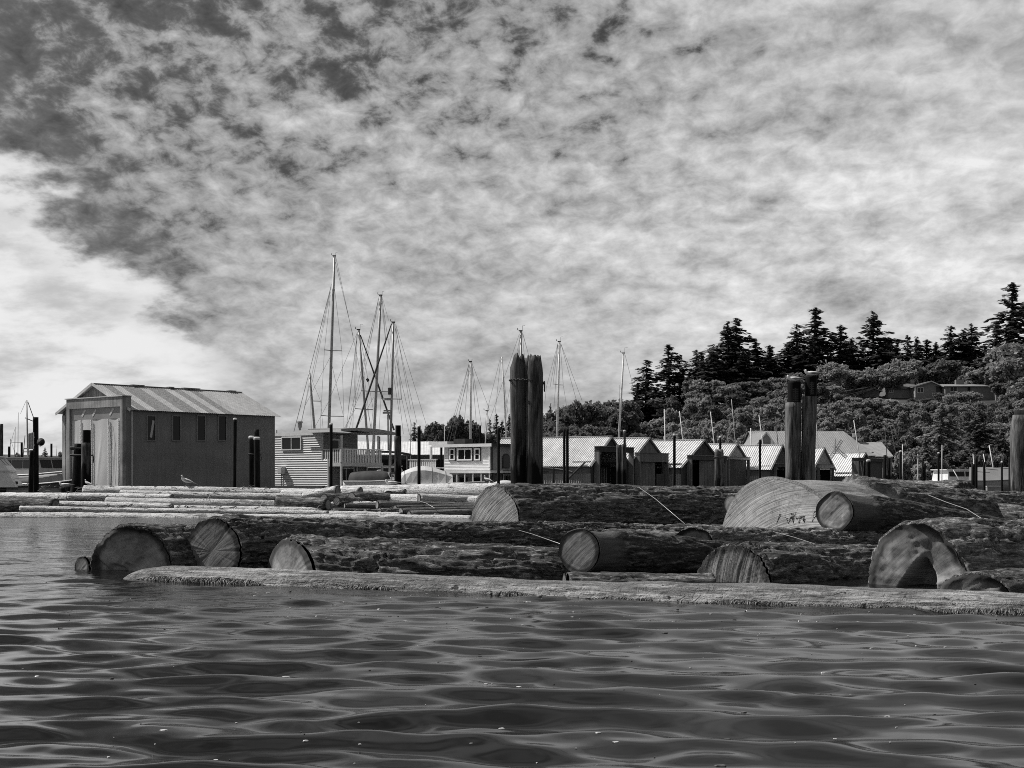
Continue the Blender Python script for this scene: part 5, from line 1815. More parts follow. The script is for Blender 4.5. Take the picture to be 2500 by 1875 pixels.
marker_strip("dark rung strip nailed to the shorter stepped piling", 1939, 948, 981, 48.0, 0.235, 0.09)
marker_strip("dark rung strip nailed to the taller stepped piling", 1979, 933, 964, 48.0, 0.225, 0.07)
# stout ones at the frame's east edge
pile("stout pale piling with a slanting cut head at the frame's east edge", 2490, 2489, 1013, 46, 46.0, 'pile_pale', chamfer=0.45, seed=31, w2=44)
pile("square headed piling behind the stout pale one", 2500, 2500, 1002, 46, 47.0, 'pile_dark', seed=33)
# mooring piles beside the boat shed
pile("tarred piling with frayed rope, leaning at the boat shed's curtain", 183, 191, 1083, 25, 64.0, 'pile_dark', seed=41, w2=18)
pile("thick piling with a stepped darker head before the boat shed's curtain", 209.5, 211, 1050, 26, 63.0, 'pile', step=(zat(1081, 63), 0.86), seed=44, w2=22)
pile("tall black piling carrying the white board and round dish", 88, 87, 1018.5, 13.5, 78.0, 'pile_dark', seed=47)
pile("shorter black piling under the white board, leaning", 73.5, 78, 1099, 12, 77.0, 'pile_dark', seed=48)
pile("thin lime capped piling standing against the shed's side wall", 572, 574, 1023, 8.6, 76.0, 'pile_dark', cap=True)
pile("tallest black piling of the trio at the shed's east corner", 628.5, 626.5, 1048, 12.5, 70.6, 'pile_dark')
pile("lime topped piling, west one of the trio at the shed's corner", 613.5, 614, 1067, 13, 70.0, 'pile_dark', cap=True)
pile("lime topped piling, eastern one of the trio at the shed's corner", 628.5, 627, 1069.5, 14.5, 69.6, 'pile_dark', cap=True)
pile("slim piling with a white cap in front of the railed balcony", 808.0, 808.5, 1035, 7.6, 80.0, 'pile_dark', cap=True)
pile("weathered piling with a dark stepped head, between the two houseboats", 971.5, 971, 1038.5, 17, 62.0, 'pile', step=(zat(1065, 62), 0.80), seed=60)
pile("slim black piling with a white cap before the bright moorage roof", 1023, 1023, 1041, 8, 80.0, 'pile_dark', cap=True)
pile("slender piling behind the pale houseboat's porch", 1077, 1077.5, 1063, 5.5, 115.0, 'pile_dark')
pile("black piling rising above the pale houseboat's flat roof", 1172, 1172, 1038.5, 5.5, 122.0, 'pile_dark')
pile("slim black piling at the pale houseboat's shaded corner", 1217, 1217, 1044, 7.5, 84.0, 'pile_dark')
pile("west one of two slim pilings set close before the first boathouse roof", 1377.5, 1377.5, 1047, 6.4, 84.0, 'pile_dark')
pile("east one of two slim pilings set close before the first boathouse roof", 1385.0, 1385, 1046.5, 7.4, 83.6, 'pile_dark')
pile("short post under the brown awning by the first boathouse", 1352, 1352, 1140, 3.6, 90.0, 'pile_dark')
pile("thin piling capped white behind the bound pair at the open boathouse", 1525, 1525, 1052, 6, 88.0, 'pile', cap=True)
pile("west piling of the bound pair beside the open boathouse doorway", 1511, 1511, 1086, 13, 80.0, 'pile', seed=70)
pile("east piling of the bound pair beside the open boathouse doorway", 1523.5, 1523.5, 1084, 11.5, 80.4, 'pile', seed=72)
pile("slim lime capped piling before the third boathouse's roof", 1646, 1646.5, 1061.5, 7, 84.0, 'pile_dark', cap=True)
pile("west piling of the roped pair between the third and fourth boathouses", 1749.5, 1750.5, 1097, 12, 82.0, 'pile_pale', chamfer=0.25, seed=75)
pile("east piling of the roped pair between the third and fourth boathouses", 1761, 1761, 1097, 12.5, 82.0, 'pile_pale', chamfer=0.25, seed=77)
pile("thin capped piling rising behind the roped pair", 1758.5, 1758.5, 1067.5, 6, 86.0, 'pile_dark', cap=True)
pile("slim dark piling before the fifth boathouse's roof", 1855, 1855.5, 1073.5, 5.8, 84.0, 'pile_dark')
pile("west piling at the last boathouse's dark doorway", 2110, 2110, 1125, 5, 96.0, 'pile')
pile("east piling at the last boathouse's dark doorway, pale capped", 2120, 2120, 1124, 10, 95.0, 'pile_dark', cap=True)
pile("black piling at the windowed annex's corner", 2160, 2160.5, 1111, 7, 100.0, 'pile_dark')
pile("slim black piling with a lime cap just east of the annex", 2171.5, 2171.5, 1117, 5, 100.0, 'pile_dark', cap=True)
pile("thick black piling beside a pale pole before the bushes", 2199, 2199, 1102, 6, 96.0, 'pile_dark', cap=True)
pile("short piling next to the white crossarm pole, taller of two", 2253, 2253, 1119, 4.5, 100.0, 'pile_dark')
pile("stub piling next to the white crossarm pole, shorter of two", 2258, 2258, 1133, 4.5, 100.0, 'pile_dark')
pile("black piling with a lump of bird lime before the drooping conifer", 2291.5, 2291.5, 1106, 5, 96.0, 'pile_dark', cap=True)
pile("thicker front piling of the close pair by the parked boats", 2375, 2376, 1133, 8.5, 66.0, 'pile_dark')
pile("taller rear piling of the close pair by the parked boats", 2383, 2383, 1113, 7, 68.0, 'pile_dark')
pile("piling between the two leaning white poles", 2403.5, 2403, 1128, 6, 76.0, 'pile_dark')
pile("piling with a small cap west of the stout pale one", 2446, 2446, 1128, 5, 80.0, 'pile_dark', cap=True)
pile("tall dark piling just west of the stout pale one", 2466.5, 2466, 1115, 8, 84.0, 'pile_dark')
pile("thick brown piling at the frame's west edge behind the cruiser", 3, 3.5, 1035, 8.5, 112.0, 'pile')
pile("short black piling behind the west cruiser's cabin", 22, 22, 1090, 5, 120.0, 'pile_dark')
pile("black piling between the two cruisers", 53, 53, 1080, 5.5, 118.0, 'pile_dark')
pile("lone black piling seen between the dish and the boat shed", 125.5, 125.5, 1083, 5.2, 116.0, 'pile_dark')
pile("dark piling under the brown moorage roof behind the balcony", 926, 926, 1066, 5, 112.0, 'pile_dark')


def lashing(label, px, py, d, rx, ry, turns=2, r=0.018, mat='rope'):
    c = at(px, py, d)
    m = MB()
    pts = [Vector((rx * math.cos(a), ry * math.sin(a), 0.02 * a / 6 + 0.02 * math.sin(2 * a))) for a in np.linspace(0, turns * 2 * math.pi, 20 * turns)]
    m.tube(pts, r, 5)
    m.tube([pts[-1], pts[-1] + Vector((0.05, -0.03, -0.18)), pts[-1] + Vector((0.02, -0.03, -0.34))], r, 5)
    o = link_mesh('rope', m.mesh('rope', True), M[mat], loc=c)
    tag(o, label, 'rope', "ropes lashed round pilings")


lashing("frayed rope knotted round the leaning tarred piling", 186, 1096, 63.8, 0.27, 0.27, 3, 0.03)
lashing("rope tying the stepped head piling to its tarred neighbour", 199, 1112, 63.4, 0.50, 0.30, 1, 0.03)
lashing("rope round the lime topped pair at the shed's corner", 621, 1110, 69.8, 0.30, 0.19, 1, 0.018)
lashing("rope binding the pair of pilings between third and fourth boathouses", 1755.5, 1117.5, 82.0, 0.29, 0.18, 1, 0.03)


# board and dish on the black piling
def board_and_dish():
    o = at(76, 1097, 77.3)
    t = thing('notice_board', "weathered white board of upright slats fixed to the tall black piling", 'board', o)
    for k in range(5):
        part('slat', MB().bx(-0.15 + k * 0.062, -0.15 + k * 0.062 + 0.052, -0.02 - 0.006 * (k % 2), 0.02, 0.02 * (k % 3), 0.86 + 0.02 * k), M['shedfront'] if k % 2 else M['trim_white'], t)
    part('batten', MB().bx(-0.16, 0.17, 0.022, 0.05, 0.2, 0.27), M['trim'], t)
    part('batten', MB().bx(-0.16, 0.17, 0.022, 0.05, 0.62, 0.69), M['trim'], t)
    o = at(100.5, 1079, 77.6)
    t = thing('satellite_dish', "round grey dish clamped to the tall black piling", 'dish', o)
    rings = []
    for k in range(5):
        r = 0.215 * k / 4 + 0.002
        rings.append([(r * math.cos(a), -0.03 + 0.035 * (1 - (r / 0.215) ** 2), r * math.sin(a)) for a in np.linspace(0, 2 * math.pi, 20, endpoint=False)])
    part('reflector', MB().loft(rings), M['plank_dark'], t, True)
    part('feed_arm', MB().tube([(0, 0.03, -0.2), (0.02, -0.25, -0.26), (0.02, -0.42, -0.08)], 0.014, 5), M['alu'], t)
    part('bracket', MB().beam((-0.02, 0.06, 0), (-0.25, 0.05, -0.05), 0.05), M['alu'], t)


board_and_dish()


# ------------------------------------------------------------------ gulls
def gull_mesh(pose):
    """one body: tail, trunk, neck, head; pose 'sit' tucks the neck"""
    if pose == 'sit':
        sp = [(-0.30, 0.10, 0.004), (-0.20, 0.095, 0.035), (-0.10, 0.09, 0.062), (0.0, 0.085, 0.075), (0.09, 0.09, 0.068), (0.14, 0.11, 0.052), (0.165, 0.14, 0.042), (0.175, 0.165, 0.040), (0.185, 0.185, 0.036), (0.20, 0.195, 0.020), (0.205, 0.196, 0.004)]
    else:
        sp = [(-0.32, 0.055, 0.004), (-0.22, 0.09, 0.030), (-0.12, 0.125, 0.058), (0.0, 0.155, 0.074), (0.08, 0.19, 0.066), (0.115, 0.225, 0.048), (0.125, 0.265, 0.036), (0.128, 0.295, 0.033), (0.136, 0.322, 0.036), (0.160, 0.334, 0.024), (0.170, 0.334, 0.004)]
    m = MB()
    P = [Vector((x, 0, z)) for x, z, r in sp]
    rs = [r for x, z, r in sp]
    m.tube(P, rs, 12)
    return m


def gull(label, px, py, d, pose='stand', face=-1, scale=1.0, name='gull', rz=0.0):
    o = at(px, py, d)
    t = thing(name, label, 'gull', o, (math.pi if face < 0 else 0.0) + rz, "gulls resting in the marina")
    t.scale = (scale,) * 3
    zoff = 0.06 if pose == 'stand' else -0.01
    part('body', gull_mesh(pose), M['feather'], t, True, loc=(0, 0, zoff))
    for s in (-1, 1):
        if pose == 'stand':
            P = [Vector((0.07, s * 0.055, 0.185)), Vector((-0.06, s * 0.078, 0.150)), Vector((-0.22, s * 0.045, 0.085)), Vector((-0.42, s * 0.012, 0.010))]
            R = [0.02, 0.036, 0.022, 0.003]
        else:
            P = [Vector((0.08, s * 0.058, 0.105)), Vector((-0.04, s * 0.070, 0.105)), Vector((-0.20, s * 0.045, 0.105)), Vector((-0.38, s * 0.012, 0.098))]
            R = [0.02, 0.036, 0.024, 0.003]
        part('wing', MB().tube(P, R, 8), M['wing'], t, True, loc=(0, 0, zoff))
    hd = (0.165, 0.332) if pose == 'stand' else (0.20, 0.192)
    part('beak', MB().tube([(hd[0], 0, hd[1] + zoff), (hd[0] + 0.035, 0, hd[1] - 0.004 + zoff), (hd[0] + 0.052, 0, hd[1] - 0.014 + zoff)], [0.011, 0.009, 0.003], 6), M['beak'], t)
    for s in (-1, 1):
        part('eye', MB().tube([(hd[0] - 0.022, s * 0.024, hd[1] + 0.012 + zoff), (hd[0] - 0.022, s * 0.034, hd[1] + 0.012 + zoff)], 0.006, 6), M['trim_dark'], t)
        if pose == 'stand':
            lg = part('leg', MB().tube([(0.0, s * 0.03, 0.0), (-0.01, s * 0.03, 0.055), (0.005, s * 0.032, 0.16)], 0.006, 5), M['beak'], t)
            part('foot', MB().slab([(-0.01, s * 0.03 - 0.004, 0.0), (0.05, s * 0.03 - 0.028, 0.0), (0.05, s * 0.03 + 0.028, 0.0)], (0, 0, 0.006)), M['beak'], lg)


gull("gull standing on the back silver log before the shed's side wall", 454, 1187.5, 47.3, 'stand', -1, 0.92, rz=0.25)
gull("gull perched on the driftwood beside the thick stepped piling", 214, 1189, 47.8, 'stand', -1, 0.62, rz=-0.3)
gull("hunched gull on the short stub beside the leaning tarred piling", 158, 1189, 62.0, 'sit', -1, 1.15)
gull("dozing gull on the shorter stepped piling", 1938, 931.5, 48.0, 'sit', -1, 1.12)
gull("gull with raised head on the taller stepped piling", 1981, 918, 48.0, 'sit', -1, 1.12)
gull("gull standing on the dark log end by the saw marked butt", 1190, 1181.5, 38.0, 'stand', -1, 0.55, rz=-0.35)
gull("small pale gull on the long thick log below the weathered stepped piling", 955, 1184, 46.2, 'sit', -1, 0.9)
part('stub', pile_mesh(zat(1189, 62.5), 0.24, 0.24, 5, 14), M['pile_pale'], thing('mooring_stub', "short fat stub of a piling at the boat shed's west corner", 'piling', (at(158, 1170, 62.5).x, 62.5, 0)))


# ------------------------------------------------------------------ boats
def hull_mesh(L, B, free, depth, sheer=0.25, trans=0.75, n=18):
    """open hull shell, bow towards +x, deck at height free; returns rings for a loft"""
    rings = []
    for k in range(n + 1):
        u = k / n
        x = -L / 2 + L * u
        b = B / 2 * (trans + (1 - trans) * math.sin(min(1, u / 0.5) * math.pi / 2)) if u < 0.5 else B / 2 * max(0.02, (1 - ((u - 0.5) / 0.5) ** 2.3))
        z1 = free + sheer * max(0, (u - 0.35) / 0.65) ** 2
        xb = x + (0.28 * free * ((u - 0.6) / 0.4) ** 2 if u > 0.6 else 0)
        rings.append([(xb, -b, z1), (x, -b * 0.92, free * 0.45), (x, -b * 0.7, 0.0), (x, -b * 0.12, -depth * (1 - u ** 6)), (x, b * 0.12, -depth * (1 - u ** 6)), (x, b * 0.7, 0.0), (x, b * 0.92, free * 0.45), (xb, b, z1)])
    return rings


def add_hull(t, L, B, free, mat, deckmat, depth=0.5, sheer=0.25, trans=0.75, band=None):
    r = hull_mesh(L, B, free, depth, sheer, trans)
    part('hull', MB().loft(r), M[mat], t, True)
    dk = MB()
    dk.loft([[(q[0][0], q[0][1] * 0.97, q[0][2] + 0.02), (q[0][0], -q[0][1] * 0.97, q[0][2] + 0.02)] for q in r], cap=False, closed=False)
    part('deck', dk, M[deckmat], t)
    for s in (0, -1):
        part('rub_rail', MB().tube([Vector(q[s]) + Vector((0, 0, 0.01)) for q in r], 0.04, 5), M[band or deckmat], t)


def cabin(t, x0, x1, w, z0, z1, mat, rake=0.35, nm='cabin', glass=True, roof_over=0.12, npan=3):
    m = MB()
    a, b = w / 2, w / 2 * 0.9
    m.loft([[(x0, -a, z0), (x1, -a, z0), (x1, a, z0), (x0, a, z0)], [(x0 + rake * 0.15, -b, z1), (x1 - rake, -b, z1), (x1 - rake, b, z1), (x0 + rake * 0.15, b, z1)]])
    c = part(nm, m, M[mat], t)
    part('cabin_roof', MB().bx(x0 - roof_over, x1 - rake + roof_over, -b - 0.08, b + 0.08, z1 + 0.003, z1 + 0.07), M[mat], c)
    if glass:
        h = z1 - z0
        for s in (-1, 1):
            for k in range(npan):
                u0 = x0 + 0.15 + (x1 - rake - x0 - 0.3) * k / npan
                u1 = x0 + 0.15 + (x1 - rake - x0 - 0.3) * (k + 1) / npan - 0.1
                y0, y1 = a - (a - b) * 0.42, a - (a - b) * 0.88
                p = [(u0, s * (y0 + 0.012), z0 + h * 0.42), (u1, s * (y0 + 0.012), z0 + h * 0.42), (u1, s * (y1 + 0.012), z0 + h * 0.88), (u0, s * (y1 + 0.012), z0 + h * 0.88)]
                part('window', MB().slab(p, (0, s * 0.012, 0)), M['glass'], c)
        for k in (-1, 1):
            f0, f1 = 0.42, 0.9
            xx0, xx1 = x1 - rake * f0, x1 - rake * f1
            ya, yb = (0.05, b * 0.85) if k > 0 else (-b * 0.85, -0.05)
            part('windscreen', MB().slab([(xx0 + 0.012, ya, z0 + h * f0), (xx0 + 0.012, yb, z0 + h * f0), (xx1 + 0.012, yb, z0 + h * f1), (xx1 + 0.012, ya, z0 + h * f1)], (0.012, 0, 0.004)), M['glass'], c)
    return c


def boat_root(nm, label, cat, px, d, rz, group=None):
    p = at(px, HZ, d)
    return thing(nm, label, cat, (p.x, p.y, 0), math.radians(rz), group)


# white cruisers at the west edge
t = boat_root('cabin_cruiser', "white cabin cruiser with a raked windscreen and dark hull stripe, nearest at the west edge", 'boat', -85, 80, 6)
add_hull(t, 7.0, 2.4, 0.42, 'gel_dark', 'gel', 0.4, 0.15, band='trim_white')
cabin(t, -3.0, 3.0, 2.0, 0.45, 1.32, 'gel', 0.45, 'trunk', False)
c = cabin(t, -3.0, 2.6, 1.8, 1.395, 2.12, 'gel', 0.6)
part('bow_rail', MB().tube([(2.3, -0.8, 0.6), (2.9, -0.5, 0.95), (3.6, 0, 1.0), (2.9, 0.5, 0.95)], 0.02, 5), M['alu_pale'], t)
part('horn', MB().tube([(2.9, -0.4, 0.62), (2.9, -0.4, 0.78)], 0.08, 8), M['trim_dark'], t)
t = boat_root('pilot_cruiser', "older wooden cruiser with a long wheelhouse and pale flared bow, beside the boat shed", 'boat', 100, 92, -28)
add_hull(t, 9.0, 3.0, 1.15, 'gel_grey', 'gel', 0.5, 0.45, band='trim_white')
cabin(t, -3.6, 1.2, 2.5, 1.16, 2.25, 'gel_grey', 0.35, 'wheelhouse', True, 0.25, 4)
part('boot_stripe', MB().loft([[(q[2][0], q[2][1] * 1.06, q[2][2] - 0.02), (q[2][0], q[2][1] * 1.12, q[2][2] + 0.28)] for q in hull_mesh(9.0, 3.0, 1.15, 0.5, 0.45)], cap=False, closed=False), M['gel_dark'], t)
part('tarp', MB().loft([[(-4.2, -1.3, 1.2), (-4.2, 0, 1.9), (-4.2, 1.3, 1.2)], [(-2.8, -1.35, 1.25), (-2.8, 0, 2.0), (-2.8, 1.35, 1.25)]], closed=False), M['canvas_pale'], t)
m = MB().bx(-0.6, -0.52, -0.6, -0.52, 2.32, 2.9)
m.bx(-0.9, -0.2, -0.58, -0.53, 2.84, 2.92).bx(-0.9, -0.2, -0.58, -0.53, 2.64, 2.70)
part('roof_rack', m, M['alu'], t)
t = boat_root('dinghy', "dark hulled dinghy hanging low between the west cruiser and the shed", 'boat', 116, 84, -20)
add_hull(t, 4.6, 1.5, 0.62, 'gel_dark', 'trim_white', 0.3, 0.3, band='trim_white')
part('outboard', MB().bx(-2.55, -2.3, -0.18, 0.18, 0.3, 1.0), M['trim_dark'], t)
part('thwart', MB().bx(-0.4, -0.1, -0.6, 0.6, 0.64, 0.69), M['plank'], t)
t = boat_root('float', "low concrete float along the foot of the boat shed's west side", 'float', 120, 79.5, 0)
part('slab', MB().bx(-2.4, 1.3, 0, 2.0, -0.2, 0.30), M['concrete'], t)
part('bull_rail', MB().bx(-2.4, 1.3, 0.05, 0.2, 0.302, 0.40), M['plank'], t)
# clutter between the houseboats
t = boat_root('covered_sloop', "sloop under a pale ridge cover, in front of the pale houseboat", 'boat', 1068, 86, 6)
add_hull(t, 5.4, 2.0, 0.62, 'gel_dark', 'gel', 0.4, 0.12)
rings = []
for k in range(9):
    u = k / 8
    x = -2.4 + 3.3 * u
    hgt = 0.55 + 0.55 * math.sin(min(1, u / 0.45) * math.pi / 2) * (1 - max(0, (u - 0.45) / 0.55) ** 1.6)
    rings.append([(x, -0.95 * (1 - 0.3 * u), 0.64), (x, -0.55 * (1 - 0.4 * u), 0.62 + hgt * 0.75), (x, 0, 0.62 + hgt), (x, 0.55 * (1 - 0.4 * u), 0.62 + hgt * 0.75), (x, 0.95 * (1 - 0.3 * u), 0.64)])
part('boat_cover', MB().loft(rings, closed=False, cap=True), M['canvas_pale'], t)
m = MB()
for k in (1, 3, 5, 7):
    m.tube([Vector(p) + Vector((0, 0, 0.012)) for p in rings[k]], 0.015, 4)
part('cover_hoop', m, M['rope'], t)
part('stern_rail', MB().tube([(-2.5, -0.9, 0.7), (-2.6, -0.8, 1.15), (-2.6, 0.8, 1.15), (-2.5, 0.9, 0.7)], 0.02, 5), M['alu_pale'], t)
t = boat_root('open_workboat', "workboat under a dark domed canvas behind the balcony posts", 'boat', 925, 96, -12)
add_hull(t, 4.6, 1.9, 0.75, 'gel', 'gel', 0.4, 0.25)
rings = [[(-1.9 + 2.9 * k / 6, 0.92 * math.cos(a) * (1 - 0.12 * abs(k - 3) / 3), 0.74 + (0.78 - 0.16 * abs(k - 3) / 3) * math.sin(a)) for a in np.linspace(0, math.pi, 9)] for k in range(7)]
part('canvas_dome', MB().loft(rings, closed=False), M['canvas_dark'], t, True)
part('windscreen_frame', MB().slab([(1.1, -0.75, 0.8), (1.1, 0.75, 0.8), (0.8, 0.65, 1.35), (0.8, -0.65, 1.35)], (0.03, 0, 0.01)), M['gel'], t)
t = boat_root('motor_sailer', "white motor sailer with a rounded wheelhouse beyond the stepped piling", 'boat', 938, 108, 18)
add_hull(t, 6.0, 2.2, 0.95, 'gel', 'gel', 0.5, 0.3)
cabin(t, -1.8, 1.6, 1.7, 0.97, 1.85, 'gel', 0.5, npan=2)
part('life_ring', MB().tube([(-0.6 + 0.33 * math.cos(a), -1.12, 1.25 + 0.33 * math.sin(a)) for a in np.linspace(0, 6.283, 14)], 0.06, 6), M['trim_white'], t)
t = boat_root('flat_barge', "low flat barge with a white gunwale under the pale houseboat's deck", 'boat', 1150, 90, 2)
add_hull(t, 3.4, 1.5, 0.42, 'gel_grey', 'gel', 0.3, 0.05, 0.9)
part('bench', MB().bx(-1.0, 0.8, -0.5, 0.5, 0.45, 0.62), M['trim_white'], t)
t = boat_root('inflatable_dinghy', "upturned white dinghy beside the tall chained pilings", 'boat', 1237, 86, 15)
rings = [[(-0.9 + 1.8 * k / 8, (0.5 - 0.45 * (abs(k - 3.2) / 5) ** 2) * math.cos(a), 0.42 + (0.42 - 0.30 * (abs(k - 3.5) / 4.5) ** 2) * math.sin(a)) for a in np.linspace(0, math.pi, 9)] for k in range(9)]
part('hull', MB().loft(rings, closed=False), M['gel'], t, True)
part('rack', MB().bx(-0.8, 0.8, -0.45, 0.45, -0.1, 0.40), M['plank'], t)
t = boat_root('float', "timber float piled with gear before the second houseboat", 'float', 1045, 94, 2)
part('deck_boards', MB().bx(-2.6, 5.2, -0.5, 0.9, 0.12, 0.32), M['plank'], t)
part('bull_rail', MB().bx(-2.6, 5.2, -0.48, -0.33, 0.33, 0.43), M['trim'], t)
for k in range(6):
    part('stanchion', MB().bx(-2.4 + k * 1.45, -2.34 + k * 1.45, -0.45, -0.39, 0.431, 1.25), M['alu_pale'], t)
part('pipe_rail', MB().tube([(-2.4, -0.42, 1.22), (4.9, -0.42, 1.22)], 0.02, 5), M['alu_pale'], t)
# awning on the first boathouse's west end
p = at(1356, 1170, 94)
t = thing('awning', "brown curved awning jutting from beside the chained pilings", 'awning', (p.x - 1.9, p.y, 0), 0)
rings = [[(x, -0.9, zat(1147, 94) - 0.10 * (x - 0.9) ** 2 * 0.6), (x, 0.9, zat(1147, 94) - 0.10 * (x - 0.9) ** 2 * 0.6 + 0.1), (x, 0.9, zat(1147, 94) - 0.10 * (x - 0.9) ** 2 * 0.6 + 0.2), (x, -0.9, zat(1147, 94) - 0.06 * (x - 0.9) ** 2 + 0.12)] for x in np.linspace(-1.4, 3.0, 9)]
part('canopy', MB().loft(rings), M['plank_dark'], t)
part('post', MB().bx(1.7, 1.8, -0.7, -0.6, 0.0, zat(1150, 94)), M['plank_dark'], t)
part('post', MB().bx(-1.2, -1.1, -0.7, -0.6, 0.0, zat(1152, 94) - 0.25), M['plank_dark'], t)
p = at(955, 1120, 116)
t = thing('boat_canopy', "dark sagging boat canopy between the balcony and the stepped piling", 'canopy', (p.x, p.y, 0), 0)
rings = [[(x, -0.8, zat(1106, 116) - 0.05 * (x + 0.6) ** 2), (x, 0.8, zat(1104, 116) - 0.05 * (x + 0.6) ** 2), (x, 0.8, zat(1100, 116) - 0.05 * (x + 0.6) ** 2), (x, -0.8, zat(1101, 116) - 0.05 * (x + 0.6) ** 2)] for x in np.linspace(-2.0, 1.6, 7)]
part('cloth', MB().loft(rings), M['canvas_dark'], t)
for x in (-1.8, 1.3):
    part('pole', MB().bx(x - 0.04, x + 0.04, -0.4, -0.32, 0.0, zat(1107, 116) - 0.1), M['alu'], t)
# boats at the east edge
t = boat_root('moored_cruiser', "pale cruiser half hidden by pilings at the east side", 'boat', 2356, 104, 20)
add_hull(t, 6.0, 2.4, 0.75, 'gel_grey', 'gel', 0.4, 0.2)
cabin(t, -2.2, 1.5, 1.9, 0.78, 1.55, 'gel', 0.6, npan=2)
t = boat_root('canopied_boat', "grey boat with a tent shaped canopy at the east side", 'boat', 2425, 100, -15)
add_hull(t, 6.0, 2.3, 0.8, 'gel_grey', 'gel_grey', 0.4, 0.25)
part('tent', MB().slab([(-1.6, -1.0, 0.85), (-1.6, 1.0, 0.85), (-1.6, 0, 1.75)], (2.8, 0, 0)), M['tarp_dark'], t)
p = at(2346, 1168, 112)
t = thing('shore_shelter', "long pale roofed shelter behind the boats at the east shore", 'shelter', (p.x, p.y, 0), math.radians(-2))
part('roof', MB().bx(0, 5.5, -0.4, 2.4, 0.98, 1.10), M['roof_white'], t)
for k in range(5):
    part('post', MB().bx(0.2 + k * 1.25, 0.3 + k * 1.25, -0.2, -0.1, 0, 0.979), M['plank_dark'], t)
part('back', MB().bx(0, 5.5, 2.2, 2.3, 0, 0.979), M['inner'], t)
t = boat_root('dock_box', "small dock box on a float at the east side, among the poles", 'box', 2424, 90, 0)
part('box', MB().bx(-0.45, 0.45, -0.3, 0.3, 0.02, 0.42), M['concrete'], t)
part('lid', MB().bx(-0.48, 0.48, -0.33, 0.33, 0.422, 0.48), M['trim'], t)


# ------------------------------------------------------------------ sailing boats: masts, spreaders and wires
G_SAIL = "sailing boats moored behind the floats"


def sailboat(label, top, bot, d, w, spread=(), wires=(), thick=(), group=G_SAIL, head=True, mat='alu', hull=7.5, rz=15, extra=None):
    """mast from pixel bot to pixel top; spreaders (row, west col, east col); wires as pixel pairs in the plane of the mast"""
    o = at(bot[0], HZ, d)
    t = thing('sailboat', label, 'sailboat', (o.x, o.y, 0), 0, group)
    loc = lambda px, py, dd=0.0: at(px, py, d + dd) - Vector((o.x, o.y, 0))
    hr = thing_hull = bpy.data.objects.new('hull_frame', None)
    bpy.data.objects.remove(hr)
    a = math.radians(rz)
    rot = lambda p: (p[0] * math.cos(a) - p[1] * math.sin(a), p[0] * math.sin(a) + p[1] * math.cos(a), p[2])
    r = hull_mesh(hull, hull * 0.30, 0.75, 0.6, 0.25, 0.6)
    r = [[(q[0] - hull * 0.10, q[1], q[2]) for q in ring] for ring in r]
    part('hull', MB().loft([[rot(q) for q in ring] for ring in r]), M['gel'], t, True)
    part('coach_roof', MB().loft([[rot((x, y * (1 - 0.1 * z), 0.76 + z * 0.35)) for x, y in ((-hull * .25, -.6), (hull * .12, -.5), (hull * .12, .5), (-hull * .25, .6))] for z in (0, 1)]), M['gel'], t)
    B = loc(bot[0] + (bot[0] - top[0]) * 0.0, bot[1])
    T = loc(*top)
    D = (T - B).normalized()
    foot = B - D * ((B.z - 0.8) / D.z)
    rad = w / 2 / F * d
    part('mast', MB().tube([foot, foot + (T - foot) * 0.6, T], [rad * 1.05, rad, rad * 0.8], 10), M[mat], t, True)
    part('boom', MB().tube([foot + D * 1.0, foot + D * 0.95 + Vector(rot((-hull * 0.42, 0, 0.1)))], rad * 0.7, 8), M['alu'], t)
    for row, wx, ex in spread:
        k = (row - top[1]) / (bot[1] - top[1])
        cx = top[0] + (bot[0] - top[0]) * k
        C = loc(cx, row)
        part('spreader', MB().tube([loc(wx, row - 2.0, -0.5), C, loc(ex, row + 0.5, 0.5)], 0.035, 6), M[mat], t)
    m = MB()
    for q in wires:
        x0, y0, x1, y1 = q[:4]
        dd = q[4] if len(q) > 4 else -0.6
        m.tube([loc(x0, y0), loc(x1, y1, dd)], 0.011 * d / 110, 4)
    if wires:
        part('rigging', m, M['wire'], t)
    for x0, y0, x1, y1 in thick:
        part('furled_sail', MB().tube([loc(x0, y0, -0.1), loc((x0 + x1) / 2, (y0 + y1) / 2, -0.5), loc(x1, y1, -0.9)], [0.04, 0.07, 0.075], 7), M['canvas_dark'], t)
    if head:
        e = 0.55 + 0.35 * math.sin(top[0])
        m = MB().bx(T.x - 0.14, T.x + 0.12, T.y - 0.05, T.y + 0.05, T.z, T.z + 0.09)
        m.tube([(T.x + 0.1, T.y, T.z), (T.x + 0.11, T.y, T.z + 0.5 * e + 0.1), (T.x + 0.11 + 0.3 * e, T.y, T.z + 0.5 * e + 0.1)], 0.012, 4)
        m.tube([(T.x - 0.1, T.y, T.z), (T.x - 0.16 - 0.15 * e, T.y, T.z + 0.16)], 0.012, 4)
        m.tube([(T.x - 0.16 - 0.15 * e, T.y, T.z + 0.1), (T.x - 0.16 - 0.15 * e, T.y, T.z + 0.26)], 0.022, 4)
        part('masthead', m, M['trim_dark'], t)
    if extra:
        extra(t, loc)
    return t


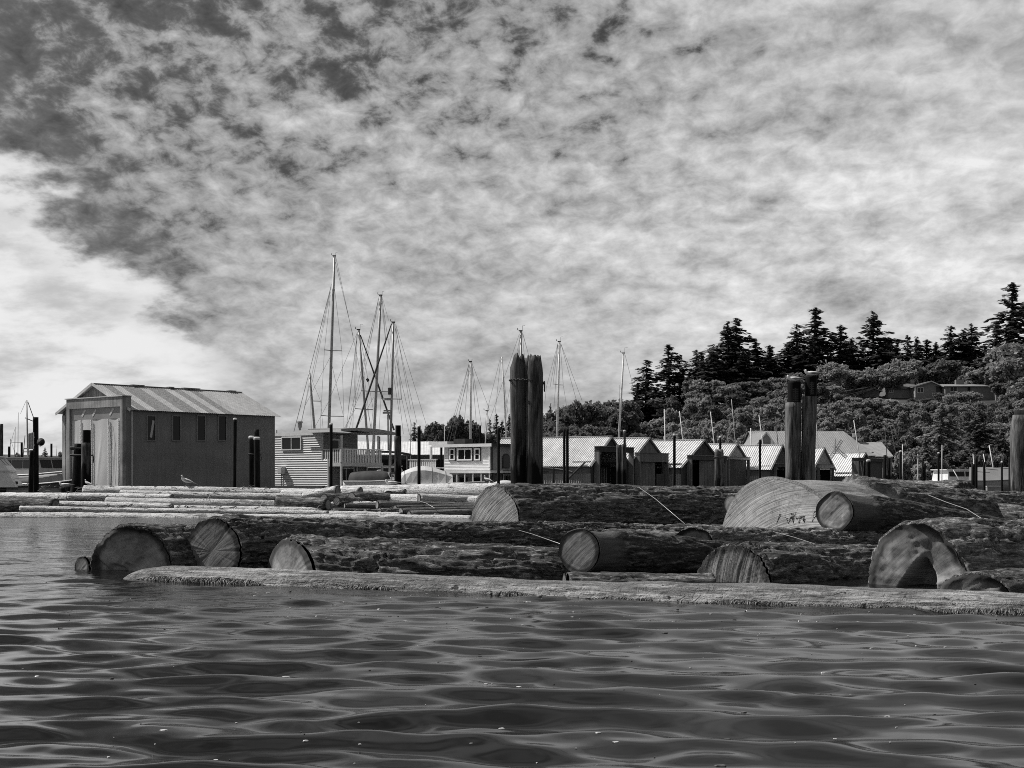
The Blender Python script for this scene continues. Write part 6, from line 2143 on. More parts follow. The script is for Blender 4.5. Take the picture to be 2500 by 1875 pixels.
def rad_dome(t, loc):
    p = loc(946, 977, -0.4)
    part('radar', MB().tube([p, p + Vector((0, 0, 0.14))], 0.32, 12), M['gel_grey'], t)
    p = loc(951.5, 955, -0.3)
    part('deck_light', MB().tube([p + Vector((0, 0, -0.25)), p + Vector((0, 0, 0.25))], 0.14, 8), M['trim_dark'], t)
    q = loc(944, 1006, -0.5)
    m = MB().tube([loc(948, 1100, -0.5), loc(947, 1012, -0.5)], 0.06, 6)
    m.bx(q.x - 0.28, q.x + 0.28, q.y - 0.1, q.y + 0.1, q.z - 0.12, q.z + 0.02).bx(q.x - 0.22, q.x + 0.28, q.y - 0.1, q.y + 0.1, q.z + 0.05, q.z + 0.15)
    part('aerial_post', m, M['alu'], t)


def shape_ball(t, loc):
    p = loc(897, 928, -0.2)
    part('day_shape', MB().slab([p + Vector((-0.12, 0, 0.05)), p + Vector((0.0, 0, -0.16)), p + Vector((0.14, 0, -0.06)), p + Vector((0.12, 0, 0.1)), p + Vector((-0.02, 0, 0.17))], (0, 0.14, 0)), M['trim_dark'], t)


sailboat("sailing boat with the tallest mast of all and two pairs of spreaders", (816.5, 626), (803, 1048), 118.0, 7.0,
         ((856, 792, 834.5), (1016, 783, 839.5)),
         ((809, 694, 754, 912), (808.5, 700, 718, 1054), (808, 702, 731, 1054), (807, 712, 763, 930), (806.5, 720, 792, 856), (792, 856, 783, 1016), (783, 1016, 783, 1062),
          (817, 706, 834.5, 856), (834.5, 856, 839.5, 1016), (839.5, 1016, 839.5, 1066), (820, 628, 866, 842), (866, 842, 905, 1040), (819, 640, 862, 820), (807, 870, 745, 990), (808, 880, 838, 1014)))
sailboat("small sailing boat with the short raked mast west of the tallest one", (755.5, 910), (768, 1049), 114.0, 6.0,
         ((979, 764, 782.7),), ((754, 912, 717, 1054), (755, 935, 731, 1054), (756, 915, 782.7, 979), (782.7, 979, 790, 1060), (757, 920, 760, 1050)), head=False)
sailboat("sailing boat with a raked mast and dark furled sail crossing east", (876, 806), (895, 1048), 112.0, 5.6,
         ((999.5, 867, 911),), ((872, 812, 867, 999), (867, 999, 838, 1050), (873, 815, 845, 1050), (870, 830, 861, 1050), (872, 812, 850, 1000), (878, 812, 911, 999), (911, 999, 905, 1060), (878, 830, 905, 1045), (873, 810, 800, 985), (800, 985, 765, 1050)),
         ((880, 818, 962, 1050),), extra=shape_ball)
sailboat("sailing boat with the second tallest mast, centre of the cluster", (929.7, 722), (913.6, 1052), 110.0, 6.8,
         ((956, 881.7, 951),), ((925, 726, 881.7, 956), (881.7, 956, 842, 1048), (925, 728, 846, 1048), (926, 735, 852, 1050), (924, 730, 889, 880), (933, 725, 949, 783), (934, 730, 951, 956), (951, 956, 958, 1060), (933, 735, 975, 1010), (932, 740, 944, 860), (912, 970, 868, 1050)))
sailboat("sailing boat with radar halfway up its mast and a furled sail crossing west", (960.7, 788), (954, 1060), 104.0, 6.2,
         ((974, 930, 980.5),), ((966, 792, 1042, 1041), (965, 800, 1018, 1033), (965, 800, 981, 974), (981, 974, 1000, 1062), (964, 830, 980, 975), (963, 860, 1008, 1052), (957, 800, 930, 974), (930, 974, 925, 1062), (966, 795, 1003, 1000), (962, 870, 985, 1060)),
         ((956, 790, 869, 1048),), extra=rad_dome)
sailboat("sailing boat with a lone upright mast before the low trees, lights on its spreaders", (1149, 884), (1149, 1083), 122.0, 5.4,
         ((1035, 1133, 1164),), ((1145, 888, 1091, 1076), (1145, 890, 1098, 1076), (1146, 895, 1108, 1076), (1146, 890, 1133, 1035), (1152, 886, 1195, 1000), (1152, 890, 1163, 1035), (1152, 890, 1176, 1040), (1152, 895, 1165, 1060), (1147, 905, 1120, 1012)), mat='alu_pale')
sailboat("sailing boat whose pale bare mast leans just west of the chained pilings", (1225.4, 871), (1236, 1068), 126.0, 4.0,
         (), ((1222, 872, 1190, 1000), (1222, 880, 1203, 1066), (1230, 920, 1246, 1066), (1229, 930, 1240, 1050)), mat='alu_pale', head=False)
sailboat("small sailing boat with a forked short mast beside the flat roof", (1189.6, 1004), (1186, 1068), 124.0, 2.8, (), ((1188, 1008, 1182, 1068), (1192, 1015, 1198, 1068)), mat='alu_pale', hull=5.5)
sailboat("sailing boat hidden behind the chained pilings, only its masthead above them", (1272, 809), (1274, 1068), 108.0, 5.2,
         (), ((1268, 815, 1181, 1068), (1270, 812, 1262, 900), (1271, 812, 1266, 900), (1275, 812, 1283, 900), (1276, 812, 1294, 880), (1276, 815, 1300, 900), (1268, 830, 1222, 1066)))
sailboat("sailing boat with a tall pale mast just east of the chained pilings", (1366, 835), (1360, 1066), 130.0, 5.2,
         ((939.5, 1351, 1375),), ((1362, 838, 1334, 945), (1362, 840, 1343, 945), (1362, 842, 1350, 939), (1334, 945, 1330, 985), (1369, 838, 1408, 980), (1369, 838, 1421, 978), (1368, 840, 1375, 939), (1375, 939, 1383, 990), (1363, 850, 1352, 1000)), mat='alu_pale')
sailboat("sailing boat with a slim pole like mast and wind vane above the boathouse roofs", (1522.5, 863), (1511, 1068), 132.0, 5.0,
         (), ((1526, 866, 1550, 960), (1502, 980, 1475, 1066), (1513, 940, 1512, 1060)), mat='alu_pale')
part_pole = [("pale slender mast beside the dark conifers, above the second boathouse", 1622, 998.5, 1623.6, 1075, 3.2, 'alu_pale'),
             ("slender mast leaning west above the third boathouse's roof", 1659, 1003.5, 1667, 1074, 2.6, 'alu_pale'),
             ("slender mast leaning west above the fourth boathouse's roof", 1734.7, 1005, 1744, 1086, 2.4, 'alu_pale'),
             ("dim dark mast leaning before the bushes, above the fourth boathouse", 1786, 975, 1796, 1088, 2.0, 'alu'),
             ("slender pale mast before the warehouse's roof, nearer its gable", 1853, 1013, 1863.5, 1092, 2.4, 'alu_pale'),
             ("dark mast before the warehouse roof beside the stepped pilings", 1893, 1017, 1900, 1092, 2.4, 'trim_dark'),
             ("short pale post at the warehouse's white trimmed gable", 1833, 1045, 1834, 1092, 3.0, 'alu_pale'),
             ("thin mast crossing the warehouse roof east of the stepped pilings", 1993, 1030, 1998, 1098, 1.8, 'alu'),
             ("pale leaning mast at the warehouse's east slope", 2084.4, 1026, 2097.5, 1110, 2.6, 'alu_pale'),
             ("dark tall mast leaning before the bushes by the annex", 2160, 1040, 2169.5, 1172, 2.2, 'trim_dark'),
             ("dark mast leaning more steeply beside the thick black piling", 2174, 1039, 2196, 1150, 2.4, 'trim_dark'),
             ("pale pole standing against the thick black piling", 2203.5, 1085, 2203.5, 1176, 3.0, 'alu_pale'),
             ("grey pole beside the lime blob piling", 2300, 1086, 2299.5, 1172, 2.6, 'alu_pale'),
             ("white pole leaning far over at the bark log's dark end", 2327, 1147, 2362, 1207, 2.6, 'trim_white'),
             ("shorter of the two white poles leaning by the east boats", 2401, 1108, 2417, 1206, 2.6, 'trim_white'),
             ("longer of the two white poles leaning by the east boats", 2415, 1087, 2437, 1208, 2.8, 'trim_white'),
             ("short white pole against the close pair of pilings", 2375.5, 1108, 2380, 1160, 2.4, 'trim_white'),
             ("thin mast between the balcony cluster and the low trees", 1000.4, 1024, 1002, 1090, 2.2, 'alu'),
             ("thin pole above the pale houseboat's roof", 1085, 1040, 1085, 1084, 2.0, 'alu_pale')]
for lab, x0, y0, x1, y1, w, mt in part_pole:
    d = 100.0 if y1 > 1140 else 128.0
    a, b = at(x0, y0, d), at(x1, y1, d)
    D = (a - b)
    b2 = b - D * ((b.z + 0.3) / D.z)
    o = Vector((b2.x, b2.y, 0))
    ob = link_mesh('pole', MB().tube([b2 - o, a - o], [w / 2 / F * d, w / 2.6 / F * d], 7).mesh('pole', True), M[mt], loc=o)
    tag(ob, lab, 'pole', "thin masts and poles over the marina")


def west_mast(label, x0, y0, x1, y1, w, d, wires=(), mt='alu'):
    a, b = at(x0, y0, d), at(x1, y1, d)
    D = a - b
    b2 = b - D * ((b.z + 0.2) / D.z)
    o = Vector((b2.x, b2.y, 0))
    t = thing('mast', label, 'mast', o, 0, "masts beyond the west cruisers")
    part('spar', MB().tube([b2 - o, a - o], [w / 2 / F * d, w / 2.5 / F * d], 8), M[mt], t, True)
    m = MB()
    for q in wires:
        m.tube([at(q[0], q[1], d) - o, at(q[2], q[3], d) - o], q[4] if len(q) > 4 else 0.014, 4)
    if wires:
        part('rigging', m, M['wire'], t)


west_mast("thick pale mast with a crosspiece just west of the board's piling", 65, 977, 68.5, 1140, 4.6, 124, ((68, 981, 82, 1020, 0.035), (61, 1020, 80, 1028, 0.04), (63, 980, 50, 1010)))
west_mast("tall hairline mast west of the thick one", 44.5, 1007, 43.5, 1130, 1.9, 140)
west_mast("hairline mast with a stay, shorter than its neighbour", 37, 1042, 35.5, 1130, 2.2, 140, ((36, 1048, 24, 1090),))
west_mast("short mast with slanting stays above the west cruiser", 25, 1072, 25, 1130, 2.2, 136, ((26, 1073, 36, 1105), (30, 1080, 53, 1080, 0.02)))
west_mast("mast leaning past the black piling between the cruisers", 61, 1063, 55, 1130, 2.4, 136, mt='trim_dark')
west_mast("short vane pole far off beside the boat shed", 138.5, 1087, 138, 1120, 1.8, 150)


# street furniture on shore
def light_pole():
    p = at(2241, 1168, 150)
    t = thing('utility_pole', "white pole with a crossarm and hanging lamp before the bushes", 'pole', (p.x, p.y, 0.0))
    part('shaft', MB().tube([(0, 0, 0), (0, 0, zat(1108, 150))], 0.055, 7), M['trim_white'], t)
    zz = zat(1113, 150)
    part('crossarm', MB().bx(-0.52, 0.42, -0.04, 0.04, zz - 0.05, zz + 0.04), M['trim_white'], t)
    m = MB().tube([(-0.45, 0, zz - 0.06), (-0.55, 0, zz - 0.5), (-0.35, 0, zz - 0.55), (-0.45, 0, zz - 0.06)], 0.02, 4)
    part('lamp_bracket', m, M['alu_pale'], t)
    p = at(2243.6, 955, 322)
    g = float(ground(p.x, p.y))
    t = thing('utility_pole', "tall utility pole behind the gabled hillside house", 'pole', (p.x, p.y, g - 0.5))
    h = zat(889, 322) - g + 0.5
    part('shaft', MB().tube([(0, 0, 0), (0, 0, h)], 0.17, 8), M['trim'], t)
    part('crossarm', MB().bx(-1.0, 1.0, -0.08, 0.08, h - 0.9, h - 0.75), M['plank'], t)
    part('transformer', MB().tube([(0.35, -0.2, h - 2.6), (0.35, -0.2, h - 1.6)], 0.28, 10), M['gel_grey'], t)
    m = MB()
    for k in (-0.9, 0.0, 0.9):
        A, B = Vector((k, 0, h - 0.7)), at(1806, 985, 250) - Vector((p.x, p.y, g - 0.5)) + Vector((k * 0.3, 0, k * 1.2))
        m.tube([A + (B - A) * (i / 14) - Vector((0, 0, 3.0 * (1 - (2 * i / 14 - 1) ** 2))) for i in range(15)], 0.03, 4)
    part('wires', m, M['wire'], t)


light_pole()

# ------------------------------------------------------------------ trees
def quads_from(c, u, v):
    n = len(c)
    V = np.stack([c - u - v, c + u - v, c + u * 0.8 + v, c - u * 0.8 + v], 1).reshape(-1, 3)
    Q = np.arange(n * 4).reshape(-1, 4)
    return V, Q


def rand_dirs(rs, n):
    d = rs.normal(size=(n, 3))
    return d / np.linalg.norm(d, axis=1)[:, None]


def conifer(seed, h=20.0, w=4.2, n_whorl=46, droop=0.35, bare=0.10, gaps=0.2, top=0.9, dens=1.0):
    """crown: whorls of drooping boughs carrying flat sprays; uneven, gappy outline"""
    rs = np.random.RandomState(seed)
    C, U, Vv = [], [], []
    tw = MB()
    for k in range(n_whorl):
        f = bare + (1 - bare) * (k / n_whorl) ** 0.92
        z = h * f
        prof = (1 - f) ** 0.70 * (0.9 + 0.1 * math.sin(f * 9 + seed)) + 0.02
        nb_ = rs.randint(4, 7)
        a0 = rs.rand() * 6.28
        for b in range(nb_):
            if rs.rand() < gaps * 0.7:
                continue
            a = a0 + b * 6.28 / nb_ + rs.normal(0, 0.35)
            z = h * f + rs.normal(0, 0.34)
            L = w * prof * rs.uniform(0.35, 1.35) * (1 + 0.22 * math.sin(a * 2 + seed + z)) * (1 + 0.2 * math.sin(z * 1.3 + seed * 2 + a))
            if L < 0.25:
                L = 0.25
            dirx, diry = math.cos(a), math.sin(a)
            up = 0.30 * (f - 0.45)
            m = max(5, int(L * 8.5 * dens))
            s = rs.rand(m) ** 0.7
            px = dirx * L * s
            py = diry * L * s
            pz = z + L * (up * s - droop * s ** 2) + L * rs.uniform(0.05, 0.30) * s ** 3
            side = (rs.rand(m) - 0.5) * 0.55 * L * (1 - s * 0.75) * 0.7
            px += -diry * side
            py += dirx * side
            pz += -np.abs(side) * 0.25 + rs.normal(0, 0.16, m)
            C.append(np.stack([px, py, pz], 1))
            sz = (0.26 + 0.20 * rs.rand(m)) * (0.6 + 0.4 * min(1, L / 2))
            ang = a + np.sign(side) * rs.uniform(0.2, 0.9, m)
            u = np.stack([np.cos(ang) * sz, np.sin(ang) * sz, -sz * rs.uniform(0.1, 0.6, m)], 1)
            tl = rs.normal(0, 0.35, m)
            vv = np.stack([-np.sin(ang) * sz * 0.45, np.cos(ang) * sz * 0.45, sz * tl * 0.5 - sz * 0.12], 1)
            U.append(u)
            Vv.append(vv)
            if L > 1.0 and rs.rand() < 0.4:
                tw.tube([(0, 0, z), (dirx * L * 0.8, diry * L * 0.8, z + L * (up * 0.8 - droop * 0.64))], [0.05, 0.015], 3)
    C, U, Vv = np.concatenate(C), np.concatenate(U), np.concatenate(Vv)
    V, Q = quads_from(C, U, Vv)
    crown = mesh_np('crown', V, Q)
    tw.tube([(0, 0, -3), (0, 0, h * 0.5), (0, 0, h * 0.985)], [h * 0.017, h * 0.010, 0.03], 7)
    return crown, tw.mesh('trunk')


def broadleaf(seed, h=9.0, w=4.0, n_cl=60, leaves=5200, trunk_f=0.25, ls=0.22, zlo=0.30, nl=7, lr=1.0):
    """crown: many leaf clumps set on an uneven dome of limbs, gaps between them"""
    rs = np.random.RandomState(seed)
    tw = MB()
    hz0 = h * trunk_f
    cl = []
    lobes = [(rs.uniform(-1, 1) * w * 0.55, rs.uniform(-1, 1) * w * 0.55, hz0 + (h - hz0) * rs.uniform(zlo, 0.72), rs.uniform(0.32, 0.52) * w * lr) for _ in range(nl)]
    lobes.append((0, 0, hz0 + (h - hz0) * 0.66, w * 0.5 * lr))
    for x, y, z, r in lobes:
        tw.tube([(0, 0, hz0 * 0.7), (x * 0.5, y * 0.5, z * 0.6 + hz0 * 0.3), (x, y, z)], [h * 0.016, h * 0.010, 0.03], 5)
        m = max(4, n_cl // (nl + 1))
        dd = rand_dirs(rs, m)
        dd[:, 2] = np.abs(dd[:, 2]) * 1.0 - 0.25 * (rs.rand(m) < 0.45)
        rr = r * rs.uniform(0.75, 1.08, m)
        for q in range(m):
            cl.append((x + dd[q, 0] * rr[q], y + dd[q, 1] * rr[q], min(h * 0.98, z + dd[q, 2] * rr[q] * 0.9), r * rs.uniform(0.16, 0.34)))
    tw.tube([(0, 0, -2.5), (0.1, 0, hz0), (0, 0, h * 0.6)], [h * 0.026, h * 0.020, 0.05], 7)
    per = max(8, leaves // len(cl))
    C, N = [], []
    for x, y, z, r in cl:
        d = rand_dirs(rs, per)
        rad = r * rs.uniform(0.3, 1.25, per) ** 0.75
        C.append(np.array([x, y, z]) + d * rad[:, None] * np.array([1.25, 1.25, 1.05]))
        N.append(d)
    for x, y, z, r in lobes:
        d = rand_dirs(rs, per * 2)
        C.append(np.array([x, y, z]) + d * (r * rs.uniform(0.3, 1.0, per * 2) ** 0.5)[:, None])
        N.append(d)
    C, N = np.concatenate(C), np.concatenate(N)
    C += rs.normal(0, 0.10, C.shape)
    n = len(C)
    N = N * 0.7 + rs.normal(0, 0.7, (n, 3)) + np.array([-0.15, 0, 0.3])
    N /= np.linalg.norm(N, axis=1)[:, None]
    t = np.cross(N, rand_dirs(rs, n))
    t /= np.linalg.norm(t, axis=1)[:, None] + 1e-6
    b = np.cross(N, t)
    sz = ls * rs.uniform(0.6, 1.3, n)
    V, Q = quads_from(C, t * sz[:, None] * 0.8, b * sz[:, None])
    return mesh_np('crown', V, Q), tw.mesh('trunk')


PROTO = {}
for k in range(5):
    PROTO['con%d' % k] = conifer(20 + k, 20.0, (4.3, 3.6, 5.0, 3.9, 4.6)[k], 46, (0.34, 0.42, 0.30, 0.38, 0.45)[k], 0.10, (0.2, 0.35, 0.25, 0.45, 0.2)[k])
for k in range(2):
    PROTO['hem%d' % k] = conifer(40 + k, 20.0, (5.4, 4.8)[k], 40, (0.62, 0.55)[k], 0.06, 0.2, dens=1.2)
for k in range(5):
    PROTO['leaf%d' % k] = broadleaf(60 + k, 10.0, (4.6, 4.0, 5.2, 4.4, 3.6)[k], 90 + 12 * k, 7800)
for k in range(5):
    PROTO['bank%d' % k] = broadleaf(100 + k, 10.0, (5.0, 4.4, 5.4, 4.0, 4.8)[k], 130, 9500, 0.03, 0.20, 0.06, 20, 0.6)
for k in range(2):
    PROTO['round%d' % k] = broadleaf(80 + k, 6.0, 3.2, 80, 4200, 0.12, 0.16)
USED = set()


def tree(kind, leafmat, label, cat, px, pyt, d, wpx=None, group=None, name='tree', base=None, rz=None):
    """tree whose top the photo shows at (px, pyt), standing on the hill at depth d"""
    crown, trunk = PROTO[kind]
    p = at(px, pyt, d)
    g = float(ground(p.x, p.y)) - 0.3 if base is None else base
    h0 = {'c': 20.0, 'h': 20.0, 'l': 10.0, 'r': 6.0, 'b': 10.0}[kind[0]]
    sz = (p.z - g) / h0
    if wpx:
        ext = {'con0': 4.3, 'con1': 3.6, 'con2': 5.0, 'con3': 3.9, 'con4': 4.6, 'hem0': 5.4, 'hem1': 4.8}.get(kind, None)
        ext = ext or {'leaf0': 4.6, 'leaf1': 4.0, 'leaf2': 5.2, 'leaf3': 4.4, 'leaf4': 3.6, 'bank0': 5.0, 'bank1': 4.4, 'bank2': 5.4, 'bank3': 4.0, 'bank4': 4.8}.get(kind, 3.2)
        sx = wpx / 2 / F * d / (ext * 0.95)
    else:
        sx = sz
    t = thing(name, label, cat, (p.x, p.y, g), rnd.uniform(0, 6.28) if rz is None else rz, group)
    t.scale = (sx, sx, sz)
    for nm, me in (('crown', crown), ('trunk', trunk)):
        key = (kind, nm, leafmat)
        if key not in USED and nm == 'crown':
            if len(me.materials):
                me = me.copy()
                me.materials.clear()
            me.materials.append(M[leafmat])
            PROTO[kind + leafmat] = me
            USED.add(key)
        if nm == 'crown':
            me = PROTO[kind + leafmat]
        elif len(me.materials) == 0:
            me.materials.append(M['trunk'])
        o = bpy.data.objects.new(nm, me)
        COL.objects.link(o)
        o.parent = t
    return t


G_CON = "dark conifers along the ridge"
CON = [
    (1578, 880, 312, 96, 'con4', "broad dark conifer at the foot of the ridge, beside the pole like mast"),
    (1556, 935, 308, 70, 'con3', "shaggy low conifer touching the pole like mast"),
    (1632, 840, 318, 78, 'con1', "conifer with a tufted crown, second group up the ridge"),
    (1660, 866, 320, 62, 'con3', "slim conifer close behind the tuft crowned one"),
    (1684, 905, 322, 60, 'con0', "short conifer in the dip between two ridge groups"),
    (1713, 860, 318, 58, 'con1', "pointed conifer standing low before the big pair"),
    (1776, 790, 320, 104, 'con2', "western half of the big conifer pair above the third boathouse"),
    (1797, 778, 322, 100, 'con4', "taller half of the big conifer pair above the third boathouse"),
    (1740, 858, 314, 84, 'con0', "bushy conifer at the big pair's west flank"),
    (1845, 832, 324, 74, 'con0', "ragged conifer just east of the big pair"),
    (1878, 842, 326, 62, 'con1', "thin spired conifer before the stepped pilings"),
    (1946, 793, 322, 100, 'con4', "wide conifer leaning on the ridge's tallest spire"),
    (1990, 750, 326, 94, 'con1', "tall spired conifer directly above the stepped pilings"),
    (1925, 840, 322, 80, 'con0', "half hidden conifer behind the stepped pilings"),
    (2021, 832, 326, 70, 'con3', "low conifer in the gap east of the spired one"),
    (2052, 793, 328, 70, 'con1', "narrow conifer with tiered boughs, east of the gap"),
    (2078, 825, 330, 66, 'con0', "small dark conifer beside the tiered one"),
    (2104, 838, 330, 60, 'con3', "low dark conifer at the heavy crowned one's west side"),
    (2132, 764, 326, 108, 'con2', "heavy crowned conifer with a lopsided top, mid ridge"),
    (2172, 824, 332, 56, 'con0', "first of the three small conifers east of the heavy crowned one"),
    (2190, 828, 334, 54, 'con1', "second of the three small conifers east of the heavy crowned one"),
    (2216, 818, 334, 62, 'con3', "conifer with a feathery top behind the utility pole"),
    (2238, 822, 336, 58, 'con0', "conifer just east of the utility pole's head"),
    (2262, 828, 336, 60, 'con1', "conifer with a notched top in the row above the gabled house"),
    (2284, 836, 336, 54, 'con0', "last low conifer of the row above the gabled house"),
    (2322, 797, 334, 92, 'con4', "spreading conifer, west one of the trio above the flat roofed house"),
    (2352, 803, 336, 78, 'con0', "middle conifer of the trio above the flat roofed house"),
    (2372, 794, 334, 84, 'con2', "east conifer of the trio above the flat roofed house"),
    (2404, 848, 330, 70, 'con3', "thin conifer between the trio and the edge trees"),
    (2432, 805, 318, 90, 'con0', "conifer shouldering the edge tree's west side"),
    (2472, 690, 306, 116, 'con1', "tallest conifer, at the frame's east edge"),
    (2505, 735, 300, 120, 'con3', "second conifer at the frame's east edge, partly cut off"),
    (1600, 945, 306, 80, 'con0', "dark conifer filling the ridge's foot before the tufted one"),
    (1815, 870, 316, 90, 'con2', "dense conifer body below the big pair"),
    (1965, 860, 318, 96, 'con2', "dense conifer body below the spired one"),
    (2150, 850, 322, 90, 'con0', "dense conifer beside the heavy crowned one"),
]
for px, py, d, w, kd, lab in CON:
    tree(kd, 'needle', lab, 'conifer', px, py, d, w * 1.7, G_CON, 'conifer')
fc = random.Random(5)
NTH = ["first", "second", "third", "fourth", "fifth", "sixth", "seventh", "eighth", "ninth", "tenth", "eleventh", "twelfth", "thirteenth", "fourteenth", "fifteenth", "sixteenth", "seventeenth", "eighteenth", "nineteenth",
       "twentieth", "last but three", "last but two", "last but one", "last"]
px, q = 1700, -1
while px < 2440:
    q += 1
    tree('con%d' % fc.randint(0, 4), 'needle', "low conifer in the ridge's dark band, %s from its west end" % NTH[q], 'conifer', px, fc.uniform(846, 882), fc.uniform(320, 334), fc.uniform(95, 130), "conifers filling the ridge's dark band", 'conifer')
    px += fc.uniform(26, 44)
# low bank conifers with drooping boughs
tree('hem0', 'leaf', "pale drooping conifer on the lower bank, centre of the bushes", 'conifer', 2300, 985, 190, 150, None, 'conifer', base=0.3)
tree('hem1', 'leaf_dark', "drooping conifer with a pale bare stem by the east boats", 'conifer', 2392, 1000, 182, 150, None, 'conifer', base=0.3)
tree('hem0', 'leaf_dark', "dark drooping conifer beside the stout pale piling", 'conifer', 2446, 1046, 180, 110, None, 'conifer', base=0.3)
tree('hem1', 'leaf', "young drooping conifer before the bank, west of the pale one", 'conifer', 2262, 1062, 182, 80, None, 'conifer', base=0.3)
# far woods in the middle distance
FARC = [(1012, 1032, 54, 'con4', "conifer tip nearest the white capped piling, far shore"), (1028, 1048, 40, 'con0', "smaller conifer beside it on the far shore"),
        (1041, 1042, 40, 'con3', "conifer rising at the far shore's bright roof end"), (1212, 1010, 44, 'con1', "spired conifer behind the forked mast"),
        (1243, 1012, 40, 'con0', "conifer at the chained pilings' west edge, far shore"), (1344, 988, 42, 'con2', "lone pointed conifer beside the chained pilings' east edge"),
        (1196, 1022, 40, 'con3', "dim conifer between mast and pilings, far shore"), (1226, 1026, 44, 'con0', "dim conifer close to the leaning bare mast"), (1325, 1010, 40, 'con0', "conifer hidden at the chained pilings' flank")]
for px, py, w, kd, lab in FARC:
    tree(kd, 'leaf_dark', lab, 'conifer', px, py, 300, w, "conifers on the far shore", 'conifer')
FARL = [(1062, 1024, 66, "tall leafy tree on the far shore, west end"), (1092, 1034, 54, "leafy tree in the notch of the far shore"), (1118, 1018, 66, "tall rounded tree left of the upright mast, far shore"),
        (1142, 1022, 60, "rounded tree behind the upright mast, far shore"), (1168, 1046, 50, "lower leafy tree east of the upright mast"), (1190, 1052, 50, "leafy shrub behind the forked mast"), (1220, 1054, 52, "leafy shrub before the bare mast's foot"),
        (1048, 1060, 50, "low shrub under the far shore's west trees"), (1085, 1062, 60, "low shrub under the far shore's middle trees"), (1130, 1058, 60, "low shrub at the upright mast's foot"), (1250, 1058, 50, "shrub at the chained pilings' west side")]
for k, (px, py, w, lab) in enumerate(FARL):
    tree('leaf%d' % (k % 5), 'leaf_dark', lab, 'tree', px, py, 285, w, "leafy trees on the far shore", 'leafy_tree')
for px, py, w, lab in ((10, 1108, 22, "tiny far tree at the west horizon, outermost"), (42, 1100, 24, "tiny far tree between the hairline masts"), (110, 1092, 34, "small far conifer behind the dish"), (149, 1098, 26, "small far tree at the boat shed's west edge"), (62, 1112, 18, "tiny far shrub behind the thick pale mast")):
    tree('leaf4' if px != 110 else 'con0', 'leaf', lab, 'tree', px, py, 420, w, "small trees on the west horizon", 'far_tree', base=0.5)
# big leafy trees at the foot of the ridge
LEAFY = [(1352, 1020, 80), (1378, 1004, 84), (1405, 984, 92), (1440, 975, 104), (1478, 980, 96), (1512, 968, 96), (1530, 1000, 80), (1395, 1040, 80), (1450, 1034, 90), (1495, 1036, 86), (1340, 1048, 60), (1425, 1050, 80)]
LLAB = ["leafy tree nearest the chained pilings, at the ridge's west foot", "leafy tree behind the tall pale mast", "rounded leafy tree just east of the tall pale mast", "high domed leafy tree midway to the pole like mast",
        "leafy tree beside the high domed one", "tallest leafy tree, next to the pole like mast", "leafy tree under the pole like mast's stay", "low leafy tree above the first boathouse roof, behind two slim pilings", "low leafy tree above the first boathouse's ridge end",
        "low leafy tree above the open boathouse's peak", "low bush at the chained pilings' east side", "low bush above the first boathouse's ridge"]
for k, (px, py, w) in enumerate(LEAFY):
    tree('leaf%d' % (k % 5), 'leaf_dark', LLAB[k], 'tree', px, py, 262 - (py - 970) * 0.35, w * 1.1, "leafy trees at the ridge's west foot", 'leafy_tree')
MIDL = [(1705, 915, 90, 300, "leafy tree under the pointed ridge conifer"), (1745, 925, 90, 296, "leafy tree at the big pair's foot"), (1690, 940, 80, 292, "lower leafy tree west of the big pair"), (1830, 930, 90, 296, "leafy tree at the big pair's east foot"),
        (1885, 910, 84, 300, "leafy tree behind the shorter stepped piling"), (2030, 880, 90, 300, "leafy tree east of the taller stepped piling"), (2010, 925, 70, 292, "bush beside the taller stepped piling's head"), (2195, 880, 90, 312, "leafy tree below the three small conifers"),
        (2275, 868, 90, 316, "leafy tree behind the gabled house's ridge"), (2310, 872, 100, 314, "broad leafy tree behind the flat roofed house"), (2345, 880, 90, 312, "leafy tree over the broad chimney"), (2395, 900, 90, 306, "leafy tree past the flat roof's east end"),
        (2430, 860, 100, 300, "leafy tree at the edge conifer's foot"), (2484, 830, 130, 286, "large overhanging leafy tree at the east edge"), (2505, 900, 130, 280, "lower bough mass of the east edge, above the stout piling"), (2462, 930, 90, 284, "leafy tree over the white house corner"),
        (2080, 890, 90, 306, "leafy tree above the small white framed window house"), (2125, 900, 80, 304, "leafy tree left of the low wing house"), (1640, 950, 84, 290, "leafy tree under the tufted ridge conifer"), (1780, 935, 90, 292, "shadowed leafy tree below the big pair"),
        (2240, 885, 70, 316, "leafy tree round the utility pole"), (2165, 905, 70, 304, "bushy tree by the low wing's roof end"), (1940, 900, 90, 302, "leafy tree between the stepped pilings")]
for k, (px, py, w, d, lab) in enumerate(MIDL):
    tree(('leaf%d' if k % 2 else 'bank%d') % (k % 5), 'leaf' if k % 3 else 'leaf_dark', lab, 'tree', px, py, d, w * 1.12, "leafy trees among the ridge conifers", 'leafy_tree')
for px, py, w, d, lab in ((2228, 972, 36, 280, "clipped round dark bush below the gabled house's corner"), (2262, 971, 24, 281, "smaller clipped round bush under the gabled house"), (2292, 957, 34, 284, "round bush before the flat roofed house's porch"), (2340, 955, 60, 282, "rounded bush under the flat roofed house's wall"), (2372, 954, 46, 284, "pale flowering bush at the flat roofed house's east part")):
    tree('round%d' % (int(px) % 2), 'leaf_dark' if w < 40 else 'leaf_pale', lab, 'bush', px, py, d, w * 1.1, "garden bushes under the hillside houses", 'round_bush', base=zat(py + w * 0.9, d))
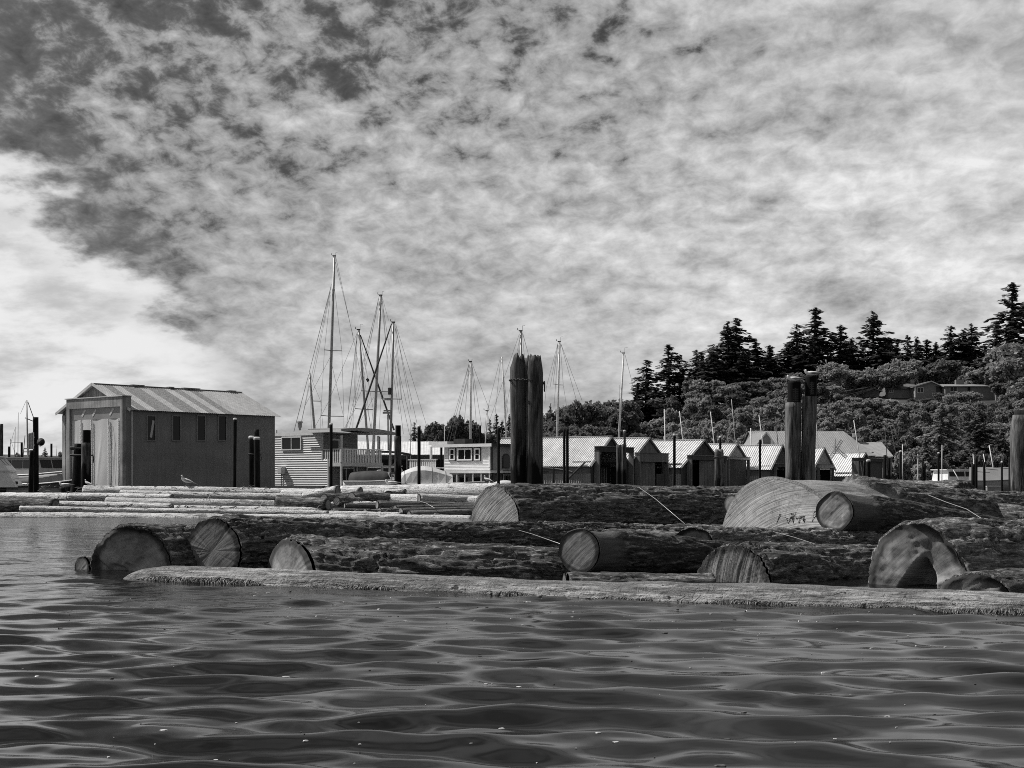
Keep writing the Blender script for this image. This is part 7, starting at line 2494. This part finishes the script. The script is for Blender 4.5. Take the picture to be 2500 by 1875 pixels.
# the bank: leafy bushes in rows down to the shore
ROWS = [  # depth, top row by column
    (180, 1085, 1075), (192, 1062, 1050), (206, 1040, 1030), (222, 1030, 1005), (238, 1018, 992), (254, 1005, 985), (268, 995, 978)]
bk = random.Random(21)
ZONES = [(1330, 1480, "first boathouse's roof"), (1480, 1600, "open boathouse's peak"), (1600, 1700, "third boathouse's roof"), (1700, 1800, "roped pilings"), (1800, 1900, "warehouse's gable"), (1900, 2000, "stepped pilings"),
         (2000, 2110, "warehouse's ridge"), (2110, 2200, "annex roof"), (2200, 2280, "crossarm pole"), (2280, 2370, "pale drooping conifer"), (2370, 2520, "east boats")]
RN = ["lowest bush row by the shore", "second bush row up the bank", "third bush row up the bank", "fourth bush row up the bank", "fifth bush row up the bank", "sixth bush row up the bank", "topmost bush row of the bank"]
BUSH = []
for ri, (d, yl, yr) in enumerate(ROWS):
    px = 1560 if ri > 2 else 1600
    while px < 2530:
        k = (px - 1560) / 960
        gx = at(px, 1170, d)
        gpy = HZ - (float(ground(gx.x, gx.y)) - H) / d * F
        hpx = bk.uniform(62, 108) * 215 / d
        pyt = gpy - hpx
        if px < 1700:
            pyt = max(pyt, 1010 - (px - 1560) * 0.5)
        # keep the houses clear
        if 2150 < px < 2450 and pyt < 968:
            pyt = 968 + bk.uniform(0, 10)
        if 2050 < px < 2160 and pyt < 956:
            pyt = 956 + bk.uniform(0, 8)
        w = bk.uniform(62, 98) * 230 / d
        zone = [z for z in ZONES if z[0] <= px < z[1]]
        zn = zone[0][2] if zone else "east boats"
        if pyt < gpy - 12:
            kd = 'bank%d' % bk.randint(0, 4)
            BUSH.append((kd, bk.choice(['leaf', 'leaf', 'leaf_pale', 'leaf_dark']), zn, ri, px, pyt, d + bk.uniform(-5, 5), w))
        px += w * bk.uniform(0.42, 0.62)
ORD = {1: [''], 2: ['western ', 'eastern '], 3: ['western ', 'middle ', 'eastern '], 4: ['westernmost ', 'second ', 'third ', 'easternmost ']}
for kd, lm, zn, ri, px, pyt, d, w in BUSH:
    same = [q for q in BUSH if q[2] == zn and q[3] == ri]
    o_ = ORD.get(len(same), [''] * len(same))[[q[4] for q in same].index(px)]
    tree(kd, lm, "%sleafy bush behind the %s, %s" % (o_, zn, RN[ri]), 'bush', px, pyt, d, w, "leafy bushes covering the bank, %s" % RN[ri], 'bank_bush')
# grass and brambles along the water's edge
